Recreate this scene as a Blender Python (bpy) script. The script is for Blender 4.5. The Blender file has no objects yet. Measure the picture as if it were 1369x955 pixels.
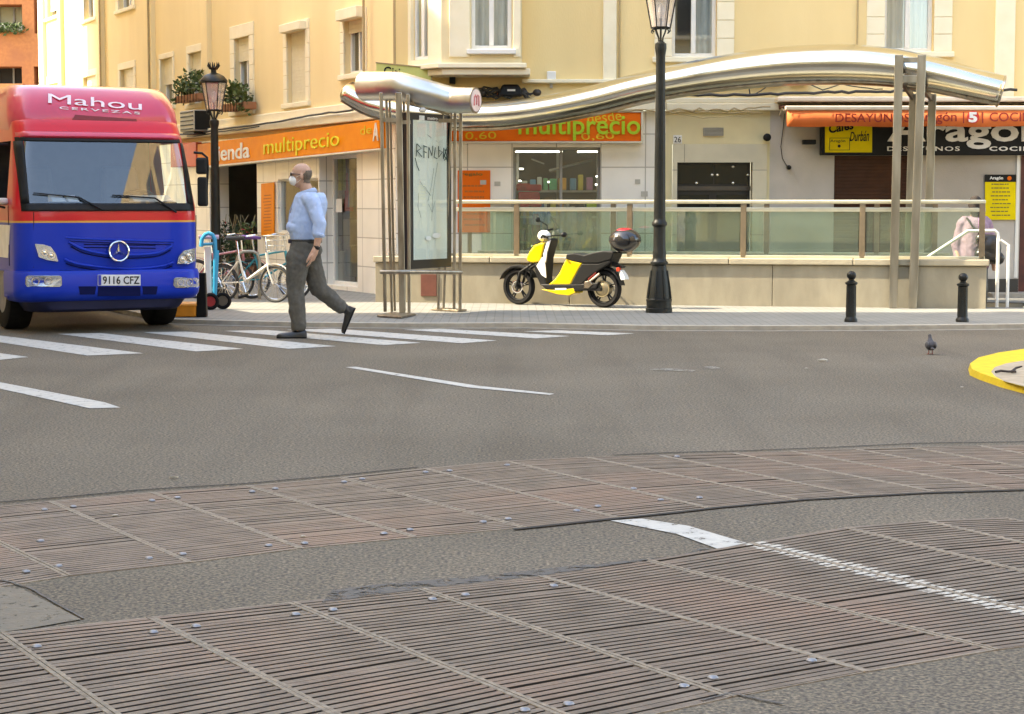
import bpy, bmesh, math, random
from math import sin, cos, pi, radians, sqrt, atan, atan2
from mathutils import Vector, Matrix, noise
from mathutils.geometry import tessellate_polygon
random.seed(7)
S = bpy.context.scene
COL = S.collection

# ------------------------------------------------------------------ camera, light, exposure
FOC, HCAM, HZ, CX, CY = 2500.0, 1.36, 270.0, 684.5, 477.5
PITCH = atan((CY - HZ) / FOC)
cam = bpy.data.cameras.new("camera"); camo = bpy.data.objects.new("camera", cam); COL.objects.link(camo)
cam.sensor_width = 36; cam.lens = 36 * FOC / 1369; cam.clip_end = 1000; cam.clip_start = .1
camo.location = (0, 0, HCAM); camo.rotation_euler = (pi / 2 - PITCH, 0, 0)
S.camera = camo

SUN_EL, SUN_DIR = radians(42), Vector((-1, .0))      # towards the sun, seen from above
w = bpy.data.worlds.new("World"); S.world = w; w.use_nodes = True
nt = w.node_tree; nt.nodes.clear()
sky = nt.nodes.new('ShaderNodeTexSky'); sky.sky_type = 'NISHITA'; sky.sun_disc = False
sky.sun_elevation = SUN_EL; sky.sun_rotation = atan2(SUN_DIR.x, SUN_DIR.y)
sky.air_density = 1.0; sky.dust_density = 2.0
bg = nt.nodes.new('ShaderNodeBackground'); bg.inputs[1].default_value = .15
wo = nt.nodes.new('ShaderNodeOutputWorld')
nt.links.new(sky.outputs[0], bg.inputs[0]); nt.links.new(bg.outputs[0], wo.inputs[0])
sl = bpy.data.lights.new("sun", 'SUN'); sl.energy = 2.0; sl.angle = radians(.6); sl.color = (1, .93, .80)
so = bpy.data.objects.new("sun", sl); COL.objects.link(so)
sd = Vector((SUN_DIR.x, SUN_DIR.y, 0)).normalized() * cos(SUN_EL) + Vector((0, 0, sin(SUN_EL)))
so.rotation_euler = sd.to_track_quat('Z', 'Y').to_euler()
vs = S.view_settings; vs.view_transform = 'Standard'; vs.look = 'None'; vs.gamma = 1; vs.use_curve_mapping = False
vs.exposure = 2.85
vs.use_white_balance = True; vs.white_balance_temperature = 7600; vs.white_balance_tint = 8
S.cycles.max_bounces = 8; S.cycles.transparent_max_bounces = 16
S.cycles.caustics_reflective = False; S.cycles.caustics_refractive = False
S.cycles.use_denoising = True

# ------------------------------------------------------------------ photo geometry
UPV = Vector((0, sin(PITCH), cos(PITCH))); FWD = Vector((0, cos(PITCH), -sin(PITCH))); CAMP = Vector((0, 0, HCAM))
def ray(px, py):
    return Vector((1, 0, 0)) * ((px - CX) / FOC) - UPV * ((py - CY) / FOC) + FWD
def PL(px, py, p, n):
    d = ray(px, py); return CAMP + d * ((Vector(p) - CAMP).dot(n) / d.dot(n))
def G(px, py, z=0.0): return PL(px, py, (0, 0, z), Vector((0, 0, 1)))
def V(px, py, Y): return PL(px, py, (0, Y, 0), Vector((0, 1, 0)))

class Frame:
    """local (u, n, z): u along the facade, n outward, z up"""
    def __init__(s, o, d):
        s.o = Vector((o[0], o[1], 0)); s.d = Vector((d[0], d[1], 0)).normalized()
        s.n = Vector((s.d.y, -s.d.x, 0))
        if s.n.dot(Vector((-s.o.x, -s.o.y, 0))) < 0: s.n = -s.n
    def w(s, p): return s.o + s.d * p[0] + s.n * p[1] + Vector((0, 0, p[2]))
    def at(s, px, py, n=0.0):
        q = PL(px, py, s.o + s.n * n, s.n); return ((q - s.o).dot(s.d), q.z)
    def mat(s):
        return Matrix(((s.d.x, s.n.x, 0, s.o.x), (s.d.y, s.n.y, 0, s.o.y), (0, 0, 1, 0), (0, 0, 0, 1)))

# ------------------------------------------------------------------ materials
MATS = {}
def lin(c): return tuple(c) + (1,) if len(c) == 3 else tuple(c)
def mat(name, c1, c2=None, scale=8, rough=.6, metal=0, bump=0, bscale=None, detail=5, coat=0, spec=.5, emit=None, estr=0, rvar=0, stretch=None, c3=None):
    if name in MATS: return MATS[name]
    m = bpy.data.materials.new(name); m.use_nodes = True; n = m.node_tree.nodes; l = m.node_tree.links
    b = n['Principled BSDF']; b.inputs['Roughness'].default_value = rough; b.inputs['Metallic'].default_value = metal
    b.inputs['Coat Weight'].default_value = coat; b.inputs['Coat Roughness'].default_value = .06; b.inputs['Specular IOR Level'].default_value = spec
    tc = n.new('ShaderNodeNewGeometry'); vec = tc.outputs['Position']
    if stretch:
        mp = n.new('ShaderNodeMapping'); mp.inputs['Scale'].default_value = stretch; l.new(vec, mp.inputs[0]); vec = mp.outputs[0]
    if c2 is None: c2 = tuple(x * .86 for x in c1)
    nz = n.new('ShaderNodeTexNoise'); nz.inputs['Scale'].default_value = scale; nz.inputs['Detail'].default_value = detail
    l.new(vec, nz.inputs['Vector'])
    r = n.new('ShaderNodeValToRGB'); r.color_ramp.elements[0].position = .32; r.color_ramp.elements[1].position = .68
    r.color_ramp.elements[0].color = lin(c2); r.color_ramp.elements[1].color = lin(c1)
    l.new(nz.outputs[0], r.inputs[0]); outc = r.outputs[0]
    if c3:      # large soft stains
        n3 = n.new('ShaderNodeTexNoise'); n3.inputs['Scale'].default_value = scale * .13; n3.inputs['Detail'].default_value = 6; l.new(vec, n3.inputs['Vector'])
        r3 = n.new('ShaderNodeMapRange'); r3.inputs[1].default_value = .48; r3.inputs[2].default_value = .72; l.new(n3.outputs[0], r3.inputs[0])
        mx = n.new('ShaderNodeMix'); mx.data_type = 'RGBA'; l.new(r3.outputs[0], mx.inputs[0]); l.new(outc, mx.inputs[6]); mx.inputs[7].default_value = lin(c3); outc = mx.outputs[2]
    l.new(outc, b.inputs['Base Color'])
    if rvar:
        mr = n.new('ShaderNodeMapRange'); mr.inputs[3].default_value = max(0, rough - rvar); mr.inputs[4].default_value = min(1, rough + rvar)
        l.new(nz.outputs[0], mr.inputs[0]); l.new(mr.outputs[0], b.inputs['Roughness'])
    if bump:
        bz = n.new('ShaderNodeTexNoise'); bz.inputs['Scale'].default_value = bscale or scale * 3; bz.inputs['Detail'].default_value = 6; l.new(vec, bz.inputs['Vector'])
        bp = n.new('ShaderNodeBump'); bp.inputs['Strength'].default_value = bump; bp.inputs['Distance'].default_value = .02
        l.new(bz.outputs[0], bp.inputs['Height']); l.new(bp.outputs[0], b.inputs['Normal'])
    if emit: b.inputs['Emission Color'].default_value = lin(emit); b.inputs['Emission Strength'].default_value = estr
    MATS[name] = m; return m

def glass(name, tint=(.8, .9, .85), refl=.12, rough=.02, body=None, bodyf=0.0):
    """thin pane: mostly see-through, fresnel mirror, optional milky body"""
    m = bpy.data.materials.new(name); m.use_nodes = True; n = m.node_tree.nodes; l = m.node_tree.links; n.clear()
    o = n.new('ShaderNodeOutputMaterial'); t = n.new('ShaderNodeBsdfTransparent'); t.inputs[0].default_value = lin(tint)
    g = n.new('ShaderNodeBsdfGlossy'); g.inputs['Roughness'].default_value = rough; g.inputs[0].default_value = (1, 1, 1, 1)
    la = n.new('ShaderNodeLayerWeight'); la.inputs[0].default_value = .5
    lw = n.new('ShaderNodeMath'); lw.operation = 'POWER'; l.new(la.outputs['Facing'], lw.inputs[0]); lw.inputs[1].default_value = 4.0
    mr = n.new('ShaderNodeMapRange'); mr.inputs[1].default_value = 0; mr.inputs[2].default_value = 1; mr.inputs[3].default_value = refl; mr.inputs[4].default_value = 1
    l.new(lw.outputs[0], mr.inputs[0])
    last = t.outputs[0]
    if body:
        d = n.new('ShaderNodeBsdfDiffuse'); d.inputs[0].default_value = lin(body)
        mb = n.new('ShaderNodeMixShader'); nz = n.new('ShaderNodeTexNoise'); nz.inputs['Scale'].default_value = 1.7; nz.inputs['Detail'].default_value = 4
        gp = n.new('ShaderNodeNewGeometry'); l.new(gp.outputs['Position'], nz.inputs['Vector'])
        m2 = n.new('ShaderNodeMapRange'); m2.inputs[1].default_value = .3; m2.inputs[2].default_value = .7; m2.inputs[3].default_value = bodyf * .7; m2.inputs[4].default_value = min(1, bodyf * 1.3)
        l.new(nz.outputs[0], m2.inputs[0]); l.new(m2.outputs[0], mb.inputs[0]); l.new(last, mb.inputs[1]); l.new(d.outputs[0], mb.inputs[2]); last = mb.outputs[0]
    mx = n.new('ShaderNodeMixShader'); l.new(mr.outputs[0], mx.inputs[0]); l.new(last, mx.inputs[1]); l.new(g.outputs[0], mx.inputs[2])
    l.new(mx.outputs[0], o.inputs[0]); MATS[name] = m; return m

def tile_mat(name, c, joint, tw, th, msize=.006, rough=.35, offset=0.0, var=.05, bump=.3, squash=1):
    m = bpy.data.materials.new(name); m.use_nodes = True; n = m.node_tree.nodes; l = m.node_tree.links
    b = n['Principled BSDF']; b.inputs['Roughness'].default_value = rough
    uv = n.new('ShaderNodeUVMap'); uv.uv_map = "UVMap"
    br = n.new('ShaderNodeTexBrick'); br.offset = offset; br.inputs['Scale'].default_value = 1
    br.inputs['Brick Width'].default_value = tw; br.inputs['Row Height'].default_value = th; br.inputs['Mortar Size'].default_value = msize; br.inputs['Mortar Smooth'].default_value = .1
    br.inputs['Color1'].default_value = lin(tuple(x * (1 + var) for x in c)); br.inputs['Color2'].default_value = lin(tuple(x * (1 - var) for x in c)); br.inputs['Mortar'].default_value = lin(joint)
    l.new(uv.outputs[0], br.inputs['Vector'])
    g = n.new('ShaderNodeNewGeometry'); nz = n.new('ShaderNodeTexNoise'); nz.inputs['Scale'].default_value = 2.2; nz.inputs['Detail'].default_value = 8; l.new(g.outputs['Position'], nz.inputs['Vector'])
    mr = n.new('ShaderNodeMapRange'); mr.inputs[1].default_value = .3; mr.inputs[2].default_value = .7; mr.inputs[3].default_value = .93 if 'white' in name else .84; mr.inputs[4].default_value = 1.04; l.new(nz.outputs[0], mr.inputs[0])
    mx = n.new('ShaderNodeVectorMath'); mx.operation = 'SCALE'; l.new(br.outputs[0], mx.inputs[0]); l.new(mr.outputs[0], mx.inputs['Scale'])
    l.new(mx.outputs[0], b.inputs['Base Color'])
    bp = n.new('ShaderNodeBump'); bp.inputs['Strength'].default_value = bump; bp.inputs['Distance'].default_value = .01; bp.invert = True
    l.new(br.outputs['Fac'], bp.inputs['Height']); l.new(bp.outputs[0], b.inputs['Normal'])
    MATS[name] = m; return m

# ------------------------------------------------------------------ objects
def wm(o):
    m = o.matrix_basis.copy()
    while o.parent: o = o.parent; m = o.matrix_basis @ m
    return m
def tag(o, label=None, cat=None, group=None, kind=None):
    if label: o['label'] = label
    if cat: o['category'] = cat
    if group: o['group'] = group
    if kind: o['kind'] = kind
    return o
def thing(name, label, cat, loc=(0, 0, 0), rz=0, group=None):
    o = bpy.data.objects.new(name, None); COL.objects.link(o); o.empty_display_size = .2
    o.location = loc; o.rotation_euler = (0, 0, rz); return tag(o, label, cat, group)
def copy_thing(o, loc, rz=None, label=None, parent=None):
    c = o.copy(); COL.objects.link(c); c.parent = parent
    if parent is None:
        c.location = loc
        if rz is not None: c.rotation_euler = (0, 0, rz)
        if label: c['label'] = label
    for ch in list(o.children): copy_thing(ch, None, parent=c)
    return c

class MB:
    def __init__(s, M=None): s.v = []; s.f = []; s.uv = []; s.fm = []; s.M = M; s.mi = 0; s.sm = []; s.smooth = False
    def add(s, vs, fs, uvs=None):
        b = len(s.v)
        for i, v in enumerate(vs):
            v = Vector(v); s.uv.append(uvs[i] if uvs else (v.x, v.z)); s.v.append(s.M @ v if s.M else v)
        for f in fs: s.f.append([b + k for k in f]); s.fm.append(s.mi); s.sm.append(s.smooth)
        return s
    def box(s, x0, x1, y0, y1, z0, z1):
        vs = [(x, y, z) for x in (x0, x1) for y in (y0, y1) for z in (z0, z1)]
        return s.add(vs, [(0, 1, 3, 2), (4, 6, 7, 5), (0, 4, 5, 1), (2, 3, 7, 6), (0, 2, 6, 4), (1, 5, 7, 3)])
    def hexa(s, bot, top):
        """bot/top: four points each"""
        return s.add(list(bot) + list(top), [(3, 2, 1, 0), (4, 5, 6, 7), (0, 1, 5, 4), (1, 2, 6, 5), (2, 3, 7, 6), (3, 0, 4, 7)])
    def quad(s, *p): return s.add(p, [tuple(range(len(p)))])
    def prism(s, pts, vec):
        """polygon pts (3D) extruded by vec"""
        n = len(pts); vec = Vector(vec); a = [Vector(p) for p in pts]; b = [p + vec for p in a]
        return s.add(a + b, [tuple(range(n))[::-1], tuple(range(n, 2 * n))] + [(i, (i + 1) % n, n + (i + 1) % n, n + i) for i in range(n)])
    def loft(s, rings, cap=True, closed=True):
        n = len(rings[0]); vs = [p for r in rings for p in r]; fs = []
        m = n if closed else n - 1
        for k in range(len(rings) - 1):
            for i in range(m):
                a = k * n + i; b = k * n + (i + 1) % n; fs.append((a, b, b + n, a + n))
        if cap: fs.append(tuple(range(n))[::-1]); fs.append(tuple(range((len(rings) - 1) * n, len(rings) * n)))
        return s.add(vs, fs)
    def tube(s, pts, r, seg=10, cap=True, flat=1.0):
        pts = [Vector(p) for p in pts]; rs = r if isinstance(r, (list, tuple)) else [r] * len(pts)
        rings = []; t0 = (pts[1] - pts[0]).normalized(); up = Vector((0, 0, 1)) if abs(t0.z) < .9 else Vector((1, 0, 0))
        a = t0.cross(up).normalized()
        for i, p in enumerate(pts):
            t = (pts[min(i + 1, len(pts) - 1)] - pts[max(i - 1, 0)]).normalized()
            a = (a - t * a.dot(t)).normalized(); b = t.cross(a)
            rings.append([p + (a * cos(2 * pi * k / seg) + b * sin(2 * pi * k / seg) * flat) * rs[i] for k in range(seg)])
        o = s.smooth; s.smooth = seg > 5; s.loft(rings, cap); s.smooth = o; return s
    def lathe(s, prof, c=(0, 0, 0), axis='Z', seg=20, cap=True):
        c = Vector(c); rings = []
        for r, h in prof:
            ring = []
            for k in range(seg):
                t = 2 * pi * k / seg; x, y = r * cos(t), r * sin(t)
                ring.append(c + (Vector((x, y, h)) if axis == 'Z' else Vector((x, h, y)) if axis == 'Y' else Vector((h, x, y))))
            rings.append(ring)
        o = s.smooth; s.smooth = True; s.loft(rings, cap); s.smooth = o; return s
    def ell(s, c, rx, ry, rz, seg=14, R=None, k=8):
        rings = []
        for i in range(1, k):
            ph = pi * i / k; rings.append([Vector((rx * sin(ph) * cos(2 * pi * j / seg), ry * sin(ph) * sin(2 * pi * j / seg), -rz * cos(ph))) for j in range(seg)])
        if R: rings = [[R @ p for p in r] for r in rings]
        c = Vector(c); rings = [[c + p for p in r] for r in rings]
        o = s.smooth; s.smooth = True; s.loft(rings, True); s.smooth = o; return s
    def build(s, name, mats, parent=None, bevel=0, local=False, fix=True, bseg=2, sub=0, solid=0):
        me = bpy.data.meshes.new(name)
        vs = s.v
        if parent is not None and not local:
            inv = wm(parent).inverted(); vs = [inv @ v for v in s.v]
        me.from_pydata([tuple(v) for v in vs], [], s.f)
        ul = me.uv_layers.new(name="UVMap")
        for lp in me.loops: ul.data[lp.index].uv = s.uv[lp.vertex_index]
        if not isinstance(mats, (list, tuple)): mats = [mats]
        for m in mats: me.materials.append(m)
        for p, k, sm in zip(me.polygons, s.fm, s.sm): p.material_index = k; p.use_smooth = sm
        if fix:
            bm = bmesh.new(); bm.from_mesh(me); bmesh.ops.recalc_face_normals(bm, faces=bm.faces); bm.to_mesh(me); bm.free()
        o = bpy.data.objects.new(name, me); COL.objects.link(o)
        if parent is not None: o.parent = parent
        if any(s.sm):
            me.update()
            for e in me.edges: pass
            try: me.set_sharp_from_angle(angle=radians(42))
            except Exception: pass
        if solid: md = o.modifiers.new("s", 'SOLIDIFY'); md.thickness = solid; md.offset = 0
        if bevel:
            md = o.modifiers.new("b", 'BEVEL'); md.width = bevel; md.segments = bseg; md.limit_method = 'ANGLE'; md.angle_limit = radians(38)
        if sub: md = o.modifiers.new("u", 'SUBSURF'); md.levels = sub; md.render_levels = sub
        return o

TMPS = bpy.data.scenes.new('tmp')
def evaluated(o):
    TMPS.collection.objects.link(o); dg = TMPS.view_layers[0].depsgraph or TMPS.view_layers[0].depsgraph; dg = TMPS.view_layers[0].depsgraph
    TMPS.view_layers[0].update(); dg = TMPS.view_layers[0].depsgraph; dg.update()
    me = bpy.data.meshes.new_from_object(o.evaluated_get(dg)); TMPS.collection.objects.unlink(o); return me
def text_surf(body, px, fn, m, parent, bold=0.0, spacing=1.0, off=.004, depth=.004):
    """lettering laid on a curved surface: px = corners in the photo, fn(px, py, off) -> local point"""
    cu = bpy.data.curves.new('t', 'FONT'); cu.body = body; cu.size = 1; cu.offset = bold; cu.resolution_u = 3; cu.space_character = spacing
    to = bpy.data.objects.new('t', cu); me = evaluated(to); bpy.data.objects.remove(to); bpy.data.curves.remove(cu)
    bm = bmesh.new(); bm.from_mesh(me); bmesh.ops.remove_doubles(bm, verts=bm.verts, dist=1e-4)
    for ax in range(24):
        v = (ax + .5) / 24 * (max(q.co.x for q in bm.verts) - min(q.co.x for q in bm.verts)) + min(q.co.x for q in bm.verts)
        bmesh.ops.bisect_plane(bm, geom=bm.verts[:] + bm.edges[:] + bm.faces[:], plane_co=(v, 0, 0), plane_no=(1, 0, 0))
    xs = [v.co.x for v in bm.verts]; ys = [v.co.y for v in bm.verts]; x0, x1, y0, y1 = min(xs), max(xs), min(ys), max(ys)
    for v in bm.verts:
        s, t = (v.co.x - x0) / (x1 - x0), (v.co.y - y0) / (y1 - y0)
        q = [(px[0][i] * (1 - s) + px[1][i] * s) * (1 - t) + (px[3][i] * (1 - s) + px[2][i] * s) * t for i in (0, 1)]
        v.co = fn(q[0], q[1], off)
    bm.to_mesh(me); bm.free(); me.materials.append(m); me.name = 'lettering'; o = bpy.data.objects.new('lettering', me); COL.objects.link(o); o.parent = parent
    sd_ = o.modifiers.new('s', 'SOLIDIFY'); sd_.thickness = depth; sd_.offset = 0; return o

def text_quad(body, p00, p10, p11, p01, m, name='lettering', parent=None, depth=.01, off=0.0, bold=0.0, tall=None, spacing=1.0, shear=0):
    """lettering mapped on to the quad p00 (lower left) p10 p11 p01"""
    cu = bpy.data.curves.new('t', 'FONT'); cu.body = body; cu.size = 1; cu.extrude = .5; cu.offset = bold; cu.resolution_u = 3; cu.space_character = spacing; cu.shear = shear
    to = bpy.data.objects.new('t', cu); me = evaluated(to)
    bpy.data.objects.remove(to); bpy.data.curves.remove(cu)
    xs = [v.co.x for v in me.vertices]; ys = [v.co.y for v in me.vertices]
    x0, x1, y0, y1 = min(xs), max(xs), min(ys), max(ys)
    if tall: y0, y1 = tall
    p00, p10, p11, p01 = [Vector(p) for p in (p00, p10, p11, p01)]
    n = (p10 - p00).cross(p01 - p00).normalized()
    if n.dot(CAMP - p00) < 0: n = -n
    inv = wm(parent).inverted() if parent else Matrix()
    for v in me.vertices:
        s, t = (v.co.x - x0) / (x1 - x0), (v.co.y - y0) / (y1 - y0)
        p = (p00 * (1 - s) + p10 * s) * (1 - t) + (p01 * (1 - s) + p11 * s) * t
        v.co = inv @ (p + n * (off + (v.co.z + .5) * depth))
    me.materials.append(m); me.name = name
    o = bpy.data.objects.new(name, me); COL.objects.link(o); o.parent = parent; return o

def blob(name, caps, ells, m, parent, vox=.01, wr=0, wscale=9, wz=1.0, smooth_it=4, keep=None, local=True):
    """tapered capsules (p, q, rp, rq) and ellipsoids (c, rx, ry, rz[, R]) fused into one continuous surface"""
    mb = MB()
    for p, q, rp, rq in caps:
        p, q = Vector(p), Vector(q); n = max(3, int((q - p).length / .02))
        mb.tube([p.lerp(q, i / n) for i in range(n + 1)], [rp + (rq - rp) * i / n for i in range(n + 1)], 16)
        mb.ell(p, rp, rp, rp, 16); mb.ell(q, rq, rq, rq, 16)
    for e in ells: mb.ell(e[0], e[1], e[2], e[3], 20, e[4] if len(e) > 4 else None, 12)
    o = mb.build(name, m, parent, local=local)
    md = o.modifiers.new("r", 'REMESH'); md.mode = 'VOXEL'; md.voxel_size = vox; md.use_smooth_shade = True
    sm = o.modifiers.new("s", 'SMOOTH'); sm.iterations = smooth_it; sm.factor = .5
    pr_ = o.parent; o.parent = None; me = evaluated(o); o.parent = pr_; o.modifiers.clear(); o.data = me; me.name = name
    if wr:
        nrm = [v.normal.copy() for v in me.vertices]
        for v, vn in zip(me.vertices, nrm):
            c = v.co
            q = Vector((c.x * wscale, c.y * wscale, c.z * wscale * wz))
            d = noise.noise(q) + .5 * noise.noise(q * 2.3); r = 1 - abs(noise.noise(q * 1.3 + Vector((5, 3, 1)))) * 2
            v.co = c + vn * wr * (d * .7 + r * .5)
    if keep:
        bm = bmesh.new(); bm.from_mesh(me); bmesh.ops.delete(bm, geom=[v for v in bm.verts if not keep(v.co)], context='VERTS'); bm.to_mesh(me); bm.free()
    for p in me.polygons: p.use_smooth = True
    if not me.materials: me.materials.append(m)
    return o

def leaves(mb, c, rx, ry, rz, n, size, rnd):
    for _ in range(n):
        while True:
            q = Vector((rnd.uniform(-1, 1), rnd.uniform(-1, 1), rnd.uniform(-1, 1)))
            if .25 < q.length < 1: break
        p = Vector(c) + Vector((q.x * rx, q.y * ry, q.z * rz)); s = size * rnd.uniform(.6, 1.3)
        a = Vector((rnd.uniform(-1, 1), rnd.uniform(-1, 1), rnd.uniform(-.3, 1))).normalized(); b = a.cross(Vector((rnd.uniform(-1, 1), rnd.uniform(-1, 1), rnd.uniform(-1, 1)))).normalized()
        mb.add([p, p + a * s * .5 + b * s * .28, p + a * s, p + a * s * .5 - b * s * .28], [(0, 1, 2, 3)])

# ------------------------------------------------------------------ shared materials
YEL = mat('yellow_plaster', (.86, .66, .33), (.82, .62, .30), 3, .85, bump=.12, bscale=60, c3=(.76, .57, .27), stretch=(1, 1, .28), detail=9)
YEL2 = mat('pale_plaster', (.88, .71, .40), (.84, .67, .37), 3, .85, bump=.12, bscale=60, c3=(.78, .61, .32), stretch=(1, 1, .28), detail=9)
CREAM = mat('cream_stone', (.80, .68, .42), (.75, .63, .38), 5, .8, bump=.1, c3=(.66, .54, .33))
CREAML = mat('cream_light_stone', (.88, .79, .58), (.84, .74, .52), 5, .8, bump=.1)
TILEW = tile_mat('white_tile', (.93, .88, .78), (.50, .45, .38), .62, .42, .008, .3)
TILEF = tile_mat('white_front_tile', (.94, .90, .82), (.50, .46, .40), .62, .46, .008, .3)
MARB = tile_mat('marble_slab', (.66, .60, .44), (.36, .32, .24), 1.2, .9, .006, .35, var=.06)
GREYW = mat('grey_render', (.58, .53, .47), (.52, .48, .42), 4, .9, bump=.15, bscale=50, c3=(.40, .35, .29))
WHITEP = mat('white_paint', (.82, .80, .74), (.78, .76, .70), 10, .45)
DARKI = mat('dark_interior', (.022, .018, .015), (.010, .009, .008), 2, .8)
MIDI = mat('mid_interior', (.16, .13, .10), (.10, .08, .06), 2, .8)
SHUT = mat('shutter_slats', (.74, .68, .50), (.70, .63, .46), 10, .6)
SHUTD = mat('dark_shutter', (.13, .11, .09), (.10, .085, .07), 10, .7)
CURT = mat('curtain', (.72, .70, .66), (.50, .48, .45), 9, .9, stretch=(3, 3, .15))
GLW = glass('window_glass', (.85, .9, .88), .16)
GLS = glass('shop_glass', (.85, .92, .88), .10)
GLR = glass('railing_glass', (.89, .95, .90), .07, .02, (.55, .64, .52), .05)
STEEL = mat('stainless_steel', (.62, .58, .52), (.50, .46, .40), 6, .24, 1, rvar=.07, stretch=(1, 1, .2))
STEELT = mat('tower_steel', (.44, .38, .30), (.24, .20, .155), 7, .32, 1, rvar=.10, stretch=(2, 2, .4))
STEELB = mat('brushed_canopy_steel', (.78, .74, .63), (.68, .64, .54), 5, .19, 1, rvar=.05, stretch=(.3, 1, 1))
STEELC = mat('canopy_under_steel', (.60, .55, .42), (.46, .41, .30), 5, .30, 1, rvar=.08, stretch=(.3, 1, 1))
RAILM = mat('rail_metal', (.66, .62, .46), (.58, .54, .40), 8, .38, .5)
BRONZE = mat('bronze_post', (.30, .23, .15), (.22, .17, .11), 8, .4, .6)
BLACK = mat('black_paint', (.007, .007, .007), (.004, .004, .004), 14, .5, bump=.05, spec=.22)
IRON = mat('cast_iron_paint', (.014, .015, .013), (.007, .008, .007), 10, .42, bump=.12, bscale=30, rvar=.1, spec=.3)
RUB = mat('rubber', (.012, .011, .011), (.007, .007, .007), 20, .8, spec=.2)
CHROME = mat('chrome', (.75, .75, .75), (.68, .68, .68), 8, .12, 1)
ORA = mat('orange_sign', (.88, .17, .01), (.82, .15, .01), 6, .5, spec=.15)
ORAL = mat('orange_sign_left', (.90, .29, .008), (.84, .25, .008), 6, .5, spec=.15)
REDS = mat('red_sign', (.70, .09, .03), None, 6, .5)
WPAINT = mat('lettering_white', (.85, .83, .78), None, 8, .4)
GREENL = mat('lettering_green', (.42, .62, .02), None, 8, .5)
YELL = mat('lettering_yellow', (.80, .55, .02), None, 8, .5)
REDL = mat('lettering_dark_red', (.30, .015, .01), None, 8, .5)
YSIGN = mat('yellow_sign', (.88, .68, .01), None, 6, .5, spec=.15)
CABLE = mat('black_cable', (.03, .025, .02), None, 6, .6)
GREYB = mat('grey_box', (.34, .33, .30), None, 6, .6)
PIPE = mat('brown_pipe', (.42, .31, .15), None, 6, .6)
BRICKO = mat('orange_brick', (.52, .19, .06), (.42, .14, .045), 9, .85, bump=.2, c3=(.38, .13, .05))
BRICKD = mat('orange_band', (.60, .25, .09), None, 9, .85)
LEAF = mat('leaf', (.09, .13, .03), (.05, .08, .02), 30, .6)
LEAFD = mat('dark_leaf', (.045, .075, .025), (.02, .04, .012), 30, .6)

def m_asphalt():
    m = bpy.data.materials.new('asphalt'); m.use_nodes = True; n = m.node_tree.nodes; l = m.node_tree.links; b = n['Principled BSDF']
    b.inputs['Roughness'].default_value = .82; b.inputs['Specular IOR Level'].default_value = .35
    g = n.new('ShaderNodeNewGeometry'); P = g.outputs['Position']
    def nz(s, d=6, v=P):
        k = n.new('ShaderNodeTexNoise'); k.inputs['Scale'].default_value = s; k.inputs['Detail'].default_value = d; l.new(v, k.inputs['Vector']); return k.outputs[0]
    def ramp(src, stops):
        r = n.new('ShaderNodeValToRGB'); e = r.color_ramp.elements
        e[0].position, e[0].color = stops[0][0], lin(stops[0][1]); e[1].position, e[1].color = stops[-1][0], lin(stops[-1][1])
        for p, c in stops[1:-1]: q = e.new(p); q.color = lin(c)
        l.new(src, r.inputs[0]); return r.outputs[0]
    def mul(a, bb, f=1.0):
        k = n.new('ShaderNodeMix'); k.data_type = 'RGBA'; k.blend_type = 'MULTIPLY'; k.inputs[0].default_value = f; l.new(a, k.inputs[6]); l.new(bb, k.inputs[7]); return k.outputs[2]
    base = ramp(nz(.55, 8), [(.30, (.102, .086, .064)), (.5, (.118, .101, .077)), (.70, (.136, .116, .088))])
    fine = ramp(nz(70, 5), [(.34, (.40, .40, .41)), (.5, (1, 1, 1)), (.66, (1.9, 1.82, 1.68))])
    mid = ramp(nz(28, 3), [(.3, (.86, .86, .86)), (.7, (1.14, 1.13, 1.1))])
    mp = n.new('ShaderNodeMapping'); mp.inputs['Rotation'].default_value = (0, 0, radians(38)); mp.inputs['Scale'].default_value = (1.6, .16, 1); l.new(P, mp.inputs[0])
    streak = ramp(nz(1.1, 5, mp.outputs[0]), [(.34, (.86, .85, .84)), (.5, (1, 1, 1)), (.7, (1.06, 1.05, 1.04))])
    vo = n.new('ShaderNodeTexVoronoi'); vo.inputs['Scale'].default_value = 70; l.new(P, vo.inputs['Vector'])
    sp = ramp(vo.outputs['Distance'], [(.10, (1.9, 1.8, 1.6)), (.22, (1, 1, 1))])
    c = mul(mul(mul(mul(base, fine), mid), streak), sp)
    l.new(c, b.inputs['Base Color'])
    bp = n.new('ShaderNodeBump'); bp.inputs['Strength'].default_value = .7; bp.inputs['Distance'].default_value = .006
    l.new(nz(120, 3), bp.inputs['Height']); l.new(bp.outputs[0], b.inputs['Normal']); return m
ASPH = m_asphalt()
TAR = mat('dark_tar', (.13, .118, .105), (.07, .064, .058), 14, .8, bump=.5, bscale=90)
PATCHM = mat('patched_asphalt', (.26, .22, .16), (.13, .11, .08), 60, .85, bump=.6, bscale=110)

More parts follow.
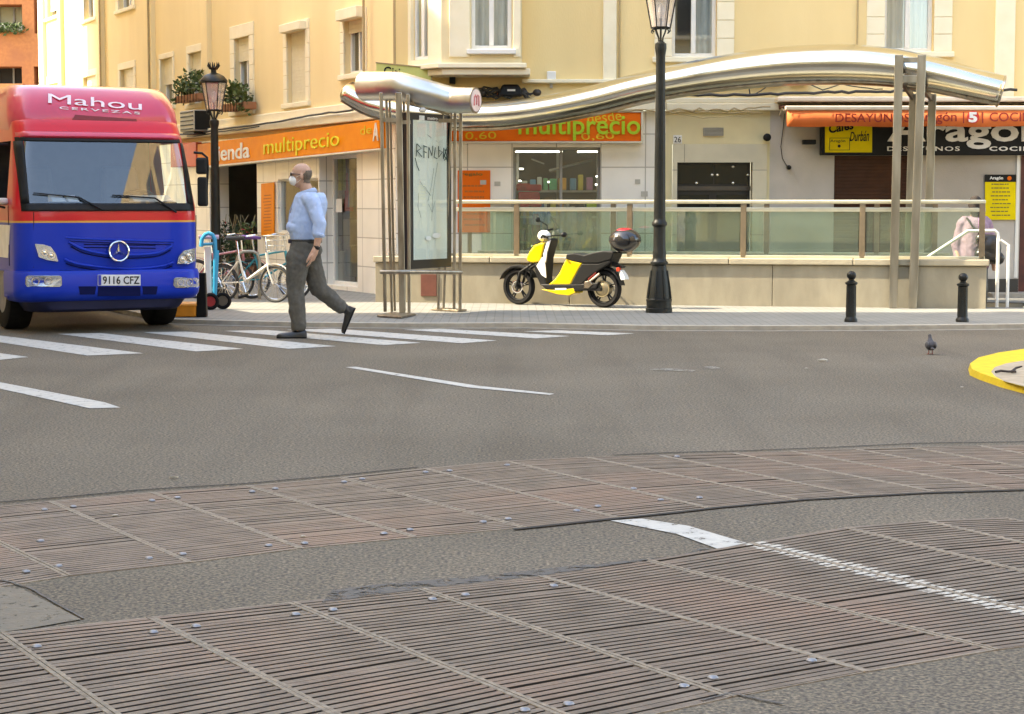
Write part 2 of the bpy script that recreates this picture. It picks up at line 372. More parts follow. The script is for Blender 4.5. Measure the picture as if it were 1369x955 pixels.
def m_marking(name, c=(.50, .485, .44), wear=.40, sc=9):
    m = mat(name, c, tuple(x * .82 for x in c), 14, .7, bump=.15); n = m.node_tree.nodes; l = m.node_tree.links; b = n['Principled BSDF']
    g = n.new('ShaderNodeNewGeometry'); z = n.new('ShaderNodeTexNoise'); z.inputs['Scale'].default_value = sc; z.inputs['Detail'].default_value = 10; z.inputs['Roughness'].default_value = .75
    l.new(g.outputs['Position'], z.inputs['Vector'])
    r = n.new('ShaderNodeMapRange'); r.inputs[1].default_value = wear - .03; r.inputs[2].default_value = wear + .04; l.new(z.outputs[0], r.inputs[0]); l.new(r.outputs[0], b.inputs['Alpha']); return m
MARK = m_marking('road_paint', wear=.385, sc=14)
MARKW = m_marking('worn_road_paint', (.26, .24, .20), .47, 16)
YMARK = m_marking('yellow_road_paint', (.72, .50, .01), .26)
TARW = m_marking('worn_tar', (.085, .078, .07), .46, 12)
PATW = m_marking('worn_patch', (.15, .128, .092), .39, 22)

PAVE = tile_mat('paving_tiles', (.23, .225, .20), (.17, .165, .145), .10, .10, .006, .8, bump=.4)
KERB = mat('kerb_stone', (.40, .36, .29), (.30, .27, .22), 9, .8, bump=.3, bscale=40)

def m_slat():
    m = mat('rusty_steel_slat', (.190, .146, .108), (.118, .088, .064), 7, .62, .25, bump=.35, bscale=60, c3=(.23, .145, .10)); n = m.node_tree.nodes; l = m.node_tree.links; b = n['Principled BSDF']
    A = G(966, 716); B = G(1392, 824); d = (B - A).normalized(); nn = Vector((-d.y, d.x, 0))
    g = n.new('ShaderNodeNewGeometry'); s = n.new('ShaderNodeVectorMath'); s.operation = 'SUBTRACT'; l.new(g.outputs['Position'], s.inputs[0]); s.inputs[1].default_value = A
    dt = n.new('ShaderNodeVectorMath'); dt.operation = 'DOT_PRODUCT'; l.new(s.outputs[0], dt.inputs[0]); dt.inputs[1].default_value = nn
    ab = n.new('ShaderNodeMath'); ab.operation = 'ABSOLUTE'; l.new(dt.outputs['Value'], ab.inputs[0])
    z = n.new('ShaderNodeTexNoise'); z.inputs['Scale'].default_value = 26; z.inputs['Detail'].default_value = 8; z.inputs['Roughness'].default_value = .7; l.new(g.outputs['Position'], z.inputs['Vector'])
    ad = n.new('ShaderNodeMath'); ad.operation = 'MULTIPLY_ADD'; l.new(z.outputs[0], ad.inputs[0]); ad.inputs[1].default_value = .26; l.new(ab.outputs[0], ad.inputs[2])
    r = n.new('ShaderNodeMapRange'); r.inputs[1].default_value = .175; r.inputs[2].default_value = .19; r.inputs[3].default_value = 1; r.inputs[4].default_value = 0; l.new(ad.outputs[0], r.inputs[0])
    dl = n.new('ShaderNodeVectorMath'); dl.operation = 'DOT_PRODUCT'; l.new(s.outputs[0], dl.inputs[0]); dl.inputs[1].default_value = d   # LIMITP
    gt = n.new('ShaderNodeMath'); gt.operation = 'GREATER_THAN'; gt.inputs[1].default_value = .05; l.new(dl.outputs['Value'], gt.inputs[0])
    mq = n.new('ShaderNodeMath'); mq.operation = 'MULTIPLY'; l.new(r.outputs[0], mq.inputs[0]); l.new(gt.outputs[0], mq.inputs[1]); r = mq
    old = b.inputs['Base Color'].links[0].from_socket
    mx = n.new('ShaderNodeMix'); mx.data_type = 'RGBA'; l.new(r.outputs[0], mx.inputs[0]); l.new(old, mx.inputs[6]); mx.inputs[7].default_value = (.46, .43, .37, 1)
    l.new(mx.outputs[2], b.inputs['Base Color'])
    mm = n.new('ShaderNodeMath'); mm.operation = 'MULTIPLY'; mm.inputs[1].default_value = -.25; l.new(r.outputs[0], mm.inputs[0])
    m2 = n.new('ShaderNodeMath'); m2.operation = 'ADD'; m2.inputs[1].default_value = .25; l.new(mm.outputs[0], m2.inputs[0]); l.new(m2.outputs[0], b.inputs['Metallic'])
    return m
SLAT = m_slat()
SLATS = mat('slat_side_shade', (.03, .024, .02), (.015, .012, .01), 20, .9)  # shade between the slats, put into the colour of their side faces
DUST = mat('dusty_frame', (.30, .248, .185), (.17, .138, .102), 30, .85, bump=.5, bscale=60)
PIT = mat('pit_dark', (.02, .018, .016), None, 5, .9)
STUD = mat('zinc_bolt', (.26, .26, .27), None, 8, .4, .6)

# ------------------------------------------------------------------ ground, road, pavement
YF = 26.2
FR = Frame((0, YF), (1, 0))
CORNER = V(530, 395, YF); CORNER.z = 0
LF = Frame((CORNER.x, YF), (-.45, .893))
PA, PB = G(502, 404, .04), G(1318, 413, .04)
PR = Frame((PA.x, PA.y), (PB.x - PA.x, PB.y - PA.y)); PLEN = (PB - PA).length

far_top = [(-230, 701), (-84, 686), (67, 671), (204, 659), (331, 650), (455, 639), (567, 627), (676, 617), (784, 612), (880, 609), (978, 606), (1057, 604), (1143, 601), (1220, 599), (1310, 597), (1400, 595)]
far_bot = [(-80, 798), (92, 771), (254, 753), (403, 734), (556, 719), (701, 706), (825, 693), (948, 680), (1069, 669), (1151, 663), (1250, 658), (1345, 655), (1430, 652), (1510, 650), (1590, 648), (1680, 646)]
near_top = [(-190, 868), (0, 847), (201, 826), (389, 806), (562, 788), (723, 771), (865, 750), (1003, 727), (1130, 706), (1237, 697), (1345, 693)]
near_bot = [(110, 1180), (355, 1100), (590, 1030), (795, 974), (979, 933), (1160, 899), (1332, 870), (1500, 848), (1640, 832), (1770, 818), (1900, 806)]
def sheet(name, outer, holes, m, z, parent=None, kind='structure', depth=0):
    polys = [[Vector((p[0], p[1], 0)) for p in q] for q in [outer] + holes]
    tri = tessellate_polygon(polys); flat = [p for q in polys for p in q]
    mb = MB(); vs = [(p.x, p.y, z) for p in flat]
    mb.add(vs, [tuple(t) for t in tri], [(p.x, p.y) for p in flat])
    if depth:
        n = len(outer); mb.add([(p[0], p[1], z) for p in outer] + [(p[0], p[1], z - depth) for p in outer], [(i, (i + 1) % n, n + (i + 1) % n, n + i) for i in range(n)])
    o = mb.build(name, m, parent, fix=False)
    bm = bmesh.new(); bm.from_mesh(o.data)
    for f in bm.faces:
        if abs(f.normal.z) > .5 and f.normal.z < 0: f.normal_flip()
    bm.to_mesh(o.data); bm.free()
    return tag(o, kind=kind)
farpoly = [G(*p) for p in far_top] + [G(*p) for p in reversed(far_bot)]
nearpoly = [G(*p) for p in near_top] + [G(*p) for p in reversed(near_bot)]
well = [PR.w((u, v, 0)) for u, v in ((2.4, -.35), (PLEN + .55, -.35), (PLEN + .55, -1.55), (2.4, -1.55))]
sheet('road', [(-160, -120), (160, -120), (160, 260), (-160, 260)], [farpoly, nearpoly, well], ASPH, 0)
# pavement with a kerb
kerb_px = [(228, 433), (300, 435), (420, 438), (560, 439), (700, 438.5), (860, 442), (1000, 442.5), (1180, 442), (1369, 440)]
kp = [G(*p) for p in kerb_px]
kp = [Vector((-3.98 - .45 * t, 21.25 + .893 * t, 0)) for t in (60, 20, 6, .6)] + [Vector((-3.95, 20.98, 0))] + kp + [Vector((30, 18.2, 0))]
back = [Vector((30, 60, 0)), Vector((-10, 80, 0))]
sheet('pavement', kp + back, [well], PAVE, .04, depth=.04)
def strip(pts, w0, w1, z0, z1, mb):
    """band beside a polyline, w0..w1 to its left side"""
    nn = []
    for i in range(len(pts)):
        d = (pts[min(i + 1, len(pts) - 1)] - pts[max(i - 1, 0)]).normalized(); nn.append(Vector((-d.y, d.x, 0)))
    ring = lambda i: [pts[i] + nn[i] * w0 + Vector((0, 0, z0)), pts[i] + nn[i] * w1 + Vector((0, 0, z0)), pts[i] + nn[i] * w1 + Vector((0, 0, z1)), pts[i] + nn[i] * w0 + Vector((0, 0, z1))]
    mb.loft([ring(i) for i in range(len(pts))])
fine = []
for a, b in zip(kp[:-1], kp[1:]):
    k = max(1, min(60, int((b - a).length / .5)))
    fine += [a.lerp(b, i / k) + Vector((random.uniform(-.006, .006), random.uniform(-.006, .006), 0)) for i in range(k)]
fine.append(kp[-1])
mb = MB(); strip(fine, -.01, .14, .0, .052, mb); o = mb.build('kerb', KERB, fix=True); tag(o, kind='structure')
# gutter concrete band, thin
gp = kp[5:]; mb = MB(); strip([p + Vector((0, 0, 0)) for p in gp], -.14, -.012, .001, .005, mb); tag(mb.build('gutter_strip', mat('gutter_concrete', (.30, .27, .22), (.2, .18, .15), 8, .85)), kind='structure')

def marking(name, pxs, m=MARK, z=.004):
    mb = MB(); ps = [G(*p, z) for p in pxs]; mb.add(ps, [tuple(range(len(ps)))], [(p.x, p.y) for p in ps]); o = mb.build(name, m, fix=False)
    return tag(o, kind='structure')
stripes = [[(-60, 471), (-10, 471), (38, 477.5), (-30, 484)], [(-70, 447), (-2, 448.5), (192, 472.5), (117, 475.5)], [(77, 446.5), (135, 445.5), (325, 466.5), (262, 470)],
           [(192, 444.5), (252, 443.5), (449, 463), (386, 466.5)], [(300, 442.5), (358, 441.5), (563, 458.5), (512, 461.5)], [(408, 442), (452, 440), (664, 455.5), (617, 459)],
           [(440, 440.5), (505, 439), (762, 449.5), (716, 452.5)] , [(560, 440), (625, 439.3), (848, 446), (812, 448.3)]]
stripes[5] = [(383, 441), (446, 439.5), (664, 455.5), (617, 459)]; stripes[6] = [(540, 441), (590, 439.8), (762, 449.5), (716, 452.5)]; stripes[7] = [(700, 443.2), (745, 441.7), (848, 446), (812, 448.3)]
for s in stripes: marking('crossing_stripe', s)
marking('lane_dash', [(-90, 494), (-90, 500), (120, 546), (161, 545), (140, 538)])
marking('lane_dash', [(462, 491), (476, 490.5), (640, 516), (741, 526.5), (735, 528), (625, 518)])
marking('faded_mark', [(865, 494), (890, 492.5), (930, 495), (925, 497)], MARKW)
marking('faded_mark', [(938, 490), (955, 490), (965, 492.5), (950, 493)], MARKW)
marking('lane_dash', [(816, 696), (858, 693.5), (920, 703), (998, 726), (960, 734), (905, 714)], MARK, .004)
marking('tar_patch', [(430, 806), (445, 788), (520, 780), (640, 770), (760, 757), (905, 744), (936, 733), (960, 734), (868, 749), (722, 770), (562, 787)], TARW)
marking('road_patch', [(-20, 782), (30, 788), (66, 806), (108, 828), (40, 840), (-20, 848)], PATW)
crackp = [[(-40, 781), (4, 778), (40, 789), (72, 808), (110, 829)], [(940, 940), (975, 930), (1045, 944)],
          [(820, 610), (900, 606.5), (1000, 604), (1100, 600), (1230, 594), (1372, 592)], [(0, 673), (60, 668.5), (190, 656.5), (330, 648), (450, 637.5), (560, 626)], [(690, 710), (820, 696), (900, 688), (960, 681), (1080, 670), (1240, 661), (1372, 657)]]
for ci, c in enumerate(crackp):
    pts = []
    for a, b in zip(c[:-1], c[1:]):
        k = 9; pts += [G(a[0] + (b[0] - a[0]) * i / k, a[1] + (b[1] - a[1]) * i / k + random.uniform(-.6, .6) * (ci < 2)) for i in range(k)]
    pts.append(G(*c[-1])); ww = [.010, .010, .012, .012, .03][ci]
    mb = MB(); strip(pts, 0, ww, .0045, .006, mb); tag(mb.build('road_crack', TAR if ci < 2 else PIT), kind='structure')
# pit under the gratings
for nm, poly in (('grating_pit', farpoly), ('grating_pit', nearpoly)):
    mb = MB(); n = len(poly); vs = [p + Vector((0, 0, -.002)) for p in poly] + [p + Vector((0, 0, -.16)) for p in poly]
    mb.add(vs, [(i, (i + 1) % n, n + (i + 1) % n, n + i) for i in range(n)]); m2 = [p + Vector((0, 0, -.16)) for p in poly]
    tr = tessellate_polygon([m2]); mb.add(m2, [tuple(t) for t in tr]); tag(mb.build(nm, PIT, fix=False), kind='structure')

def grating(T0, T1, B1, B0, ns, label, group, studs, gap=.15, zj=0):
    c = (T0 + T1 + B0 + B1) / 4; t = thing('ventilation_grating', label, 'grating', (c.x, c.y, 0), 0, group)
    def P(s, v): return T0.lerp(T1, s) * (1 - v) + B0.lerp(B1, s) * v
    Wd = (T1 - T0).length; Ln = (B0 - T0).length; fw = .016 / Wd
    mb = MB(); rnd = random.Random(int(c.x * 100) + 7)
    for k in range(ns):
        v0 = (k + gap) / ns; v1 = (k + 1.01 - gap) / ns; jz = .003 + rnd.uniform(-.0006, .0006) - (.0022 if rnd.random() < .06 else 0) + zj; jv = rnd.uniform(-.035, .035) / ns
        q = [P(fw, v0 + jv), P(1 - fw, v0 + jv), P(1 - fw, v1 + jv), P(fw, v1 + jv)]
        mb.hexa([p + Vector((0, 0, -.045)) for p in q], [p + Vector((0, 0, jz)) for p in q])
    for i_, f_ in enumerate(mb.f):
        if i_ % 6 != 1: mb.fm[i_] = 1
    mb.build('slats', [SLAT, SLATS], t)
    for a, b in ((0.002, fw), (1 - fw, .998)):
        mb = MB(); q = [P(a, 0), P(b, 0), P(b, 1), P(a, 1)]; mb.hexa([p + Vector((0, 0, -.06)) for p in q], [p + Vector((0, 0, .0045 + zj)) for p in q]); mb.build('side_bar', DUST, t, bevel=.001, bseg=1)
    # end bars and buried bearers
    for a, b in ((0, .006), (.994, 1)):
        mb = MB(); q = [P(fw, a), P(1 - fw, a), P(1 - fw, b), P(fw, b)]; mb.hexa([p + Vector((0, 0, -.06)) for p in q], [p + Vector((0, 0, .003)) for p in q]); mb.build('end_bar', DUST, t)
    for s in studs:
        p = G(*s, .004); mb = MB(); mb.lathe([(.0155, 0), (.0165, .0025), (.013, .007), (.005, .009), (0.001, .0095)], p, seg=14); mb.build('bolt', STUD, t)
def inpanel(p, T0, T1, B1, B0):
    q = G(*p); poly = [T0, T1, B1, B0]; s = []
    for i in range(4):
        a, b = poly[i], poly[(i + 1) % 4]; s.append((b.x - a.x) * (q.y - a.y) - (b.y - a.y) * (q.x - a.x))
    return all(x > 0 for x in s) or all(x < 0 for x in s)
near_st = [(49, 865), (205, 846), (262, 838), (395, 822), (445, 816), (578, 802), (622, 796), (740, 784), (760, 942), (701, 950), (914, 918), (953, 907), (1085, 884)]
far_st = [(59, 682), (98, 678), (35, 765), (78, 757.5), (199, 747), (244, 741.5), (54, 724), (203, 670), (237, 666), (337, 658), (368, 654), (359, 730), (407, 727), (460, 645), (484, 641), (513, 714), (548, 709),
          (569, 632), (601, 630), (646, 698.5), (679, 694.5), (678, 622.5), (771, 683.5), (799, 677.5), (847, 654), (883, 669), (905, 611), (935, 666)]
lab_n = ['cut off by the left edge', 'second from the left edge, pale bolt at its far end', 'third from the left', 'fourth from the left, two bolts at its far corners', 'bolted at its far and near corners, below the dark tar strip',
         'running from the tar strip to the bolts at its near end', 'without any bolt, just left of the white paint', 'crossed lengthwise by the worn white paint', 'just right of the worn white paint', 'at the right edge of the near row']
rown = 'near row of ribbed gratings'; rowf = 'far row of ribbed gratings'
for i in range(10):
    q = [G(*near_top[i]), G(*near_top[i + 1]), G(*near_bot[i + 1]), G(*near_bot[i])]
    grating(*q, 44, 'near-row ribbed floor grating, ' + lab_n[i], rown, [s for s in near_st if inpanel(s, *q)], zj=random.uniform(-.001, .001))
lab_f = ['cut by the left edge', 'left of the first full seam, bluish bolts at both ends', 'between the two leftmost full seams', 'third full panel from the left', 'fourth full panel, reddest of the row', 'fifth full panel with a broad dark groove across', 'between two pale seams, left of the dark seam',
         'just left of the dark seam above the white paint', 'just right of the dark seam', 'second to the right of the dark seam', 'third to the right of the dark seam', 'fourth to the right of the dark seam', 'fifth to the right of the dark seam', 'sixth to the right of the dark seam', 'at the right edge of the far row']
for i in range(15):
    q = [G(*far_top[i]), G(*far_top[i + 1]), G(*far_bot[i + 1]), G(*far_bot[i])]
    grating(*q, 46, 'far-row ribbed floor grating, ' + lab_f[i], rowf, [s for s in far_st if inpanel(s, *q)], gap=.10, zj=random.uniform(-.001, .001))

# yellow-edged island at the right
isl = [(1800, 440), (1560, 455), (1430, 467), (1369, 474), (1335, 479), (1308, 486), (1297, 494), (1299, 502), (1312, 508), (1340, 518), (1369, 526), (1440, 548), (1700, 620)]
ip = [G(*p) for p in isl]
inn = [(1800, 452), (1560, 465), (1430, 476), (1369, 482), (1345, 486), (1330, 491), (1325, 497), (1330, 503), (1345, 511), (1369, 518), (1440, 537), (1700, 604)]
iq = [G(*p, .05) for p in inn]
it = thing('traffic_island', 'low kerbed traffic island with yellow painted edge and beige top', 'traffic island', G(1369, 500))
mb = MB(); n = len(ip)
mb.add([p + Vector((0, 0, .05)) for p in ip] + [p + Vector((0, 0, 0)) + (p - G(1500, 500)).normalized() * .015 for p in ip], [(i, (i + 1) % n, n + (i + 1) % n, n + i) for i in range(n)])
tri = tessellate_polygon([[p.copy() for p in ip], [Vector((p.x, p.y, 0)) for p in iq]])
al = [Vector((p.x, p.y, .05)) for p in ip + iq]; mb.add(al, [tuple(t) for t in tri]); mb.build('painted_kerb', YMARK, it)
mb = MB(); mb.add(iq, [tuple(t) for t in tessellate_polygon([[Vector((p.x, p.y, 0)) for p in iq]])]); mb.build('island_top', mat('beige_slabs', (.42, .34, .24), (.30, .24, .16), 8, .8, bump=.3), it)
ig = MB(); tag(ig.add([p + Vector((0, 0, .002 - p.z)) for p in [G(*p) for p in isl]], [tuple(range(n))]).build('island_base', YMARK, it), None)
tw = MB(); a = G(1331, 497.5, .065); b = G(1358, 497, .065); tw.tube([a, a.lerp(b, .3) + Vector((0, .02, .006)), a.lerp(b, .6) + Vector((0, -.01, .002)), b], .010, 6); c = a.lerp(b, .8); tw.tube([c, c + Vector((.06, .1, .02)), c + Vector((.11, .12, .03))], [.012, .009, .006], 6)
tag(tw.build('twig', mat('twig_bark', (.035, .025, .02), None, 20, .8)), 'dark broken twig lying on the traffic island', 'twig')
for k, (px, py, s) in enumerate([(1100, 483, .055), (1078, 493, .02), (233, 639, .03), (154, 690, .02), (1286, 518, .02), (915, 468, .015), (980, 472, .015), (405, 718, .02)]):
    p = G(px, py, .005); mb = MB(); r = random.Random(k); a = r.uniform(0, 3)
    d = Vector((cos(a), sin(a) * .4, 0)) if k else Vector((1, -.5, 0)).normalized(); e = Vector((-d.y, d.x, 0))
    s *= .75; mb.prism([p - d * s - e * s * .35, p + d * s * .9 - e * s * .45, p + d * s + e * s * .3, p + Vector((0, 0, s * .15)) + e * s * .5, p - d * s * .8 + e * s * .3], (0, 0, s * .35))
    lb = ['crumpled white paper scrap in the middle of the road', 'tiny white litter speck just below the paper scrap', 'pale leaf-sized scrap just beyond the far gratings', 'pale scrap lying on a far grating at left', 'tiny pale speck beside the island', 'speck of litter near the lamp post kerb', 'speck of litter between lamp post and paper scrap', 'small pinkish scrap on a far grating'][k]
    tag(mb.build('litter', mat('litter_paper', (.42, .39, .33), None, 30, .8)), lb, 'litter')

# ------------------------------------------------------------------ buildings
def wall(name, fr, u0, u1, z0, z1, holes, m, parent, n=0.0, depth=.25, reveal=None):
    us = sorted({u0, u1} | {h[i] for h in holes for i in (0, 1) if u0 < h[i] < u1}); zs = sorted({z0, z1} | {h[i] for h in holes for i in (2, 3) if z0 < h[i] < z1})
    mb = MB(fr.mat())
    for a, b in zip(us[:-1], us[1:]):
        for c, d in zip(zs[:-1], zs[1:]):
            cu, cz = (a + b) / 2, (c + d) / 2
            if any(h[0] < cu < h[1] and h[2] < cz < h[3] for h in holes): continue
            mb.add([(a, n, c), (b, n, c), (b, n, d), (a, n, d)], [(0, 1, 2, 3)])
    for h in holes:
        a, b, c, d = max(h[0], u0), min(h[1], u1), max(h[2], z0), min(h[3], z1); D = h[4] if len(h) > 4 else depth
        for p, q in (((a, c), (b, c)), ((b, c), (b, d)), ((b, d), (a, d)), ((a, d), (a, c))):
            vs = [(p[0], n, p[1]), (q[0], n, q[1]), (q[0], n - D, q[1]), (p[0], n - D, p[1])]
            uv = [(p[0], p[1]), (q[0], q[1]), (q[0] + (D if p[0] == q[0] else 0), q[1] + (D if p[1] == q[1] else 0)), (p[0] + (D if p[0] == q[0] else 0), p[1] + (D if p[1] == q[1] else 0))]
            mb.add(vs, [(0, 1, 2, 3)], uv)
    return mb.build(name, m, parent, fix=False)
def fbox(name, fr, u0, u1, n0, n1, z0, z1, m, parent, bevel=0, bseg=2):
    mb = MB(fr.mat()); mb.box(min(u0, u1), max(u0, u1), n0, n1, min(z0, z1), max(z0, z1)); return mb.build(name, m, parent, bevel=bevel, bseg=bseg)
def window(fr, r, parent, n=0.0, depth=.12, shut=0.0, sashes=2, curtain=None, fw=.045, glassm=None, closed=False, dark=True, sur=None, surm=None, sill=True, box=0.0, open_sash=False):
    """r=(u0,u1,z0,z1) opening; shut: part of the height covered by the roller shutter"""
    u0, u1, z0, z1 = r; u0, u1 = min(u0, u1), max(u0, u1); M = fr.mat()
    mb = MB(M); nb = n - depth
    fr_o = None
    for a, b, c, d in ((u0, u0 + fw, z0, z1), (u1 - fw, u1, z0, z1), (u0 + fw, u1 - fw, z0, z0 + fw), (u0 + fw, u1 - fw, z1 - fw, z1)): mb.box(a, b, nb - .03, nb + .03, c, d)
    for k in range(1, sashes):
        c = u0 + (u1 - u0) * k / sashes; mb.box(c - fw * .6, c + fw * .6, nb - .025, nb + .035, z0 + fw, z1 - fw)
    root = mb.build('window', WHITEP, parent, bevel=.004, bseg=1)
    mb = MB(M); mb.add([(u0 + fw, nb, z0 + fw), (u1 - fw, nb, z0 + fw), (u1 - fw, nb, z1 - fw), (u0 + fw, nb, z1 - fw)], [(0, 1, 2, 3)]); mb.build('pane', glassm or GLW, root, fix=False)
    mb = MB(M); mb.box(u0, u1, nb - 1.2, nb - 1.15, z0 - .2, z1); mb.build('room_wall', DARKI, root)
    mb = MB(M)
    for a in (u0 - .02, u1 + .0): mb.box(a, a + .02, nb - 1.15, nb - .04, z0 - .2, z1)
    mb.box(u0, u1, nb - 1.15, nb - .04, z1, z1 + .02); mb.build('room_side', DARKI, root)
    if curtain:
        for (a, b) in curtain:
            a, b = u0 + (u1 - u0) * a, u0 + (u1 - u0) * b; k = max(10, int((b - a) / .02)); mb = MB(M); mb.smooth = True
            vs = []; [vs.extend([(a + (b - a) * i / k, nb - .10 + .025 * sin(i * 1.1 + .7 * sin(i * .37)), z0), (a + (b - a) * i / k, nb - .10 + .018 * sin(i * 1.1 + .7 * sin(i * .37)), z1)]) for i in range(k + 1)]
            mb.add(vs, [(2 * i, 2 * i + 2, 2 * i + 3, 2 * i + 1) for i in range(k)]); mb.build('curtain', CURT, root, fix=False)
    if shut > 0:
        zb = z1 - (z1 - z0) * shut; mb = MB(M); k = max(2, int((z1 - zb) / .05)); h = (z1 - zb) / k
        for i in range(k): mb.box(u0 + .01, u1 - .01, nb + .045, nb + .058, zb + h * i + .004, zb + h * (i + 1) - .003)
        mb.box(u0 + .01, u1 - .01, nb + .046, nb + .052, zb, z1); mb.build('roller_shutter', SHUT, root)
    if box: fbox('shutter_box', fr, u0 - .04, u1 + .04, n, n + .13, z1, z1 + box, surm or CREAML, root, .01)
    if sur:
        w_ = sur; mb = MB(M); t = .022
        k = 5
        for i in range(k):
            c, d = z0 + (z1 - z0) * i / k, z0 + (z1 - z0) * (i + 1) / k
            mb.box(u0 - w_, u0, n - .02, n + t, c + .003, d - .003); mb.box(u1, u1 + w_, n - .02, n + t, c + .003, d - .003)
        mb.box(u0 - w_, u1 + w_, n - .02, n + t, z1 + .003, z1 + w_); mb.build('surround', surm or CREAML, root, bevel=.005, bseg=1)
        fbox('sill', fr, u0 - w_ - .03, u1 + w_ + .03, n - .02, n + t + .035, z0 - .08, z0 - .003, surm or CREAML, root, .012)
    return root
def rect(fr, x0, y0, x1, y1, n=0.0):
    """pixel box -> u0,u1,z0,z1 on the facade (z taken at the middle)"""
    ua, _ = fr.at(x0, y1, n); ub, _ = fr.at(x1, y1, n); xm = (x0 + x1) / 2
    return (min(ua, ub), max(ua, ub), fr.at(xm, y1, n)[1], fr.at(xm, y0, n)[1])
def quad3(fr, pts, n=0.0):
    return [fr.w((*fr.at(x, y, n)[:1], n, fr.at(x, y, n)[1])) for x, y in pts]

APT = thing('apartment_building', 'yellow plastered apartment building on the street corner with white tiled shops at its foot', 'building', (CORNER.x, YF, 0))
HT = 13.5
UL = LF.at(58, 200)[0]                                    # far end of the left facade
# ---- frontal facade, ground floor
zt = 2.62                                                 # top of the tiled shopfront
sw = rect(FR, 686, 197, 802, 380); sw = (sw[0], sw[1], .35, sw[3])
uT = FR.at(889, 300)[0]; uG = FR.at(1028, 300)[0]
wall('tiled_wall', FR, CORNER.x, uT, 0, zt, [sw + (.14,)], TILEF, APT)
dr = rect(FR, 904, 217, 1004, 395); dr = (dr[0], dr[1], .08, dr[3])
um0, um1 = FR.at(898, 300)[0], FR.at(1024, 300)[0]; zm = FR.at(950, 193)[1]
wall('portal_wall', FR, uT, uG, 0, 2.72, [(um0, um1, 0, zm, .05)], mat('cream_portal', (.80, .70, .42), (.74, .64, .38), 4, .8, c3=(.66, .56, .34)), APT, depth=.05)
wall('marble_surround', FR, um0, um1, 0, zm, [dr + (.22,)], MARB, APT, n=.03)
sh = rect(FR, 1113, 208, 1216, 395); sh = (sh[0], sh[1], .1, sh[3])
cd = rect(FR, 1361, 208, 1440, 395); cd = (cd[0], cd[1], .1, cd[3])
wall('cafe_wall', FR, uG, 12.5, 0, 2.72, [sh + (.12,), cd + (.1,)], GREYW, APT)
fbox('plinth', FR, FR.at(1216, 380)[0], cd[0] - .01, -.02, .03, 0, FR.at(1340, 373)[1], mat('black_plinth', (.03, .028, .026), None, 5, .4), APT)
fbox('white_trim', FR, FR.at(1357, 300)[0], FR.at(1361, 300)[0], -.01, .025, .3, 2.3, WHITEP, APT)
# ---- corner + left facade, ground floor
d1 = rect(LF, 282, 216, 345, 390); d1 = (d1[0], d1[1], .03, d1[3])
w1 = rect(LF, 372, 239, 426, 312)
d2 = rect(LF, 428, 207, 478, 380); d2 = (d2[0], d2[1], .10, d2[3])
wall('side_tiled_wall', LF, 0, UL, 0, 2.45, [d1 + (.36,), w1 + (.10,), d2 + (.27,)], TILEW, APT)
# ---- upper walls
upF = []; upL = []
WA = rect(FR, 898, -46, 958, 76); WB = rect(FR, 1182, -46, 1248, 69)
upF = [WA, WB]
wall('upper_wall', FR, CORNER.x, 12.5, 2.72, HT, [w_ + (.16,) for w_ in upF], YEL, APT)
LW = {}
LW['w1'] = rect(LF, 385, 42, 410, 137); LW['w2'] = rect(LF, 461, 26, 486, 98); LW['w3'] = rect(LF, 315, 50, 335, 148); LW['w4'] = rect(LF, 254, 70, 271, 139)
LW['w5'] = rect(LF, 216, 78, 232, 141); LW['w6'] = rect(LF, 162, 92, 180, 150); LW['w7'] = rect(LF, 113, 102, 130, 155)
LW['w8'] = rect(LF, 113, -50, 127, 25); LW['w9'] = rect(LF, 159, -55, 177, 11); LW['w10'] = rect(LF, 64, -60, 79, 22); LW['w11'] = rect(LF, 64, 112, 80, 170)
wall('side_upper_wall', LF, 0, UL, 2.45, HT, [v + (.14,) for v in LW.values()], YEL2, APT)
# back and roof
mb = MB(); a = CORNER; b = LF.w((UL, 0, 0)); ps = [Vector((a.x + .0, a.y + .0, HT)), Vector((12.5, YF, HT)), Vector((12.5, YF + 14, HT)), Vector((b.x + 12, b.y, HT)), Vector((b.x, b.y, HT))]
mb.add(ps, [tuple(range(5))]); mb.build('roof', CREAM, APT, fix=False)
mb = MB(); mb.add([Vector((12.5, YF, 0)), Vector((12.5, YF + 14, 0)), Vector((12.5, YF + 14, HT)), Vector((12.5, YF, HT))], [(0, 1, 2, 3)]); mb.add([Vector((b.x, b.y, 0)), Vector((b.x + 12, b.y, 0)), Vector((b.x + 12, b.y, HT)), Vector((b.x, b.y, HT))], [(0, 1, 2, 3)]); mb.build('end_wall', YEL2, APT, fix=False)
# cornices
for z0, z1, nn in ((2.62, 2.72, .10), (2.72, 2.80, .05)): fbox('cornice', FR, uT - .0, 12.5, -.03, nn, z0 + .002, z1, CREAML, APT, .012)
fbox('cornice', FR, CORNER.x + .02, uT - .01, -.03, .16, 2.625, 2.74, CREAML, APT, .012)
fbox('cornice', FR, uT - 2, uG + .2, -.03, .12, 3.00, 3.05, CREAML, APT, .01)
fbox('side_cornice', LF, .02, UL, -.03, .14, 2.52, 2.66, CREAML, APT, .015); fbox('side_cornice', LF, .02, UL, -.03, .07, 2.663, 2.80, CREAML, APT, .015)
# pilasters
for a, b in ((806, 824), (1330, 1356)):
    fbox('pilaster', FR, FR.at(a, 50)[0], FR.at(b, 50)[0], -.03, .05, 2.81, HT, CREAML, APT, .01)
for a, b in ((275, 283), (200, 208), (134, 140), (82, 86), (56, 62)):
    ua, ub = LF.at(a, 60)[0], LF.at(b, 60)[0]; fbox('side_pilaster', LF, ub, ua, -.03, .09, 2.81, HT, YEL2 if a != 56 else CREAML, APT, .01)
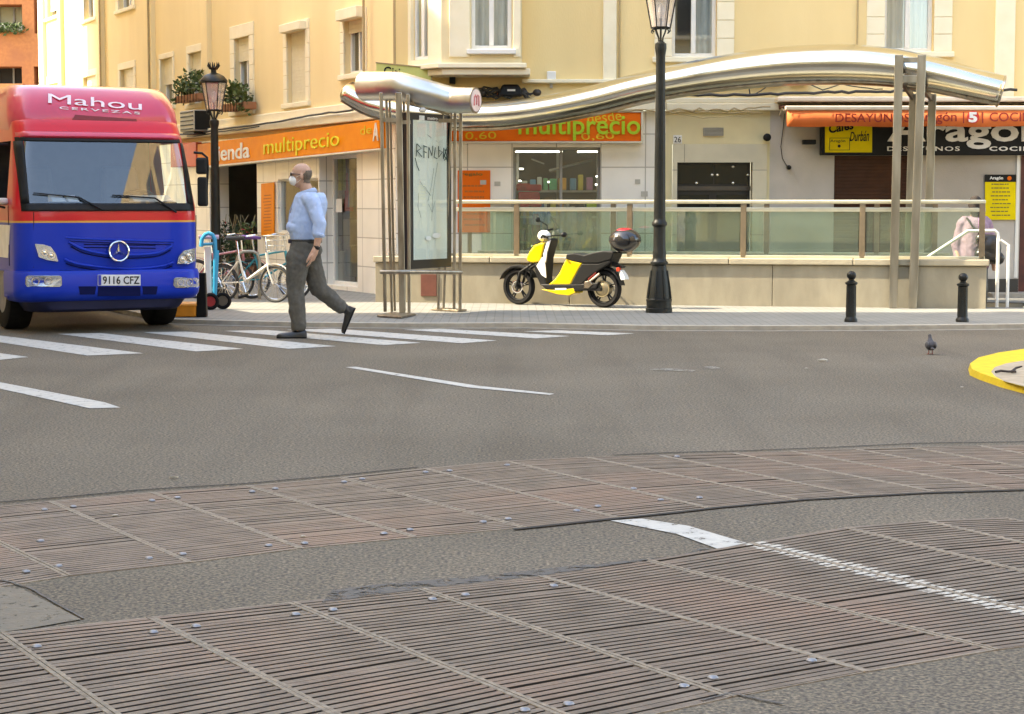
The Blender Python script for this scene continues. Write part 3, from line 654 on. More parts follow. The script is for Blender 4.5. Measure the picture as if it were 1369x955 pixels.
# windows
window(FR, WA, APT, sur=.24, depth=.16, curtain=[(.55, .95)], sashes=2, fw=.055)
window(FR, WB, APT, sur=.25, depth=.16, shut=.25, curtain=[(.05, .47), (.53, .97)], sashes=2, fw=.055)
window(LF, LW['w1'], APT, shut=1.0, sur=.16, box=.13); window(LF, LW['w2'], APT, shut=.24, sur=.14, box=.16, curtain=[(.52, .95)])
window(LF, LW['w3'], APT, shut=.32, sur=.22); window(LF, LW['w4'], APT, shut=.35, sur=.14); window(LF, LW['w5'], APT, shut=.55, sur=.10, sashes=1)
window(LF, LW['w6'], APT, shut=.6, sur=.14); window(LF, LW['w7'], APT, shut=.7, sur=.14); window(LF, LW['w8'], APT, shut=.3, sur=.2, curtain=[(.05, .5)]); window(LF, LW['w9'], APT, shut=.3, sur=.2)
window(LF, LW['w10'], APT, shut=.9, sur=.2); window(LF, LW['w11'], APT, shut=.6, sur=.2)
# ---- bay window on the corner
NB = .5
p590 = V(590, 60, YF - NB); p590.z = 0; p698 = V(698, 60, YF - NB); pc = V(541, 60, YF + .05); pc.z = 0
BFr = Frame((p590.x, YF - NB), (1, 0)); BL = Frame((p590.x, p590.y), (pc.x - p590.x, pc.y - p590.y)); bl_len = (Vector((pc.x, pc.y, 0)) - p590).length
bw = p698.x - p590.x; zb = 3.22
b1 = rect(BFr, 630, -50, 684, 66); b2 = rect(BL, 549, -50, 572, 80)
wall('bay_wall', BFr, 0, bw, zb, HT, [b1 + (.1,)], CREAM, APT); wall('bay_wall', BL, 0, bl_len, zb, HT, [b2 + (.1,)], CREAML, APT)
fbox('bay_wall', FR, p698.x - .004, p698.x, 0, NB, zb, HT, CREAM, APT)
window(BFr, b1, APT, depth=.1, curtain=[(.04, .48), (.52, .96)], fw=.055, sashes=2); window(BL, b2, APT, depth=.1, curtain=[(.1, .9)], fw=.05)
fbox('bay_stone_band', BFr, b1[0] - .30, b1[0] - .02, .0, .035, zb + .1, HT - .1, CREAML, APT, .01)
fbox('bay_stone_band', BFr, b1[1] + .02, b1[1] + .12, .0, .035, zb + .1, HT - .1, CREAML, APT, .01)
poly = [pc + Vector((-.08, .0, 0)), p590 + Vector((-.04, -.09, 0)), Vector((p698.x + .06, YF - NB - .09, 0)), Vector((p698.x + .06, YF, 0))]
mb = MB(); mb.prism([p + Vector((0, 0, zb - .05)) for p in poly], (0, 0, .07)); poly2 = [p + Vector((.05, .06, 0)) for p in poly]; mb.prism([p + Vector((0, 0, zb - .14)) for p in poly2], (0, 0, .089)); mb.build('bay_ledge', CREAML, APT, bevel=.012)
fbox('bay_sill', BFr, b1[0] - .06, b1[1] + .06, -.01, .09, b1[2] - .07, b1[2] - .003, WHITEP, APT, .008)
# ---- shop window and interior (front)
def glazing(fr, r, n, parent, nm='shop_window', fw=.05, fm=None, mull=(), gm=None):
    mb = MB(fr.mat()); u0, u1, z0, z1 = r[:4]
    for a, b, c, d in ((u0, u0 + fw, z0, z1), (u1 - fw, u1, z0, z1), (u0 + fw, u1 - fw, z0, z0 + fw), (u0 + fw, u1 - fw, z1 - fw, z1)): mb.box(a, b, n - .03, n + .03, c, d)
    for k in mull: c = u0 + (u1 - u0) * k; mb.box(c - .02, c + .02, n - .03, n + .03, z0 + fw, z1 - fw)
    o = mb.build(nm, fm or GREYB, parent, bevel=.003, bseg=1)
    mb = MB(fr.mat()); mb.add([(u0 + fw, n, z0 + fw), (u1 - fw, n, z0 + fw), (u1 - fw, n, z1 - fw), (u0 + fw, n, z1 - fw)], [(0, 1, 2, 3)]); mb.build('pane', gm or GLS, o, fix=False); return o
glazing(FR, sw, -.10, APT, fw=.035, mull=(.55,))
glazing(LF, w1, -.07, APT, fw=.035, fm=WHITEP)
glazing(LF, d2, -.25, APT, nm='shop_door', fw=.05, fm=WHITEP)
def room(fr, u0, u1, n0, n1, z0, z1, parent, m, name='shop_room'):
    mb = MB(fr.mat()); mb.add([(u0, n0, z0), (u0, n1, z0), (u1, n1, z0), (u1, n0, z0), (u0, n0, z1), (u0, n1, z1), (u1, n1, z1), (u1, n0, z1)], [(0, 1, 2, 3), (4, 5, 6, 7), (1, 2, 6, 5), (0, 1, 5, 4), (2, 3, 7, 6)]); return mb.build(name, m, parent, fix=False)
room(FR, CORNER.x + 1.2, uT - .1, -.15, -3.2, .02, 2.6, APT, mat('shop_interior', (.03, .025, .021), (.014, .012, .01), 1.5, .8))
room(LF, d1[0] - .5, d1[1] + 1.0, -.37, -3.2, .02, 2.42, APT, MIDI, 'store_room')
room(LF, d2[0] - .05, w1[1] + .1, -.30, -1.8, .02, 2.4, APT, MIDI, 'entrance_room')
TUBE = mat('lit_tube', (.9, .9, .9), None, 5, .5, emit=(1, .97, .9), estr=2.5)
for a, b, y in ((688, 752, 203), (772, 801, 203)):
    c, z = FR.at(a, y, -1.0); d, _ = FR.at(b, y, -1.0); mb = MB(FR.mat()); mb.box(c, d, -1.02, -.98, z - .009, z + .009); tag(mb.build('fluorescent_tube', TUBE), 'lit %s fluorescent tube in the shop window' % ('longer left' if a < 700 else 'shorter right'), 'lamp')
p = V(735, 228, YF + 1.3); q = V(792, 214, YF + 2.2); mb = MB(); mb.tube([p, q], .018, 6); tag(mb.build('ceiling_track', GREYB), 'grey diagonal ceiling track seen inside the shop window', 'ceiling track')
p = V(711, 213, YF + 1.6); q = V(727, 219, YF + 1.4); mb = MB(); mb.tube([p, q], .012, 6); tag(mb.build('ceiling_rod', GREYB), 'short grey rod under the shop ceiling', 'rod')
for px, py, w_ in ((697, 226, 5), (695, 242, 3), (736, 243.5, 10), (798, 236, 2), (797, 247, 2)):
    c, z = FR.at(px, py, -1.6); mb = MB(FR.mat()); mb.box(c - w_ * .006, c + w_ * .006, -1.62, -1.58, z - .009, z + .009); tag(mb.build('spotlight', TUBE), {697: 'small lit spot at the upper left inside the shop window', 695: 'small lit spot just above the red bags', 736: 'wide lit spot right of the red bags', 798: 'tiny lit spot near the right shop window edge', 797: 'tiny lit spot under another at the right window edge'}[px], 'lamp')
# goods in the shop window
rb = mat('red_cloth', (.62, .02, .04), (.4, .012, .03), 12, .6)
t = thing('bag_rack', 'stack of bright red bags hanging at the left of the shop window', 'bags', FR.w((FR.at(707, 380, -.6)[0], -.6, .35)))
for i, (px, py, w_, h_) in enumerate([(700, 250, .17, .10), (715, 251, .16, .09), (707, 262, .26, .11), (699, 273, .16, .09), (716, 272, .14, .09)]):
    c, z = FR.at(px, py, -.5); mb = MB(FR.mat()); mb.box(c - w_ * .6, c + w_ * .6, -.6, -.4, z - h_ * .6, z + h_ * .5); mb.build('bag', rb, t, bevel=.03, bseg=3)
colset = [(.55, .03, .03), (.05, .12, .35), (.55, .50, .42), (.08, .09, .08), (.10, .28, .22), (.45, .42, .36), (.06, .06, .07), (.10, .22, .12), (.5, .45, .4), (.12, .12, .14), (.07, .16, .13)]
def garment(fr, u, n, z, w_, h_, col, lb, name='hanging_garment'):
    k = 12; mb = MB(fr.mat()); mb.smooth = True; rings = []
    for j in range(7):
        v = j / 6; ww = w_ * (.55 + .45 * min(1, v * 3)) * (1 + .12 * v); rings.append([(u + ww * .5 * cos(2 * pi * i / k), n + .05 * sin(2 * pi * i / k) * (1 + .4 * sin(i * 2.4 + j * .4)), z - h_ * v) for i in range(k)])
    mb.loft(rings); o = mb.build(name, mat('cloth_%d' % (int(col[0] * 999 + col[1] * 99 + col[2] * 9)), col, tuple(x * .6 for x in col), 14, .9)); return tag(o, lb, 'garment', 'clothes hanging in the shops')
poss = [(716, 300, 0), (724, 285, 1), (733, 300, 8), (741, 310, 3), (757, 285, 5), (765, 290, 5), (777, 285, 3), (786, 282, 7), (770, 315, 4), (781, 318, 4), (792, 316, 10)]
names = ['red', 'blue', 'beige', 'dark', 'pale', 'second pale', 'dark', 'green and dark', 'green', 'deep green', 'teal']
for (px, py, ci), nm_ in zip(poss, names):
    c, z = FR.at(px, py, -.7); garment(FR, c, -.45 - .4 * random.random(), z + .15, .12, .45, colset[ci], '%s garment in the shop window, %s' % (nm_, 'beside the red bags' if px < 735 else 'low behind the railing' if py > 309 else 'right of the window mullion'))
YC = mat('yellow_plastic', (.8, .7, .02), None, 8, .5)
c, z = FR.at(791, 276, -.3); mb = MB(FR.mat()); mb.box(c - .07, c + .07, -.34, -.30, z - .06, z + .06); tag(mb.build('price_card', mat('lime_card', (.6, .75, .05), None, 8, .5)), 'lime price card at the right of the shop window', 'sign')
# shelves with goods inside the shop
sk = thing('shop_shelf', 'dark shelf rack with goods behind the shop window', 'shelf', FR.w((FR.at(745, 380, -1.5)[0], -1.5, .02)))
us_ = [FR.at(x, 300, -1.5)[0] for x in (692, 800)]
for z_ in (.75, 1.12, 1.5): fbox('shelf_board', FR, us_[0], us_[1], -1.75, -1.35, z_, z_ + .03, GREYB, sk)
for u_ in (us_[0], (us_[0] + us_[1]) / 2, us_[1]): fbox('upright', FR, u_ - .02, u_ + .02, -1.76, -1.73, .02, 2.2, GREYB, sk)
rg_ = random.Random(21); cc_ = [(.6, .05, .04), (.65, .55, .1), (.1, .3, .5), (.6, .6, .55), (.1, .4, .2), (.5, .2, .4), (.7, .35, .05)]
for z_ in (.78, 1.15, 1.53):
    u_ = us_[0] + .05
    while u_ < us_[1] - .12:
        w_, h_ = rg_.uniform(.06, .14), rg_.uniform(.08, .24); ci = rg_.randrange(7)
        mb = MB(FR.mat()); mb.box(u_, u_ + w_, -1.7, -1.45, z_ + .001, z_ + h_); tag(mb.build('merchandise_box', mat('goods_%d' % ci, cc_[ci], None, 9, .6), None, bevel=.012), 'small coloured box on the shelf inside the shop window', 'box', 'boxes on the shop shelf'); u_ += w_ + rg_.uniform(.02, .06)
# left doorway: dark store with plants and goods
for px, py, ci, lb in ((457, 225, 2, 'beige'), (462, 222, 8, 'cream'), (470, 232, 0, 'red'), (475, 226, 9, 'dark')):
    c, z = LF.at(px, py, -.8); garment(LF, c, -.75, z, .22, .6, colset[ci], lb + ' garment hanging behind the glass shop door')
c, z = LF.at(461, 225, -.6); garment(LF, c, -.55, z + .2, .09, .55, (.75, .70, .05), 'bright yellow garment hanging behind the glass shop door')
for k, (px, py) in enumerate([(458, 330), (470, 310), (474, 345), (463, 352)]):
    c, z = LF.at(px, py, -.9); mb = MB(LF.mat()); mb.box(c - .13, c + .13, -1.0, -.8, max(.05, z - .3), z + .2); tag(mb.build('merchandise_box', mat('box_%d' % k, [(.2, .19, .16), (.32, .3, .26), (.12, .14, .13), (.5, .47, .4)][k], None, 9, .7), bevel=.02), ['grey carton, leftmost behind the glass shop door', 'pale carton highest behind the glass shop door', 'dark carton low at the right of the shop door', 'cream carton low behind the glass shop door'][k], 'box')
fr_ = rect(LF, 449, 266, 457, 284, -.22); mb = MB(LF.mat()); mb.box(fr_[0], fr_[1], -.225, -.218, fr_[2], fr_[3]); tag(mb.build('paper_notice', WPAINT), 'white paper notice taped to the glass shop door', 'notice')
rnd = random.Random(3)
RF = mat('red_flower', (.45, .04, .05), (.25, .02, .03), 30, .7)
for k, (px, py, n_, rr, lb) in enumerate([(303, 300, -.1, .32, 'dark leafy potted plant left in the shop doorway'), (318, 312, .15, .30, 'green potted plant with pale stems in the shop doorway'), (333, 316, .05, .28, 'reddish potted plant at the right of the shop doorway')]):
    c, z = LF.at(px, py, n_); b_ = LF.w((c, n_, .04)); t = thing('potted_plant', lb, 'plant', b_)
    mb = MB(); mb.lathe([(.09, 0), (.13, .22), (.14, .24), (.12, .24)], b_, seg=14); mb.build('pot', mat('clay_pot', (.30, .12, .06), None, 9, .8), t)
    mb = MB(); leaves(mb, b_ + Vector((0, 0, .60)), rr * .7, rr * .7, .38, 260, .085, rnd); mb.build('foliage', LEAFD if k < 2 else LEAF, t, fix=False)
    if k != 1: mb = MB(); leaves(mb, b_ + Vector((0, 0, .62)), rr * .7, rr * .7, .35, 60, .05, rnd); mb.build('flowers', RF, t, fix=False)
    mb = MB()
    for j in range(4): mb.tube([b_ + Vector((0, 0, .2)), b_ + Vector((rnd.uniform(-.1, .1), rnd.uniform(-.1, .1), .7)), b_ + Vector((rnd.uniform(-.22, .22), rnd.uniform(-.2, .2), 1.1))], [.012, .009, .005], 5)
    mb.build('stem', mat('pale_stem', (.35, .28, .15), None, 9, .7), t)
for k, (px, z0_, ci) in enumerate([(322, .9, 0), (330, .7, 2), (338, 1.0, 8)]):
    c, z = LF.at(px, 290, -1.6); garment(LF, c, -1.5, z0_ + .3, .25, .5, colset[ci], ['red', 'beige', 'cream'][k] + ' goods hanging deep inside the open store')
# ---- portal door
t = APT
mb = MB(FR.mat()); mb.box(dr[0], dr[1], -.26, -.22, dr[2], dr[3]); pd = mb.build('entrance_door', mat('dark_metal_door', (.022, .018, .015), None, 7, .4, .2), t)
zmid = FR.at(950, 249)[1]
for (a, b, c, d) in ((.03, .5, zmid + .03, dr[3] - .03), (.52, .97, zmid + .03, dr[3] - .03), (.04, .45, .5, zmid - .12), (.55, .96, .5, zmid - .12)):
    u0, u1 = dr[0] + (dr[1] - dr[0]) * a, dr[0] + (dr[1] - dr[0]) * b; fbox('pane', FR, u0, u1, -.219, -.212, c, d, mat('dark_glass', (.015, .018, .015), None, 4, .12, spec=.35), pd)
for px, py in ((952, 234), (959, 234), (980, 223), (980, 245), (1000, 234), (931, 245)):
    u_, z_ = FR.at(px, py, -.2); mb = MB(FR.mat()); mb.lathe([(.02, -.21), (.02, -.195), (.012, -.19)], (u_, 0, z_), 'Y', 10); mb.build('door_stud', CHROME, pd)
fbox('door_rail', FR, dr[0], dr[1], -.215, -.19, zmid - .06, zmid + .0, mat('dark_metal_rail', (.10, .085, .07), None, 7, .4, .5), pd)
r_ = rect(FR, 940, 171, 967, 182); g = thing('vent_grille', 'small grey ventilation grille above the dark house door', 'vent', FR.w((r_[0], .02, r_[2])))
fbox('frame', FR, r_[0], r_[1], .002, .015, r_[2], r_[3], GREYB, g)
for i in range(6): z_ = r_[2] + (r_[3] - r_[2]) * (i + .3) / 6; fbox('slat', FR, r_[0] + .01, r_[1] - .01, .016, .028, z_, z_ + .010, mat('grille_slat', (.45, .43, .37), None, 8, .5), g)
n_ = thing('house_number_plate', 'white house number plate reading 26 beside the door portal', 'house number', FR.w((FR.at(906, 187)[0], 0, FR.at(906, 187)[1])))
r_ = rect(FR, 900, 181, 911.5, 192.5); fbox('plate', FR, r_[0], r_[1], .002, .014, r_[2], r_[3], WPAINT, n_, .003)
text_quad('26', *quad3(FR, [(901.3, 190.5), (910.5, 190.5), (910.5, 183), (901.3, 183)], .015), BLACK, 'numerals', n_, .004)
mb = MB(FR.mat()); c, z = FR.at(1025, 184, .1); mb.lathe([(.02, 0), (.03, .02), (.05, .08), (.055, .16), (.04, .17)], (c, 0, z), 'Y', 14); tag(mb.build('wall_lamp', BLACK), 'small round black lamp on the cream wall right of the house number', 'lamp')
t = thing('floodlight', 'flat black floodlight on the grey wall left of the cafe sign', 'lamp', FR.w((FR.at(1080, 190)[0], 0, FR.at(1080, 190)[1])))
c, z = FR.at(1081, 190, .1); mb = MB(FR.mat()); mb.box(c - .09, c + .09, .06, .2, z - .035, z + .03); mb.build('lamp_head', BLACK, t, bevel=.01); mb = MB(FR.mat()); mb.box(c - .02, c + .02, 0, .06, z - .03, z + .03); mb.build('bracket', BLACK, t)
c, z = FR.at(1055, 224, .05); mb = MB(FR.mat()); mb.lathe([(.03, 0), (.035, .03), (.03, .07), (.015, .08)], (c, 0, z), 'Y', 12); tag(mb.build('wall_socket', BLACK), 'round black fitting at the end of a hanging wire on the grey wall', 'fitting')
# roller shutter, cafe door
mb = MB(FR.mat()); k = 38; h = (sh[3] - sh[2]) / k
for i in range(k): mb.box(sh[0], sh[1], -.12, -.10, sh[2] + i * h + .004, sh[2] + (i + 1) * h - .003)
mb.box(sh[0], sh[1], -.125, -.108, sh[2], sh[3]); mb.build('brown_roller_shutter', mat('brown_metal_shutter', (.095, .042, .024), (.07, .032, .018), 6, .6, spec=.2), APT, bevel=.004, bseg=1)
fbox('cafe_door', FR, cd[0], cd[1], -.12, -.08, cd[2], cd[3], mat('dark_red_door', (.12, .025, .015), (.06, .012, .01), 5, .5), APT)
fbox('threshold', FR, FR.at(1318, 390)[0], 12, 0, .35, .0, .10, KERB, APT, .01)

# ---- signs
def panel(name, fr, pts, n, th, m, parent, bevel=.008):
    q = quad3(fr, pts, n); mb = MB(); mb.prism(q, -fr.n * th); return mb.build(name, m, parent, bevel=bevel, bseg=1)
SL = thing('shop_sign', 'long orange shop fascia sign reading tienda multiprecio on the side street facade', 'sign', LF.w((3, .1, 2.0)))
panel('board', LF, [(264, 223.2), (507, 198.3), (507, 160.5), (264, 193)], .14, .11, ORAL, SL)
panel('frame', LF, [(264, 226), (507.5, 201.3), (507.5, 198.4), (264, 223.3)], .16, .14, mat('pale_frame', (.72, .66, .50), None, 7, .4), SL)
def ql(x0, x1, yb0, yb1, yt0, yt1): return [(x0, yb0), (x1, yb1), (x1, yt1), (x0, yt0)]
text_quad('tienda', *quad3(LF, ql(284, 334, 216.8, 211, 196, 189.5), .142), WPAINT, 'lettering', SL, .012, bold=.012)
text_quad('multiprecio', *quad3(LF, ql(353, 454, 213, 201.5, 187, 174.5), .142), mat('lime_lettering', (.88, .78, .03), None, 8, .5), 'lettering', SL, .012, bold=-.003)
text_quad('A', *quad3(LF, ql(499, 506.5, 189, 188, 165, 163.5), .142), WPAINT, 'lettering', SL, .012, bold=.02)
text_quad('de', *quad3(LF, ql(482, 497, 181, 178.5, 169, 167), .142), YELL, 'lettering', SL, .006)
SF = thing('shop_sign', 'orange shop fascia sign reading multiprecio in green behind the wavy canopy', 'sign', FR.w((0, .1, 2.1)))
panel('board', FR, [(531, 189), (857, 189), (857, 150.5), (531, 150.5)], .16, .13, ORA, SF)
for pts in ([(531, 191.6), (860, 191.6), (860, 189.1), (531, 189.1)], [(531, 150.4), (860, 150.4), (860, 148), (531, 148)], [(857.2, 189), (860, 189), (860, 150.5), (857.2, 150.5)]): panel('frame', FR, pts, .18, .17, mat('pale_frame', (.72, .66, .50)), SF, .003)
text_quad('desde', *quad3(FR, [(786, 166), (832, 161), (829, 147.5), (784, 152)], .162), YELL, 'lettering', SF, .004)
text_quad('0,60', *quad3(FR, [(778, 189), (822, 187), (820, 177), (776, 178)], .162), YELL, 'lettering', SF, .004)
text_quad('0,60', *quad3(FR, [(622, 188.5), (664, 187), (663, 176), (622, 177)], .162), YELL, 'lettering', SF, .004)
text_quad('multiprecio', *quad3(FR, [(693, 188.3), (856, 188.3), (856, 153.5), (693, 153.5)], .168), GREENL, 'lettering', SF, .012, bold=.012)
SR = thing('shop_sign', 'short red shop sign beyond the orange fascia on the side street', 'sign', LF.w((9, .1, 2)))
panel('board', LF, [(228, 224), (262, 222.5), (262, 190), (228, 193)], .14, .11, REDS, SR)
def poster(fr, pts, n, m, lb, head, rows, hm, lm, parent=None, name='wall_poster', x0=.15, x1=.85, v0=.08, v1=.80):
    q = quad3(fr, pts, n); t = thing(name, lb, 'poster', q[0]); mb = MB(); mb.prism(q, -fr.n * .015); mb.build('sheet', m, t)
    P = lambda s, v: (q[0] * (1 - s) + q[1] * s) * (1 - v) + (q[3] * (1 - s) + q[2] * s) * v
    if head: text_quad(head, P(.15, .88), P(.85, .88), P(.85, .96), P(.15, .96), hm, 'heading', t, .003, .001, bold=.02)
    r_ = random.Random(len(lb)); mb = MB()
    for i in range(rows):
        v = v0 + (v1 - v0) * (i + .3) / rows; h = (v1 - v0) / rows * .32; a, b = x0 + r_.uniform(0, .12), x1 - r_.uniform(0, .12)
        s = a; mb = MB()
        while s < b:
            e = min(b, s + r_.uniform(.05, .16)); mb.prism([P(s, v), P(e, v), P(e, v + h), P(s, v + h)], fr.n * .002); s = e + .02
        mb.build('text_line', lm, t)
    return t
OD = mat('orange_text', (.55, .14, .01), None, 8, .6)
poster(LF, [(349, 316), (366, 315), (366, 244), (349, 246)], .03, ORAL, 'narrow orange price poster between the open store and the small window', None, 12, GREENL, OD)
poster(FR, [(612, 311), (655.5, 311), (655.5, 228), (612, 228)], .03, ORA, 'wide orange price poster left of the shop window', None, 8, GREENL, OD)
q = quad3(FR, [(617, 236), (645, 236), (645, 231), (617, 231)], .032)
text_quad('regalo', *q, mat('dark_green', (.05, .15, .02), None, 8, .5), 'poster_heading', None, .003)
o = bpy.data.objects['poster_heading']; o.parent = [x for x in bpy.data.objects if x.get('label', '').startswith('wide orange price')][0]; inv = wm(o.parent).inverted()
for v in o.data.vertices: v.co = inv @ v.co
for lb, pts in (('small white card on the wide orange poster', [(642, 247), (650, 247), (650, 241), (642, 241)]), ('small white notice on the tiles between poster and shop window', [(661, 249), (669, 249), (669, 243), (661, 243)]), ('small grey notice right of the shop window', [(857, 263), (866, 263), (866, 256), (857, 256)]), ('second small notice right of the shop window, above and left', [(849, 246), (856, 246), (856, 240), (849, 240)])):
    q = quad3(FR, pts, .036 if 'card' in lb else .01); mb = MB(); mb.prism(q, -FR.n * .004); tag(mb.build('notice', mat('grey_notice', (.55, .52, .45), None, 20, .6)), lb, 'notice')
# cafe menu poster
mt = poster(FR, [(1317, 294), (1358, 294), (1358, 234), (1317, 234)], .03, YSIGN, 'yellow menu poster with black header on the grey cafe wall', None, 9, WPAINT, mat('menu_text', (.25, .18, .02), None, 8, .6), v0=.06, v1=.84)
q = quad3(FR, [(1316.6, 243.4), (1358.4, 243.4), (1358.4, 233.6), (1316.6, 233.6)], .036); mb = MB(); mb.prism(q, -FR.n * .01); mb.build('header', BLACK, mt)
text_quad('Aragón', *quad3(FR, [(1323, 241.3), (1341, 241.3), (1341, 236), (1323, 236)], .037), WPAINT, 'lettering', mt, .003, bold=.03)
mb = MB(FR.mat()); c, z = FR.at(1348.5, 238.6); mb.lathe([(.03, .038), (.03, .042)], (c, 0, z), 'Y', 14); mb.build('emblem', ORA, mt)
# cafe board
CB = thing('cafe_sign', 'long black cafe sign board reading Aragón over the brown shutter', 'sign', FR.w((4.6, .1, 2)))
panel('board', FR, [(1098, 207.5), (1560, 207.5), (1560, 150), (1098, 150)], .16, .15, BLACK, CB)
text_quad('Aragón', *quad3(FR, [(1186, 199.5), (1395, 199.5), (1395, 157), (1186, 157)], .162), WPAINT, 'lettering', CB, .02, bold=.022)
text_quad('DESAYUNOS', *quad3(FR, [(1186, 202), (1283, 202), (1283, 196), (1186, 196)], .162), WPAINT, 'lettering', CB, .01, bold=.015, spacing=1.2)
text_quad('COCINA', *quad3(FR, [(1322.5, 202), (1392, 202), (1392, 196), (1322.5, 196)], .162), WPAINT, 'lettering', CB, .01, bold=.03, spacing=1.2)
panel('yellow_panel', FR, [(1103, 204), (1166, 204), (1166, 160), (1103, 160)], .172, .01, YSIGN, CB, .002)
text_quad('Cafés', *quad3(FR, [(1108, 179), (1141, 173), (1141, 161), (1108, 166)], .174), BLACK, 'lettering', CB, .003, bold=.03)
text_quad('Durbán', *quad3(FR, [(1136, 189), (1162, 189), (1162, 174), (1136, 177)], .174), BLACK, 'lettering', CB, .003, bold=.01, shear=.3)
text_quad('Aragón', *quad3(FR, [(1110, 191.5), (1130, 191.5), (1130, 186.5), (1110, 186.5)], .174), BLACK, 'lettering', CB, .003)
mb = MB(FR.mat()); r_ = rect(FR, 1106, 185, 1133, 201.5)
for a, b, c, d in ((r_[0], r_[1], r_[2], r_[2] + .006), (r_[0], r_[1], r_[3] - .006, r_[3]), (r_[0], r_[0] + .006, r_[2] + .006, r_[3] - .006), (r_[1] - .006, r_[1], r_[2] + .006, r_[3] - .006)): mb.box(a, b, .173, .176, c, d)
c, z = FR.at(1119, 196); mb.lathe([(.022, .173), (.022, .176)], (c, 0, z), 'Y', 10); mb.build('label_border', BLACK, CB)
# ---- awning
AW = thing('awning', 'retractable cafe awning with cream casing and orange lettered valance', 'awning', FR.w((5, .3, 2.4)))
AWF = mat('orange_valance', (.82, .20, .05), (.76, .18, .045), 9, .8); CRM = mat('cream_casing', (.80, .68, .52), None, 6, .5)
ua = FR.at(1042, 135, .5)[0]
fbox('casing', FR, ua, 12, .02, .36, FR.at(1200, 136.5, .36)[1], FR.at(1200, 129, .36)[1], CRM, AW, .02)
mb = MB(FR.mat()); z1_ = FR.at(1200, 137.5, .36)[1]; z2_ = FR.at(1200, 142.5, .5)[1]; mb.hexa([(ua + .05, .02, z1_ - .08), (12, .02, z1_ - .08), (12, .5, z2_ - .01), (ua + .05, .5, z2_ - .01)], [(ua + .05, .02, z1_), (12, .02, z1_), (12, .5, z2_), (ua + .05, .5, z2_)]); mb.build('folded_fabric', mat('dark_fabric', (.12, .04, .02), None, 6, .9), AW)
fbox('front_bar', FR, FR.at(1050, 145, .58)[0], 12, .50, .58, FR.at(1200, 147.5, .58)[1], FR.at(1200, 141.5, .58)[1], CRM, AW, .015)
mb = MB(FR.mat()); mb.smooth = True; u0_, u1_ = FR.at(1052, 150, .56)[0], 12.0; za, zb_ = FR.at(1200, 169.5, .56)[1], FR.at(1200, 147.8, .56)[1]; k = 90
vs = []
for i in range(k + 1):
    u_ = u0_ + (u1_ - u0_) * i / k; vs += [(u_, .56 + .012 * sin(i * .9) + .006 * sin(i * .37), za - .006 * sin(i * .5)), (u_, .56, zb_)]
mb.add(vs, [(2 * i, 2 * i + 2, 2 * i + 3, 2 * i + 1) for i in range(k)]); mb.build('valance', AWF, AW, fix=False, solid=.004)
def vt(body, x0, x1, y0, y1, m=REDL, b=.005): text_quad(body, *quad3(FR, [(x0, y1), (x1, y1), (x1, y0), (x0, y0)], .585), m, 'lettering', AW, .003, bold=b)
vt('DESAYUNOS', 1117, 1216, 152, 163.5); vt('Aragón', 1223, 1279, 149.5, 166.5); vt('COCINA', 1323, 1392, 150.5, 162.5); vt('|', 1287.5, 1289, 150, 165); vt('|', 1313, 1314.5, 150, 165)
mb = MB(FR.mat()); c, z = FR.at(1301, 157, .58); mb.lathe([(.085, .580), (.085, .584)], (c, 0, z), 'Y', 24); mb.build('red_disc', mat('disc_red', (.62, .03, .02), None, 8, .5), AW); vt('5', 1295, 1306.5, 150, 164, WPAINT, .05)
mb = MB(FR.mat()); u_, z_ = FR.at(1049, 150, .5); mb.tube([(u_, .5, z_ + .02), (u_ + .0, .3, z_ + .07), (u_, .03, z_ - .02)], .015, 6); mb.build('arm', CRM, AW)
# hanging wire
mb = MB(FR.mat()); mb.tube([(*FR.at(x, y, .02)[:1], .02, FR.at(x, y, .02)[1]) for x, y in ((1049, 152), (1047, 172), (1044, 196), (1046, 212), (1052, 222))], .006, 5); tag(mb.build('hanging_wire', CABLE), 'thin wire hanging down the grey wall from the awning', 'wire')
# ---- cables along the facades
def cable(fr, pts, r, lb, n=.185, jit=.012, m=None):
    rnd = random.Random(int(pts[0][0])); q = []
    for (a, b) in zip(pts[:-1], pts[1:]):
        k = max(2, int(abs(b[0] - a[0]) / 9))
        for i in range(k):
            x, y = a[0] + (b[0] - a[0]) * i / k, a[1] + (b[1] - a[1]) * i / k; u, z = fr.at(x, y, n); q.append((u, n + rnd.uniform(-.01, .01), z + rnd.uniform(-jit, jit)))
    mb = MB(fr.mat()); mb.tube(q, r, 6); tag(mb.build('facade_cable', m or CABLE), lb, 'cable', 'cables along the facades')
cable(LF, [(170, 190), (250, 179), (355, 165), (410, 156), (468, 147), (520, 139)], .016, 'thick dark cable along the side street facade above the orange sign')
cable(LF, [(250, 183), (300, 176), (355, 168)], .010, 'thinner cable under the thick one on the side facade', n=.17)
cable(FR, [(790, 128), (885, 128), (1000, 127), (1060, 125), (1200, 122), (1369, 120)], .022, 'thick dark cable under the right half of the wavy canopy')
cable(FR, [(640, 146), (760, 147), (800, 145), (870, 148), (1000, 146), (1040, 139)], .012, 'tangled brown cable above the house door', jit=.03, m=PIPE)
cable(FR, [(880, 150), (960, 151), (1025, 150)], .010, 'brown cable sagging over the cream portal wall', jit=.012, m=PIPE)
cable(FR, [(884, 148), (940, 158), (990, 155), (1030, 150)], .005, 'thin loop of wire hanging over the house number wall', jit=.004, m=PIPE)
cable(FR, [(1003, 128), (1001, 116), (1008, 110), (1026, 108), (1040, 109)], .010, 'cable looping up to the white junction box', jit=.006)
cable(FR, [(1010, 126), (1022, 118), (1030, 112)], .008, 'short cable beside the junction box', jit=.006)
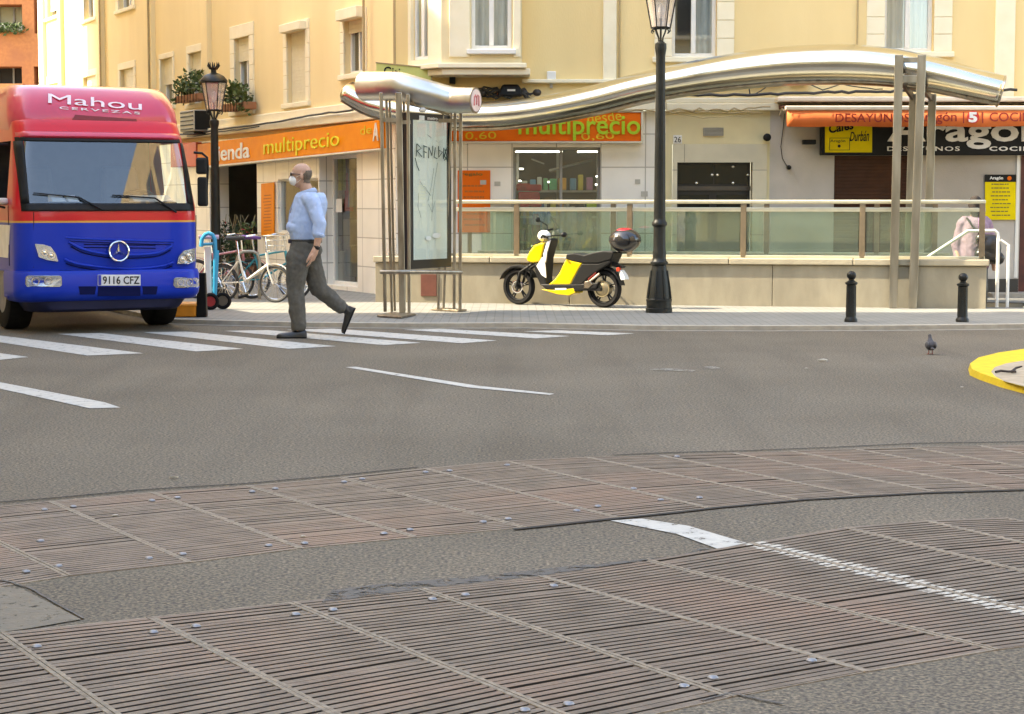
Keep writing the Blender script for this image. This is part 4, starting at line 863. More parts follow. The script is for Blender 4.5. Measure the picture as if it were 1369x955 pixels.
cable(FR, [(1080, 112), (1100, 120), (1125, 113), (1160, 118), (1190, 121)], .009, 'cable sagging right of the junction box', jit=.008)
r_ = rect(FR, 1054, 104, 1080, 114); fbox('junction_box', FR, *r_[:2], .02, .14, *r_[2:], WHITEP, None, .01); tag(bpy.data.objects['junction_box'], 'white junction box on the yellow wall under the canopy', 'junction box')
r_ = rect(FR, 731, 96, 743, 112); o = thing('alarm_box', 'white alarm box on the yellow wall above the canopy', 'alarm box', FR.w((r_[0], 0, r_[2]))); fbox('housing', FR, *r_[:2], .01, .10, *r_[2:], WHITEP, o, .01)
u_, z_ = FR.at(737, 115); mb = MB(FR.mat()); mb.box(u_ - .02, u_ + .02, .01, .05, z_ - .03, z_ + .035); mb.build('cable_gland', GREYB, o)
r_ = rect(BFr, 601, 102, 608.5, 113, -.3); fbox('black_meter_box', FR, *[FR.at(x, 100)[0] for x in (601, 609)], .01, .10, FR.at(605, 113)[1], FR.at(605, 101)[1], BLACK, None, .008); tag(bpy.data.objects['black_meter_box'], 'small black box on the wall above the totem disc', 'box')
# tangle of black boxes and cables above the canopy
tb = thing('cable_tangle', 'black tangled cable bundle with boxes above the canopy dip', 'cable bundle', FR.w((-.4, .1, 2.9)))
mb = MB(FR.mat()); u_, z_ = FR.at(684, 121, .2); mb.hexa([(u_ - .20, .05, z_ - .08), (u_ + .16, .05, z_ - .08), (u_ + .16, .25, z_ - .08), (u_ - .20, .25, z_ - .08)], [(u_ - .13, .08, z_ + .09), (u_ + .10, .08, z_ + .09), (u_ + .10, .22, z_ + .08), (u_ - .13, .22, z_ + .08)]); mb.build('splice_box', BLACK, tb, bevel=.03)
mb = MB(FR.mat()); mb.box(u_ - .06, u_ + .05, .26, .263, z_ - .015, z_ + .012); mb.build('label_plate', WPAINT, tb)
for j in range(9):
    rr_ = random.Random(j); pts = []
    x0_, y0_ = 626 + j * 3, 122 + rr_.uniform(-6, 6)
    for i in range(7): x_ = x0_ + i * 11 + rr_.uniform(-4, 4); y_ = 124 + 6 * sin(i * 1.3 + j) + rr_.uniform(-3, 3); u2, z2 = FR.at(x_, y_, .15); pts.append((u2, .12 + rr_.uniform(-.04, .1), z2))
    mb = MB(FR.mat()); mb.tube(pts, .014, 6); mb.build('cable', CABLE, tb)
for px in (634, 645, 718, 700): u2, z2 = FR.at(px, 124, .15); mb = MB(FR.mat()); mb.ell((u2, .15, z2), .06, .05, .05, 10); mb.build('coil', CABLE, tb)
# small lime sign behind the totem
r_ = quad3(FR, [(503, 126), (576, 140), (576, 91), (503, 84)], .3)
ls = thing('projecting_sign', 'lime green sign hanging behind the steel totem head', 'sign', r_[0]); mb = MB(); mb.prism(r_, -FR.n * .05); mb.build('board', mat('lime_board', (.62, .62, .18), None, 6, .5), ls)
for pts in ([(502, 84.5), (577, 91.7), (577, 90.3), (502, 83)], [(576, 141), (577.4, 141), (577.4, 90.5), (576, 90.5)], [(577.5, 92.6), (590, 93), (590, 91.5), (577.5, 90.9)]): panel('sign_frame', FR, pts, .31, .07, PIPE, ls, 0)
text_quad('Citi', *quad3(FR, [(513, 103), (535, 105), (535, 91), (513, 88.5)], .302), BLACK, 'lettering', ls, .004, bold=.01)
# vertical cables / pipes
for fr_, px, y0_, y1_, lb in ((FR, 828, -60, 110, 'thin brown pipe on the yellow front wall left of the lamp post'), (FR, 1146, -60, 66, 'thin pipe between the two right windows'), (LF, 492, -60, 140, 'brown downpipe beside the upper window on the side facade'), (LF, 139, -60, 150, 'double downpipe on the far side facade above the truck'), (LF, 204, -60, 150, 'downpipe between the far windows'), (LF, 533, -60, 100, 'pale pipe at the building corner')):
    u1_, z1_ = fr_.at(px, y1_, .05); mb = MB(fr_.mat()); mb.tube([(u1_, .11 if fr_ is LF else .04, z1_), (u1_, .11 if fr_ is LF else .04, 9)], .02 if fr_ is LF else .014, 8); tag(mb.build('downpipe', PIPE), lb, 'pipe')
# air conditioner and window boxes
r_ = rect(LF, 243, 148, 262, 176, .35); ac = thing('air_conditioner', 'grey air conditioner unit hanging under a flower box on the side facade', 'air conditioner', LF.w((r_[0], .1, r_[2])))
fbox('casing', LF, r_[0], r_[1], .08, .38, r_[2], r_[3], mat('ac_grey', (.40, .38, .33), None, 8, .5), ac, .01)
for i in range(5): z_ = r_[2] + (r_[3] - r_[2]) * (i + .4) / 5; fbox('grille_bar', LF, r_[0] + .05, r_[1] - .05, .381, .392, z_, z_ + .02, BLACK, ac)
fbox('side_panel', LF, r_[0] - .012, r_[0] - .001, .09, .37, r_[2] + .02, r_[3] - .02, BLACK, ac); fbox('bracket', LF, r_[0] + .1, r_[1] - .1, .0, .36, r_[2] - .05, r_[2] - .01, BLACK, ac)
rnd = random.Random(11)
for k, (x0_, y0_, x1_, y1_, lb) in enumerate([(240, 127, 271, 136, 'flower box with green plants under the far window, above the air conditioner'), (303, 138, 333, 148, 'flower box with spiky plants just right of the distant street lamp')]):
    r_ = rect(LF, x0_, y0_, x1_, y1_, .2); fb = thing('window_flower_box', lb, 'flower box', LF.w(((r_[0] + r_[1]) / 2, .2, r_[2])))
    fbox('trough', LF, r_[0], r_[1], .06, .30, r_[2], r_[3], mat('terracotta', (.30, .13, .06), None, 9, .8), fb, .02)
    mb = MB(LF.mat())
    for i in range(9): u_ = r_[0] + (r_[1] - r_[0]) * i / 8; mb.tube([(u_, .32, r_[2] - .02), (u_, .32, r_[3] + .08)], .006, 5)
    mb.box(r_[0], r_[1], .315, .327, r_[3] + .075, r_[3] + .09); mb.build('iron_rail', BLACK, fb)
    mb = MB(); c_ = LF.w(((r_[0] + r_[1]) / 2, .22, r_[3] + .14)); w_ = (r_[1] - r_[0]) / 2
    for j in range(6): leaves(mb, LF.w((r_[0] + (r_[1] - r_[0]) * (j + .5) / 6, .2 + rnd.uniform(-.04, .08), r_[3] + rnd.uniform(.0, .22))), .16, .14, rnd.uniform(.12, .26), 70, .10, rnd)
    mb.build('foliage', LEAF, fb, fix=False)

# ---- orange brick block behind
OB = Frame((0, 62), (1, 0)); ob = thing('brick_building', 'orange brick apartment block far behind the truck at the left edge', 'building', OB.w((OB.at(20, 200)[0], 0, 0)))
oh = [rect(OB, -90, 6, 30, 40), rect(OB, -90, 89, 31, 180), rect(OB, 46, -30, 63, 45), rect(OB, 47, 89, 63, 180)]
wall('wall', OB, OB.at(-140, 200)[0], OB.at(64, 200)[0], 0, 16, [h + (.9,) for h in oh], BRICKO, ob)
for i, h in enumerate(oh):
    fbox('window', OB, h[0], h[1], -.95, -.88, h[2], h[3], [mat('green_glass', (.42, .42, .26), (.3, .3, .2), 1.5, .2), DARKI, DARKI, DARKI][i], ob)
    if i < 2:
        for k in range(1, 6): u_ = h[0] + (h[1] - h[0]) * k / 6; fbox('mullion', OB, u_ - .03, u_ + .03, -.879, -.84, h[2], h[3], mat('grey_mullion', (.3, .3, .28), None, 5, .5), ob)
r_ = rect(OB, -90, 33, 30, 41); fbox('balcony_rail', OB, r_[0], r_[1], -.1, .05, r_[2], r_[3], mat('balcony_cream', (.7, .62, .5), None, 5, .8), ob)
r_ = rect(OB, -90, 112, 31, 120); fbox('balcony_rail', OB, r_[0], r_[1], -.1, .05, r_[2], r_[3], BRICKD, ob)
mb = MB(); rnd = random.Random(5)
for i in range(10): u_, z_ = OB.at(-10 + i * 4, 39 + rnd.uniform(-1.5, 1.5), .1); leaves(mb, (OB.w((u_, .1, z_))), .25, .2, .16, 30, .14, rnd)
tag(mb.build('balcony_plants', LEAF, fix=False), 'row of green plants on the balcony of the orange block', 'plants')

# ---- blocks across the street, behind the camera: they shade the junction and show in the glass and steel
def block(label, x0, x1, y0, y1, h, m, faces, dz=3.1, du=3.0):
    b = thing('apartment_block', label, 'building', ((x0 + x1) / 2, (y0 + y1) / 2, 0)); mb = MB(); mb.box(x0, x1, y0, y1, 0, h); mb.build('wall', m, b)
    proto = None
    for (p, q) in faces:
        p, q = Vector((*p, 0)), Vector((*q, 0)); d = (q - p).normalized(); L_ = (q - p).length; c = Vector(((x0 + x1) / 2, (y0 + y1) / 2, 0)); n = Vector((d.y, -d.x, 0))
        if n.dot(p - c) < 0: n = -n
        k = int(L_ / du); ang = atan2(n.y, n.x)
        for i in range(k):
            for j in range(int((h - 4.5) / dz)):
                pos = p + d * (L_ * (i + .5) / k) + Vector((0, 0, 4.2 + j * dz))
                if proto is None or True:
                    if proto is None:
                        mb = MB(); mb.box(-.02, .05, -.6, .6, 0, 1.5); pw = mb.build('window', mat('block_window', (.10, .10, .10), (.04, .04, .04), 1, .15), b, local=True)
                        mb = MB(); mb.box(.0, .18, -.8, .8, -.15, -.02); pl = mb.build('sill', CREAML, pw, local=True); proto = (pw, pl); w_ = pw
                    else:
                        w_ = proto[0].copy(); COL.objects.link(w_); s_ = proto[1].copy(); COL.objects.link(s_); s_.parent = w_
                    w_.parent = b; w_.location = pos - b.location; w_.rotation_euler = (0, 0, ang)
    return b
block('tall unseen cream corner block left of the junction, shaped to shade the road', -30, -10.2, -14, 22.25, 16.5, YEL2, [((-10.2, -14), (-10.2, 22.25))])  # unseen occluder, edge and height set to keep the road shaded
block('unseen pale block across the side street, sized to shade the side facade', -30, -12.2, 24.7, 41.5, 14, CREAM, [((-12.2, 24.7), (-12.2, 41.5))])  # unseen occluder, leaves a sunlit slot and shades the side facade
block('beige apartment block right of the junction, outside the frame', 22, 36, -22, 13.5, 25, mat('beige_block', (.40, .31, .19), (.35, .27, .16), 1, .85), [((22, -22), (22, 13.5))], du=1.7, dz=2.2)
block('pale apartment block behind the viewpoint', -10, 14, -30, -15, 15, CREAM, [((-10, -15), (14, -15))])

# ------------------------------------------------------------------ metro entrance: parapet, glass railing, stairs, canopy
STONE = mat('parapet_stone', (.36, .315, .225), (.285, .25, .178), 5, .9, bump=.10, bscale=60, c3=(.24, .21, .15), stretch=(1.6, 1.6, .6), detail=9)
STONEC = mat('coping_stone', (.44, .385, .27), (.36, .31, .22), 5, .8, bump=.2, bscale=40)
ZC = PR.at(900, 345, .05)[1]                     # coping top, about 0.66 m
pw = thing('parapet_wall', 'low beige stone parapet wall behind the scooter and bollards', 'wall', PR.w((0, 0, .04)))
for a, b in ((0, 2.6), (2.606, 5.2), (5.206, PLEN)): fbox('stone_slab', PR, a, b, -.30, 0, -.2, ZC - .085, STONE, pw, .006)
for a, b in ((-.02, 1.55), (1.556, 3.1), (3.106, 4.65), (4.656, 6.2), (6.206, PLEN + .03)): fbox('coping', PR, a, b, -.34, .04, ZC - .08, ZC, STONEC, pw, .012)
fbox('end_slab', PR, 0, .30, -1.6, -.305, -.2, ZC - .085, STONE, pw, .006); fbox('end_coping', PR, -.02, .33, -1.62, -.345, ZC - .08, ZC, STONEC, pw, .012)
r_ = rect(PR, 563, 367, 584, 396); fbox('access_hatch', PR, r_[0], r_[1], .0, .015, r_[2], r_[3], mat('rust_hatch', (.17, .055, .035), (.12, .04, .025), 9, .7), pw, .003)
fbox('stone_slab', PR, .6, PLEN, -1.9, -1.6, -3, ZC - .085, STONE, pw, .006); fbox('coping', PR, .6, PLEN + .02, -1.94, -1.56, ZC - .08, ZC, STONEC, pw, .012)
def railing(lb, n, posts, u0, u1, mp):
    t = thing('glass_railing', lb, 'railing', PR.w((u0, n, ZC)))
    fbox('top_rail', PR, u0, u1, n - .04, n + .04, 1.335, 1.385, RAILM, t, .015, 3); fbox('glass_clamp', PR, u0, u1, n - .018, n + .018, 1.235, 1.285, RAILM, t, .006); fbox('base_channel', PR, u0, u1, n - .03, n + .03, ZC + .001, ZC + .035, RAILM, t, .004)
    us = [PR.at(x, 300, n)[0] for x in posts]
    for u in us: fbox('post', PR, u - .035, u + .035, n - .035, n + .03, ZC + .001, 1.334, mp, t, .006)
    ed = [u0] + us + [u1]; ed = sorted(set([round(e, 3) for e in ed]))
    for a, b in zip(ed[:-1], ed[1:]):
        if b - a > .2: fbox('glass_panel', PR, a + .05, b - .05, n - .006, n + .006, ZC + .036, 1.234, GLR, t)
    return t
railing('front glass railing with bronze posts on the stone parapet', -.15, (691, 842, 994, 1153, 1313), 1.05, PLEN - .02, BRONZE)
railing('rear glass railing on the far side of the station stairs', -1.75, (628, 820, 1025, 1172, 1250), 1.0, PLEN - .4, BRONZE)
# stairs down
st = thing('station_stairs', 'stone station stairs going down behind the glass railing', 'stairs', PR.w((PLEN, -1, 0)))
for k in range(17): mb = MB(PR.mat()); u = PLEN + .25 - k * .30; mb.box(u - .30, u, -1.55, -.35, -3.2, .036 - .17 * (k + 1)); mb.build('step', STONEC, st)
mb = MB(PR.mat()); mb.add([(2.4, -.352, .03), (PLEN + .55, -.352, .03), (PLEN + .55, -.352, -3.2), (2.4, -.352, -3.2), (2.4, -1.548, .03), (PLEN + .55, -1.548, .03), (PLEN + .55, -1.548, -3.2), (2.4, -1.548, -3.2)], [(0, 1, 2, 3), (4, 5, 6, 7), (0, 4, 7, 3), (3, 2, 6, 7)]); mb.build('stair_well', STONE, st, fix=False)
def hr(n, lb):
    h = thing('stair_handrail', lb, 'handrail', PR.w((PLEN + .2, n, .04)))
    q = [PR.at(x, y, n) for x, y in ((1180, 385), (1239, 345), (1294, 309), (1330, 308.5))]; pts = [PR.w((a, n, b)) for a, b in q] 
    pts = [pts[0], pts[1], pts[2], pts[2].lerp(pts[3], .5), pts[3], pts[3] + Vector((.035, 0, -.03)), pts[3] + Vector((.045, 0, -.09))]
    e = pts[-1]; pts.append(Vector((e.x + .0, e.y, .03))); MB().tube(pts, .022, 10).build('rail', WHITEP, h); return h
hr(-.42, 'white tubular handrail beside the front side of the stairs'); h2 = hr(-1.45, 'white tubular handrail on the rear side of the stairs')
mb = MB(PR.mat()); u_ = PR.at(1336, 390, -.42)[0]; mb.tube([(u_ + .10, -.42, .03), (u_ + .10, -.42, .82), (u_ + .0, -.42, .88)], .02, 10); o = mb.build('post', WHITEP, [x for x in bpy.data.objects if x.name.startswith('stair_handrail')][0])

# canopy: elliptical bent steel tube over the stairs
cen = [(468, 124, 16), (505, 142, 18.5), (560, 153, 19.5), (620, 156, 20), (680, 154, 20), (740, 146, 20), (800, 133.5, 20.5), (850, 120.5, 21), (900, 110, 22), (950, 101, 23.5), (1000, 94, 25), (1050, 89, 26), (1100, 87, 26.5), (1150, 87.5, 26.5), (1200, 92, 25), (1250, 101, 23), (1300, 113, 21), (1338, 122, 20)]
def catm(P, k=4):
    out = []
    for i in range(len(P) - 1):
        a, b, c, d = P[max(i - 1, 0)], P[i], P[i + 1], P[min(i + 2, len(P) - 1)]
        for j in range(k):
            t = j / k; out.append(tuple(.5 * (2 * b[m] + (c[m] - a[m]) * t + (2 * a[m] - 5 * b[m] + 4 * c[m] - d[m]) * t * t + (3 * b[m] - a[m] - 3 * c[m] + d[m]) * t ** 3) for m in range(len(b))))
    return out + [P[-1]]
cs = catm(cen); nC = -.95
def cpt(x, y, n=nC): u, z = PR.at(x, y, n); return Vector((u, n, z))
cv = thing('wave_canopy', 'long wave shaped stainless steel canopy tube over the station stairs', 'canopy', PR.w((3, nC, .04)))
def shell(a0, a1, sx, sy, seg, off=0.0, cap=False):
    rings = []
    for i, (x, y, h) in enumerate(cs):
        p = cpt(x, y); q = cpt(cs[min(i + 1, len(cs) - 1)][0], cs[min(i + 1, len(cs) - 1)][1]); q0 = cpt(cs[max(i - 1, 0)][0], cs[max(i - 1, 0)][1]); t = (q - q0).normalized(); up = Vector((-t.z, 0, t.x)); hh = h * (YF - 2.2) / FOC
        if up.z < 0: up = -up
        rings.append([p + up * (hh * sy * sin(a)) + Vector((0, 1, 0)) * (.40 * sx * cos(a)) + up * off for a in [a0 + (a1 - a0) * k / seg for k in range(seg + (0 if cap else 1))]])
    return rings
mb = MB(PR.mat()); mb.smooth = True; mb.loft(shell(-.95, pi + .95, 1, 1, 44), cap=False, closed=False); mb.build('upper_shell', STEELB, cv, fix=False, solid=.012)
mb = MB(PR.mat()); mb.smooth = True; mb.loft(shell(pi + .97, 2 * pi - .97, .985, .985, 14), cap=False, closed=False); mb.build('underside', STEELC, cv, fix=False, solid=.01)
for s in (-1, 1):
    mb = MB(PR.mat()); pts = []
    for i, (x, y, h) in enumerate(cs):
        p = cpt(x, y); q = cpt(*cs[min(i + 1, len(cs) - 1)][:2]); q0 = cpt(*cs[max(i - 1, 0)][:2]); t = (q - q0).normalized(); up = Vector((-t.z, 0, t.x)); pts.append(p - up * (h * 24 / FOC * .88) + Vector((0, s * .22, 0)))
    mb.tube(pts, .016, 6); mb.build('gutter_lip', STEELT, cv)
e_ = shell(0, 2 * pi, 1.0, 1.0, 40)[-1]; mb = MB(PR.mat()); mb.tube(e_, .016, 8, cap=False); mb.build('end_rim', STEEL, cv)
for (i0) in (14, 30, 46, 60):  # seam bands
    if i0 < len(cs):
        r2 = shell(-.40, pi + .40, 1.006, 1.012, 34); a = r2[i0]; b = [p.lerp(q, .04) for p, q in zip(r2[i0], r2[min(i0 + 1, len(cs) - 1)])]
        mb = MB(PR.mat()); mb.smooth = True; mb.loft([a, b], cap=False, closed=False); mb.build('seam_band', STEEL, cv, fix=False)
# support frame of four square posts
sf = thing('canopy_support', 'square steel four-post frame carrying the canopy in front of the cafe', 'support frame', G(1208, 412, .04))
SUPD = mat('side_beam_steel', (.06, .05, .04), None, 6, .4, .6)
SUPP = mat('support_steel', (.36, .33, .27), (.25, .225, .18), 6, .34, .9, rvar=.1, stretch=(2, 2, .3))
def post4(x0, y0, x1, y1, n, w_=.052, nm='post'):
    a = PR.at(x0, y0, n); b = PR.at(x1, y1, n); mb = MB(PR.mat()); mb.hexa([(a[0] - w_, n - w_, a[1]), (a[0] + w_, n - w_, a[1]), (a[0] + w_, n + w_, a[1]), (a[0] - w_, n + w_, a[1])], [(b[0] - w_, n - w_, b[1]), (b[0] + w_, n - w_, b[1]), (b[0] + w_, n + w_, b[1]), (b[0] - w_, n + w_, b[1])]); mb.build(nm, SUPP, sf, bevel=.005, bseg=1)
    return a, b
nf, nb_ = .10, -1.98
post4(1194, 412, 1202, 74, nf); post4(1220, 412, 1232.5, 74, nf); post4(1214, 352, 1221, 126, nb_); post4(1240, 352, 1246.5, 126, nb_)
for ya, yb in ((77, 84), (101, 111)): a = PR.at(1205, yb, nf); b = PR.at(1229, ya, nf); fbox('crossbar', PR, a[0] + .01, b[0] - .01, nf - .03, nf + .03, a[1], b[1], SUPP, sf, .003)
for ya, yb in ((113, 118), (126, 131)): a = PR.at(1222, yb, nb_); b = PR.at(1245, ya, nb_); fbox('crossbar', PR, a[0], b[0], nb_ - .03, nb_ + .03, a[1], b[1], SUPP, sf, .003)
for (x0, y0), (x1, y1) in (((1204, 82), (1220, 118)), ((1204, 106), (1220, 130)), ((1232, 80), (1245, 116)), ((1231, 112), (1245, 132))):
    a = PR.at(x0, y0, nf); b = PR.at(x1, y1, nb_); mb = MB(PR.mat()); mb.hexa([(a[0] - .02, nf - .04, a[1] - .04), (a[0] + .02, nf - .04, a[1] - .04), (b[0] + .02, nb_, b[1] - .04), (b[0] - .02, nb_, b[1] - .04)], [(a[0] - .02, nf - .04, a[1] + .04), (a[0] + .02, nf - .04, a[1] + .04), (b[0] + .02, nb_, b[1] + .04), (b[0] - .02, nb_, b[1] + .04)]); mb.build('side_beam', SUPD, sf)

# ------------------------------------------------------------------ steel totem with poster case
tt = thing('station_totem', 'tall stainless steel station totem with poster case and tube head', 'totem', G(560, 415, .04))
TY = 21.9
def bar(x0, y0, x1, y1, Ya, w_=.019, d_=.019, nm='bar', m=STEELT, Yb=None):
    a = V(x0, y0, Ya); b = V(x1, y1, Yb or Ya); mb = MB(); e = Vector((w_, 0, 0)); f = Vector((0, d_, 0))
    mb.hexa([a - e - f, a + e - f, a + e + f, a - e + f], [b - e - f, b + e - f, b + e + f, b - e + f]); return mb.build(nm, m, tt, bevel=.004, bseg=1)
for (xa, xb, ya, yb, Y, w_) in ((515, 509.5, 419, 124, 21.85, .020), (524, 516.5, 419, 131, 22.15, .016), (528, 521, 418, 134, 22.3, .014), (538, 533, 420, 124, 21.8, .036), (541, 540, 418, 136, 22.2, .014), (547, 545.5, 421, 126, 21.75, .018),
                            (586, 592, 416, 148, 22.6, .016), (593, 603.5, 416, 148, 22.7, .015), (607, 608.5, 416, 149, 22.5, .018), (615, 616, 416, 150, 22.45, .020)): bar(xa, ya - 2, xb, yb, Y, w_, .018)
for (x0, x1, y0, y1, Y) in ((510, 538, 158, 163, 21.8), (538, 549, 161, 166, 21.75), (586, 618, 159, 164, 22.5)):
    a = V(x0, y1, Y); b = V(x1, y0, Y); mb = MB(); mb.box(a.x, b.x, Y - .012, Y + .012, a.z, b.z); mb.build('upper_crossbar', STEELT, tt)
mb = MB(); a = V(508.5, 364, 21.8); b = V(547, 363.5, 21.72); c = V(617, 364, 22.35); mb.tube([a, b, c], .024, 10); mb.build('lower_crossbar', STEELT, tt)
mb = MB(); a = V(545, 137, 21.85); c = V(600, 151, 22.6); mb.tube([a, c], .03, 8); mb.build('head_crossbar', STEELT, tt)
for (pts, Y) in (([(504, 424), (536, 426), (556, 422), (524, 419.5)], 0), ([(576, 415), (612, 417), (624, 416), (590, 413.5)], 0)):
    q = [G(*p, .045) for p in pts]; mb = MB(); mb.prism(q, (0, 0, .022)); mb.build('base_plate', STEELT, tt, bevel=.003)
# poster case, turned away from the viewer
c0, c1 = V(548, 348, 21.95), V(604, 349, 22.75); cF = Frame((c0.x, c0.y), (c1.x - c0.x, c1.y - c0.y)); cl = (Vector((c1.x, c1.y, 0)) - Vector((c0.x, c0.y, 0))).length
zt0, zt1 = c0.z - .11, V(548, 150, 21.95).z
mb = MB(cF.mat()); mb.box(0, cl, -.12, 0, zt0, zt1); mb.build('poster_case', mat('case_black', (.022, .022, .022), None, 6, .3), tt, bevel=.01)
zi0, zi1 = V(551, 348, 21.95).z + .0, V(551, 160, 21.95).z
POST = mat('poster_green', (.80, .88, .80), (.66, .76, .68), 2.2, .5, detail=8, c3=(.74, .78, .72), stretch=(1, 1, .6))
fbox('poster', cF, .075, cl - .12, .001, .006, zi0, zi1, POST, tt)
fbox('case_glass', cF, .070, cl - .115, .016, .020, zi0 - .005, zi1 + .005, glass('case_glass', (.98, .99, .98), .03), tt)
mb = MB(cF.mat()); mb.box(cl * .22, cl * .34, .001, .008, zt1 - .085, zt1 - .03); mb.build('logo_plate', WPAINT, tt)
text_quad('metro', cF.w((cl * .42, .002, zt1 - .075)), cF.w((cl * .66, .002, zt1 - .075)), cF.w((cl * .66, .002, zt1 - .04)), cF.w((cl * .42, .002, zt1 - .04)), WPAINT, 'lettering', tt, .003, bold=.02)
# scrawled graffiti on the case glass
def scr(pts, r=.006):
    z_ = lambda v: zi1 - (zi1 - zi0) * v
    mb = MB(cF.mat()); mb.tube([(.05 + (cl - .14) * u, .024, z_(v)) for u, v in pts], r, 5); mb.build('graffiti_stroke', mat('marker_green', (.02, .05, .035), None, 9, .4), tt)
rnd = random.Random(4)
G1 = [[(.10, .17), (.08, .26)], [(.10, .17), (.22, .20), (.12, .22)], [(.10, .22), (.22, .26)], [(.28, .18), (.28, .27)], [(.28, .18), (.38, .19)], [(.28, .22), (.36, .23)], [(.42, .27), (.43, .19), (.50, .25), (.53, .18)], [(.60, .19), (.56, .26), (.66, .27)], [(.70, .18), (.70, .26), (.80, .22), (.70, .21)], [(.84, .19), (.84, .27), (.94, .18)], [(.86, .28), (.95, .25)],
      [(.05, .27), (.10, .33), (.16, .36)], [(.82, .23), (.95, .29), (.88, .20)], [(.38, .10), (.48, .12), (.42, .11)], [(.66, .30), (.58, .42), (.52, .56), (.50, .72)], [(.18, .44), (.34, .50), (.48, .54), (.30, .47)], [(.40, .60), (.52, .66), (.60, .58)], [(.14, .52), (.12, .62), (.2, .7)], [(.56, .34), (.50, .46), (.38, .58)]]
for i, g in enumerate(G1): scr([(a + rnd.uniform(-.01, .01), b) for a, b in g], .0055 if i < 13 else .0016)
mb = MB(cF.mat()); mb.ell((cl * .60, .022, zi0 + .28), .10, .003, .035, 12); mb.ell((cl * .40, .022, zi0 + .25), .06, .003, .03, 12); mb.build('sticker_remains', mat('pale_scrape', (.72, .76, .70), None, 9, .6), tt)
# tube head
hp = [V(486.5, 115.5, 22.3), V(533, 115.5, 22.0), V(540, 117, 21.98), V(603, 133.5, 21.95), V(611, 134.5, 21.9), V(635, 134.5, 21.80)]
mb = MB(); mb.tube([hp[0], hp[0].lerp(hp[1], .5), hp[1], hp[2], hp[2].lerp(hp[3], .5), hp[3], hp[4], hp[5]], [.172, .170, .168, .166, .158, .152, .150, .148], 32); mb.build('tube_head', mat('dull_head_steel', (.60, .57, .52), (.52, .49, .44), 6, .34, 1, rvar=.05), tt)
ax = (hp[5] - hp[4]).normalized(); a = ax.cross(Vector((0, 0, 1))).normalized(); b = ax.cross(a)
def disc(c, r, th, m, nm):
    mb = MB(); mb.smooth = False; mb.loft([[c + ax * t + (a * cos(k * pi / 16) + b * sin(k * pi / 16)) * r for k in range(32)] for t in (0, th)]); return mb.build(nm, m, tt)
disc(hp[5], .150, .012, STEELT, 'end_rim'); disc(hp[5] + ax * .012, .128, .006, mat('logo_pink', (.82, .66, .62), None, 8, .4), 'logo_disc')
R_ = MB(); c = hp[5] + ax * .019; ra = a if a.y < 0 else -a
def lp(x, z): return c + a * x + Vector((0, 0, z))
for pts in ([(-.06, -.06), (-.06, .05), (-.03, .06), (-.01, .04), (0, -.05)], [(0, .03), (.03, .06), (.055, .04), (.06, -.06)]): R_.tube([lp(*p) for p in pts], .012, 6)
R_.build('logo_mark', mat('logo_red', (.60, .18, .17), None, 8, .4), tt)
mb = MB(); mb.ell(V(565, 147, 21.9), .045, .045, .03, 12); mb.build('camera_dome', WPAINT, tt)

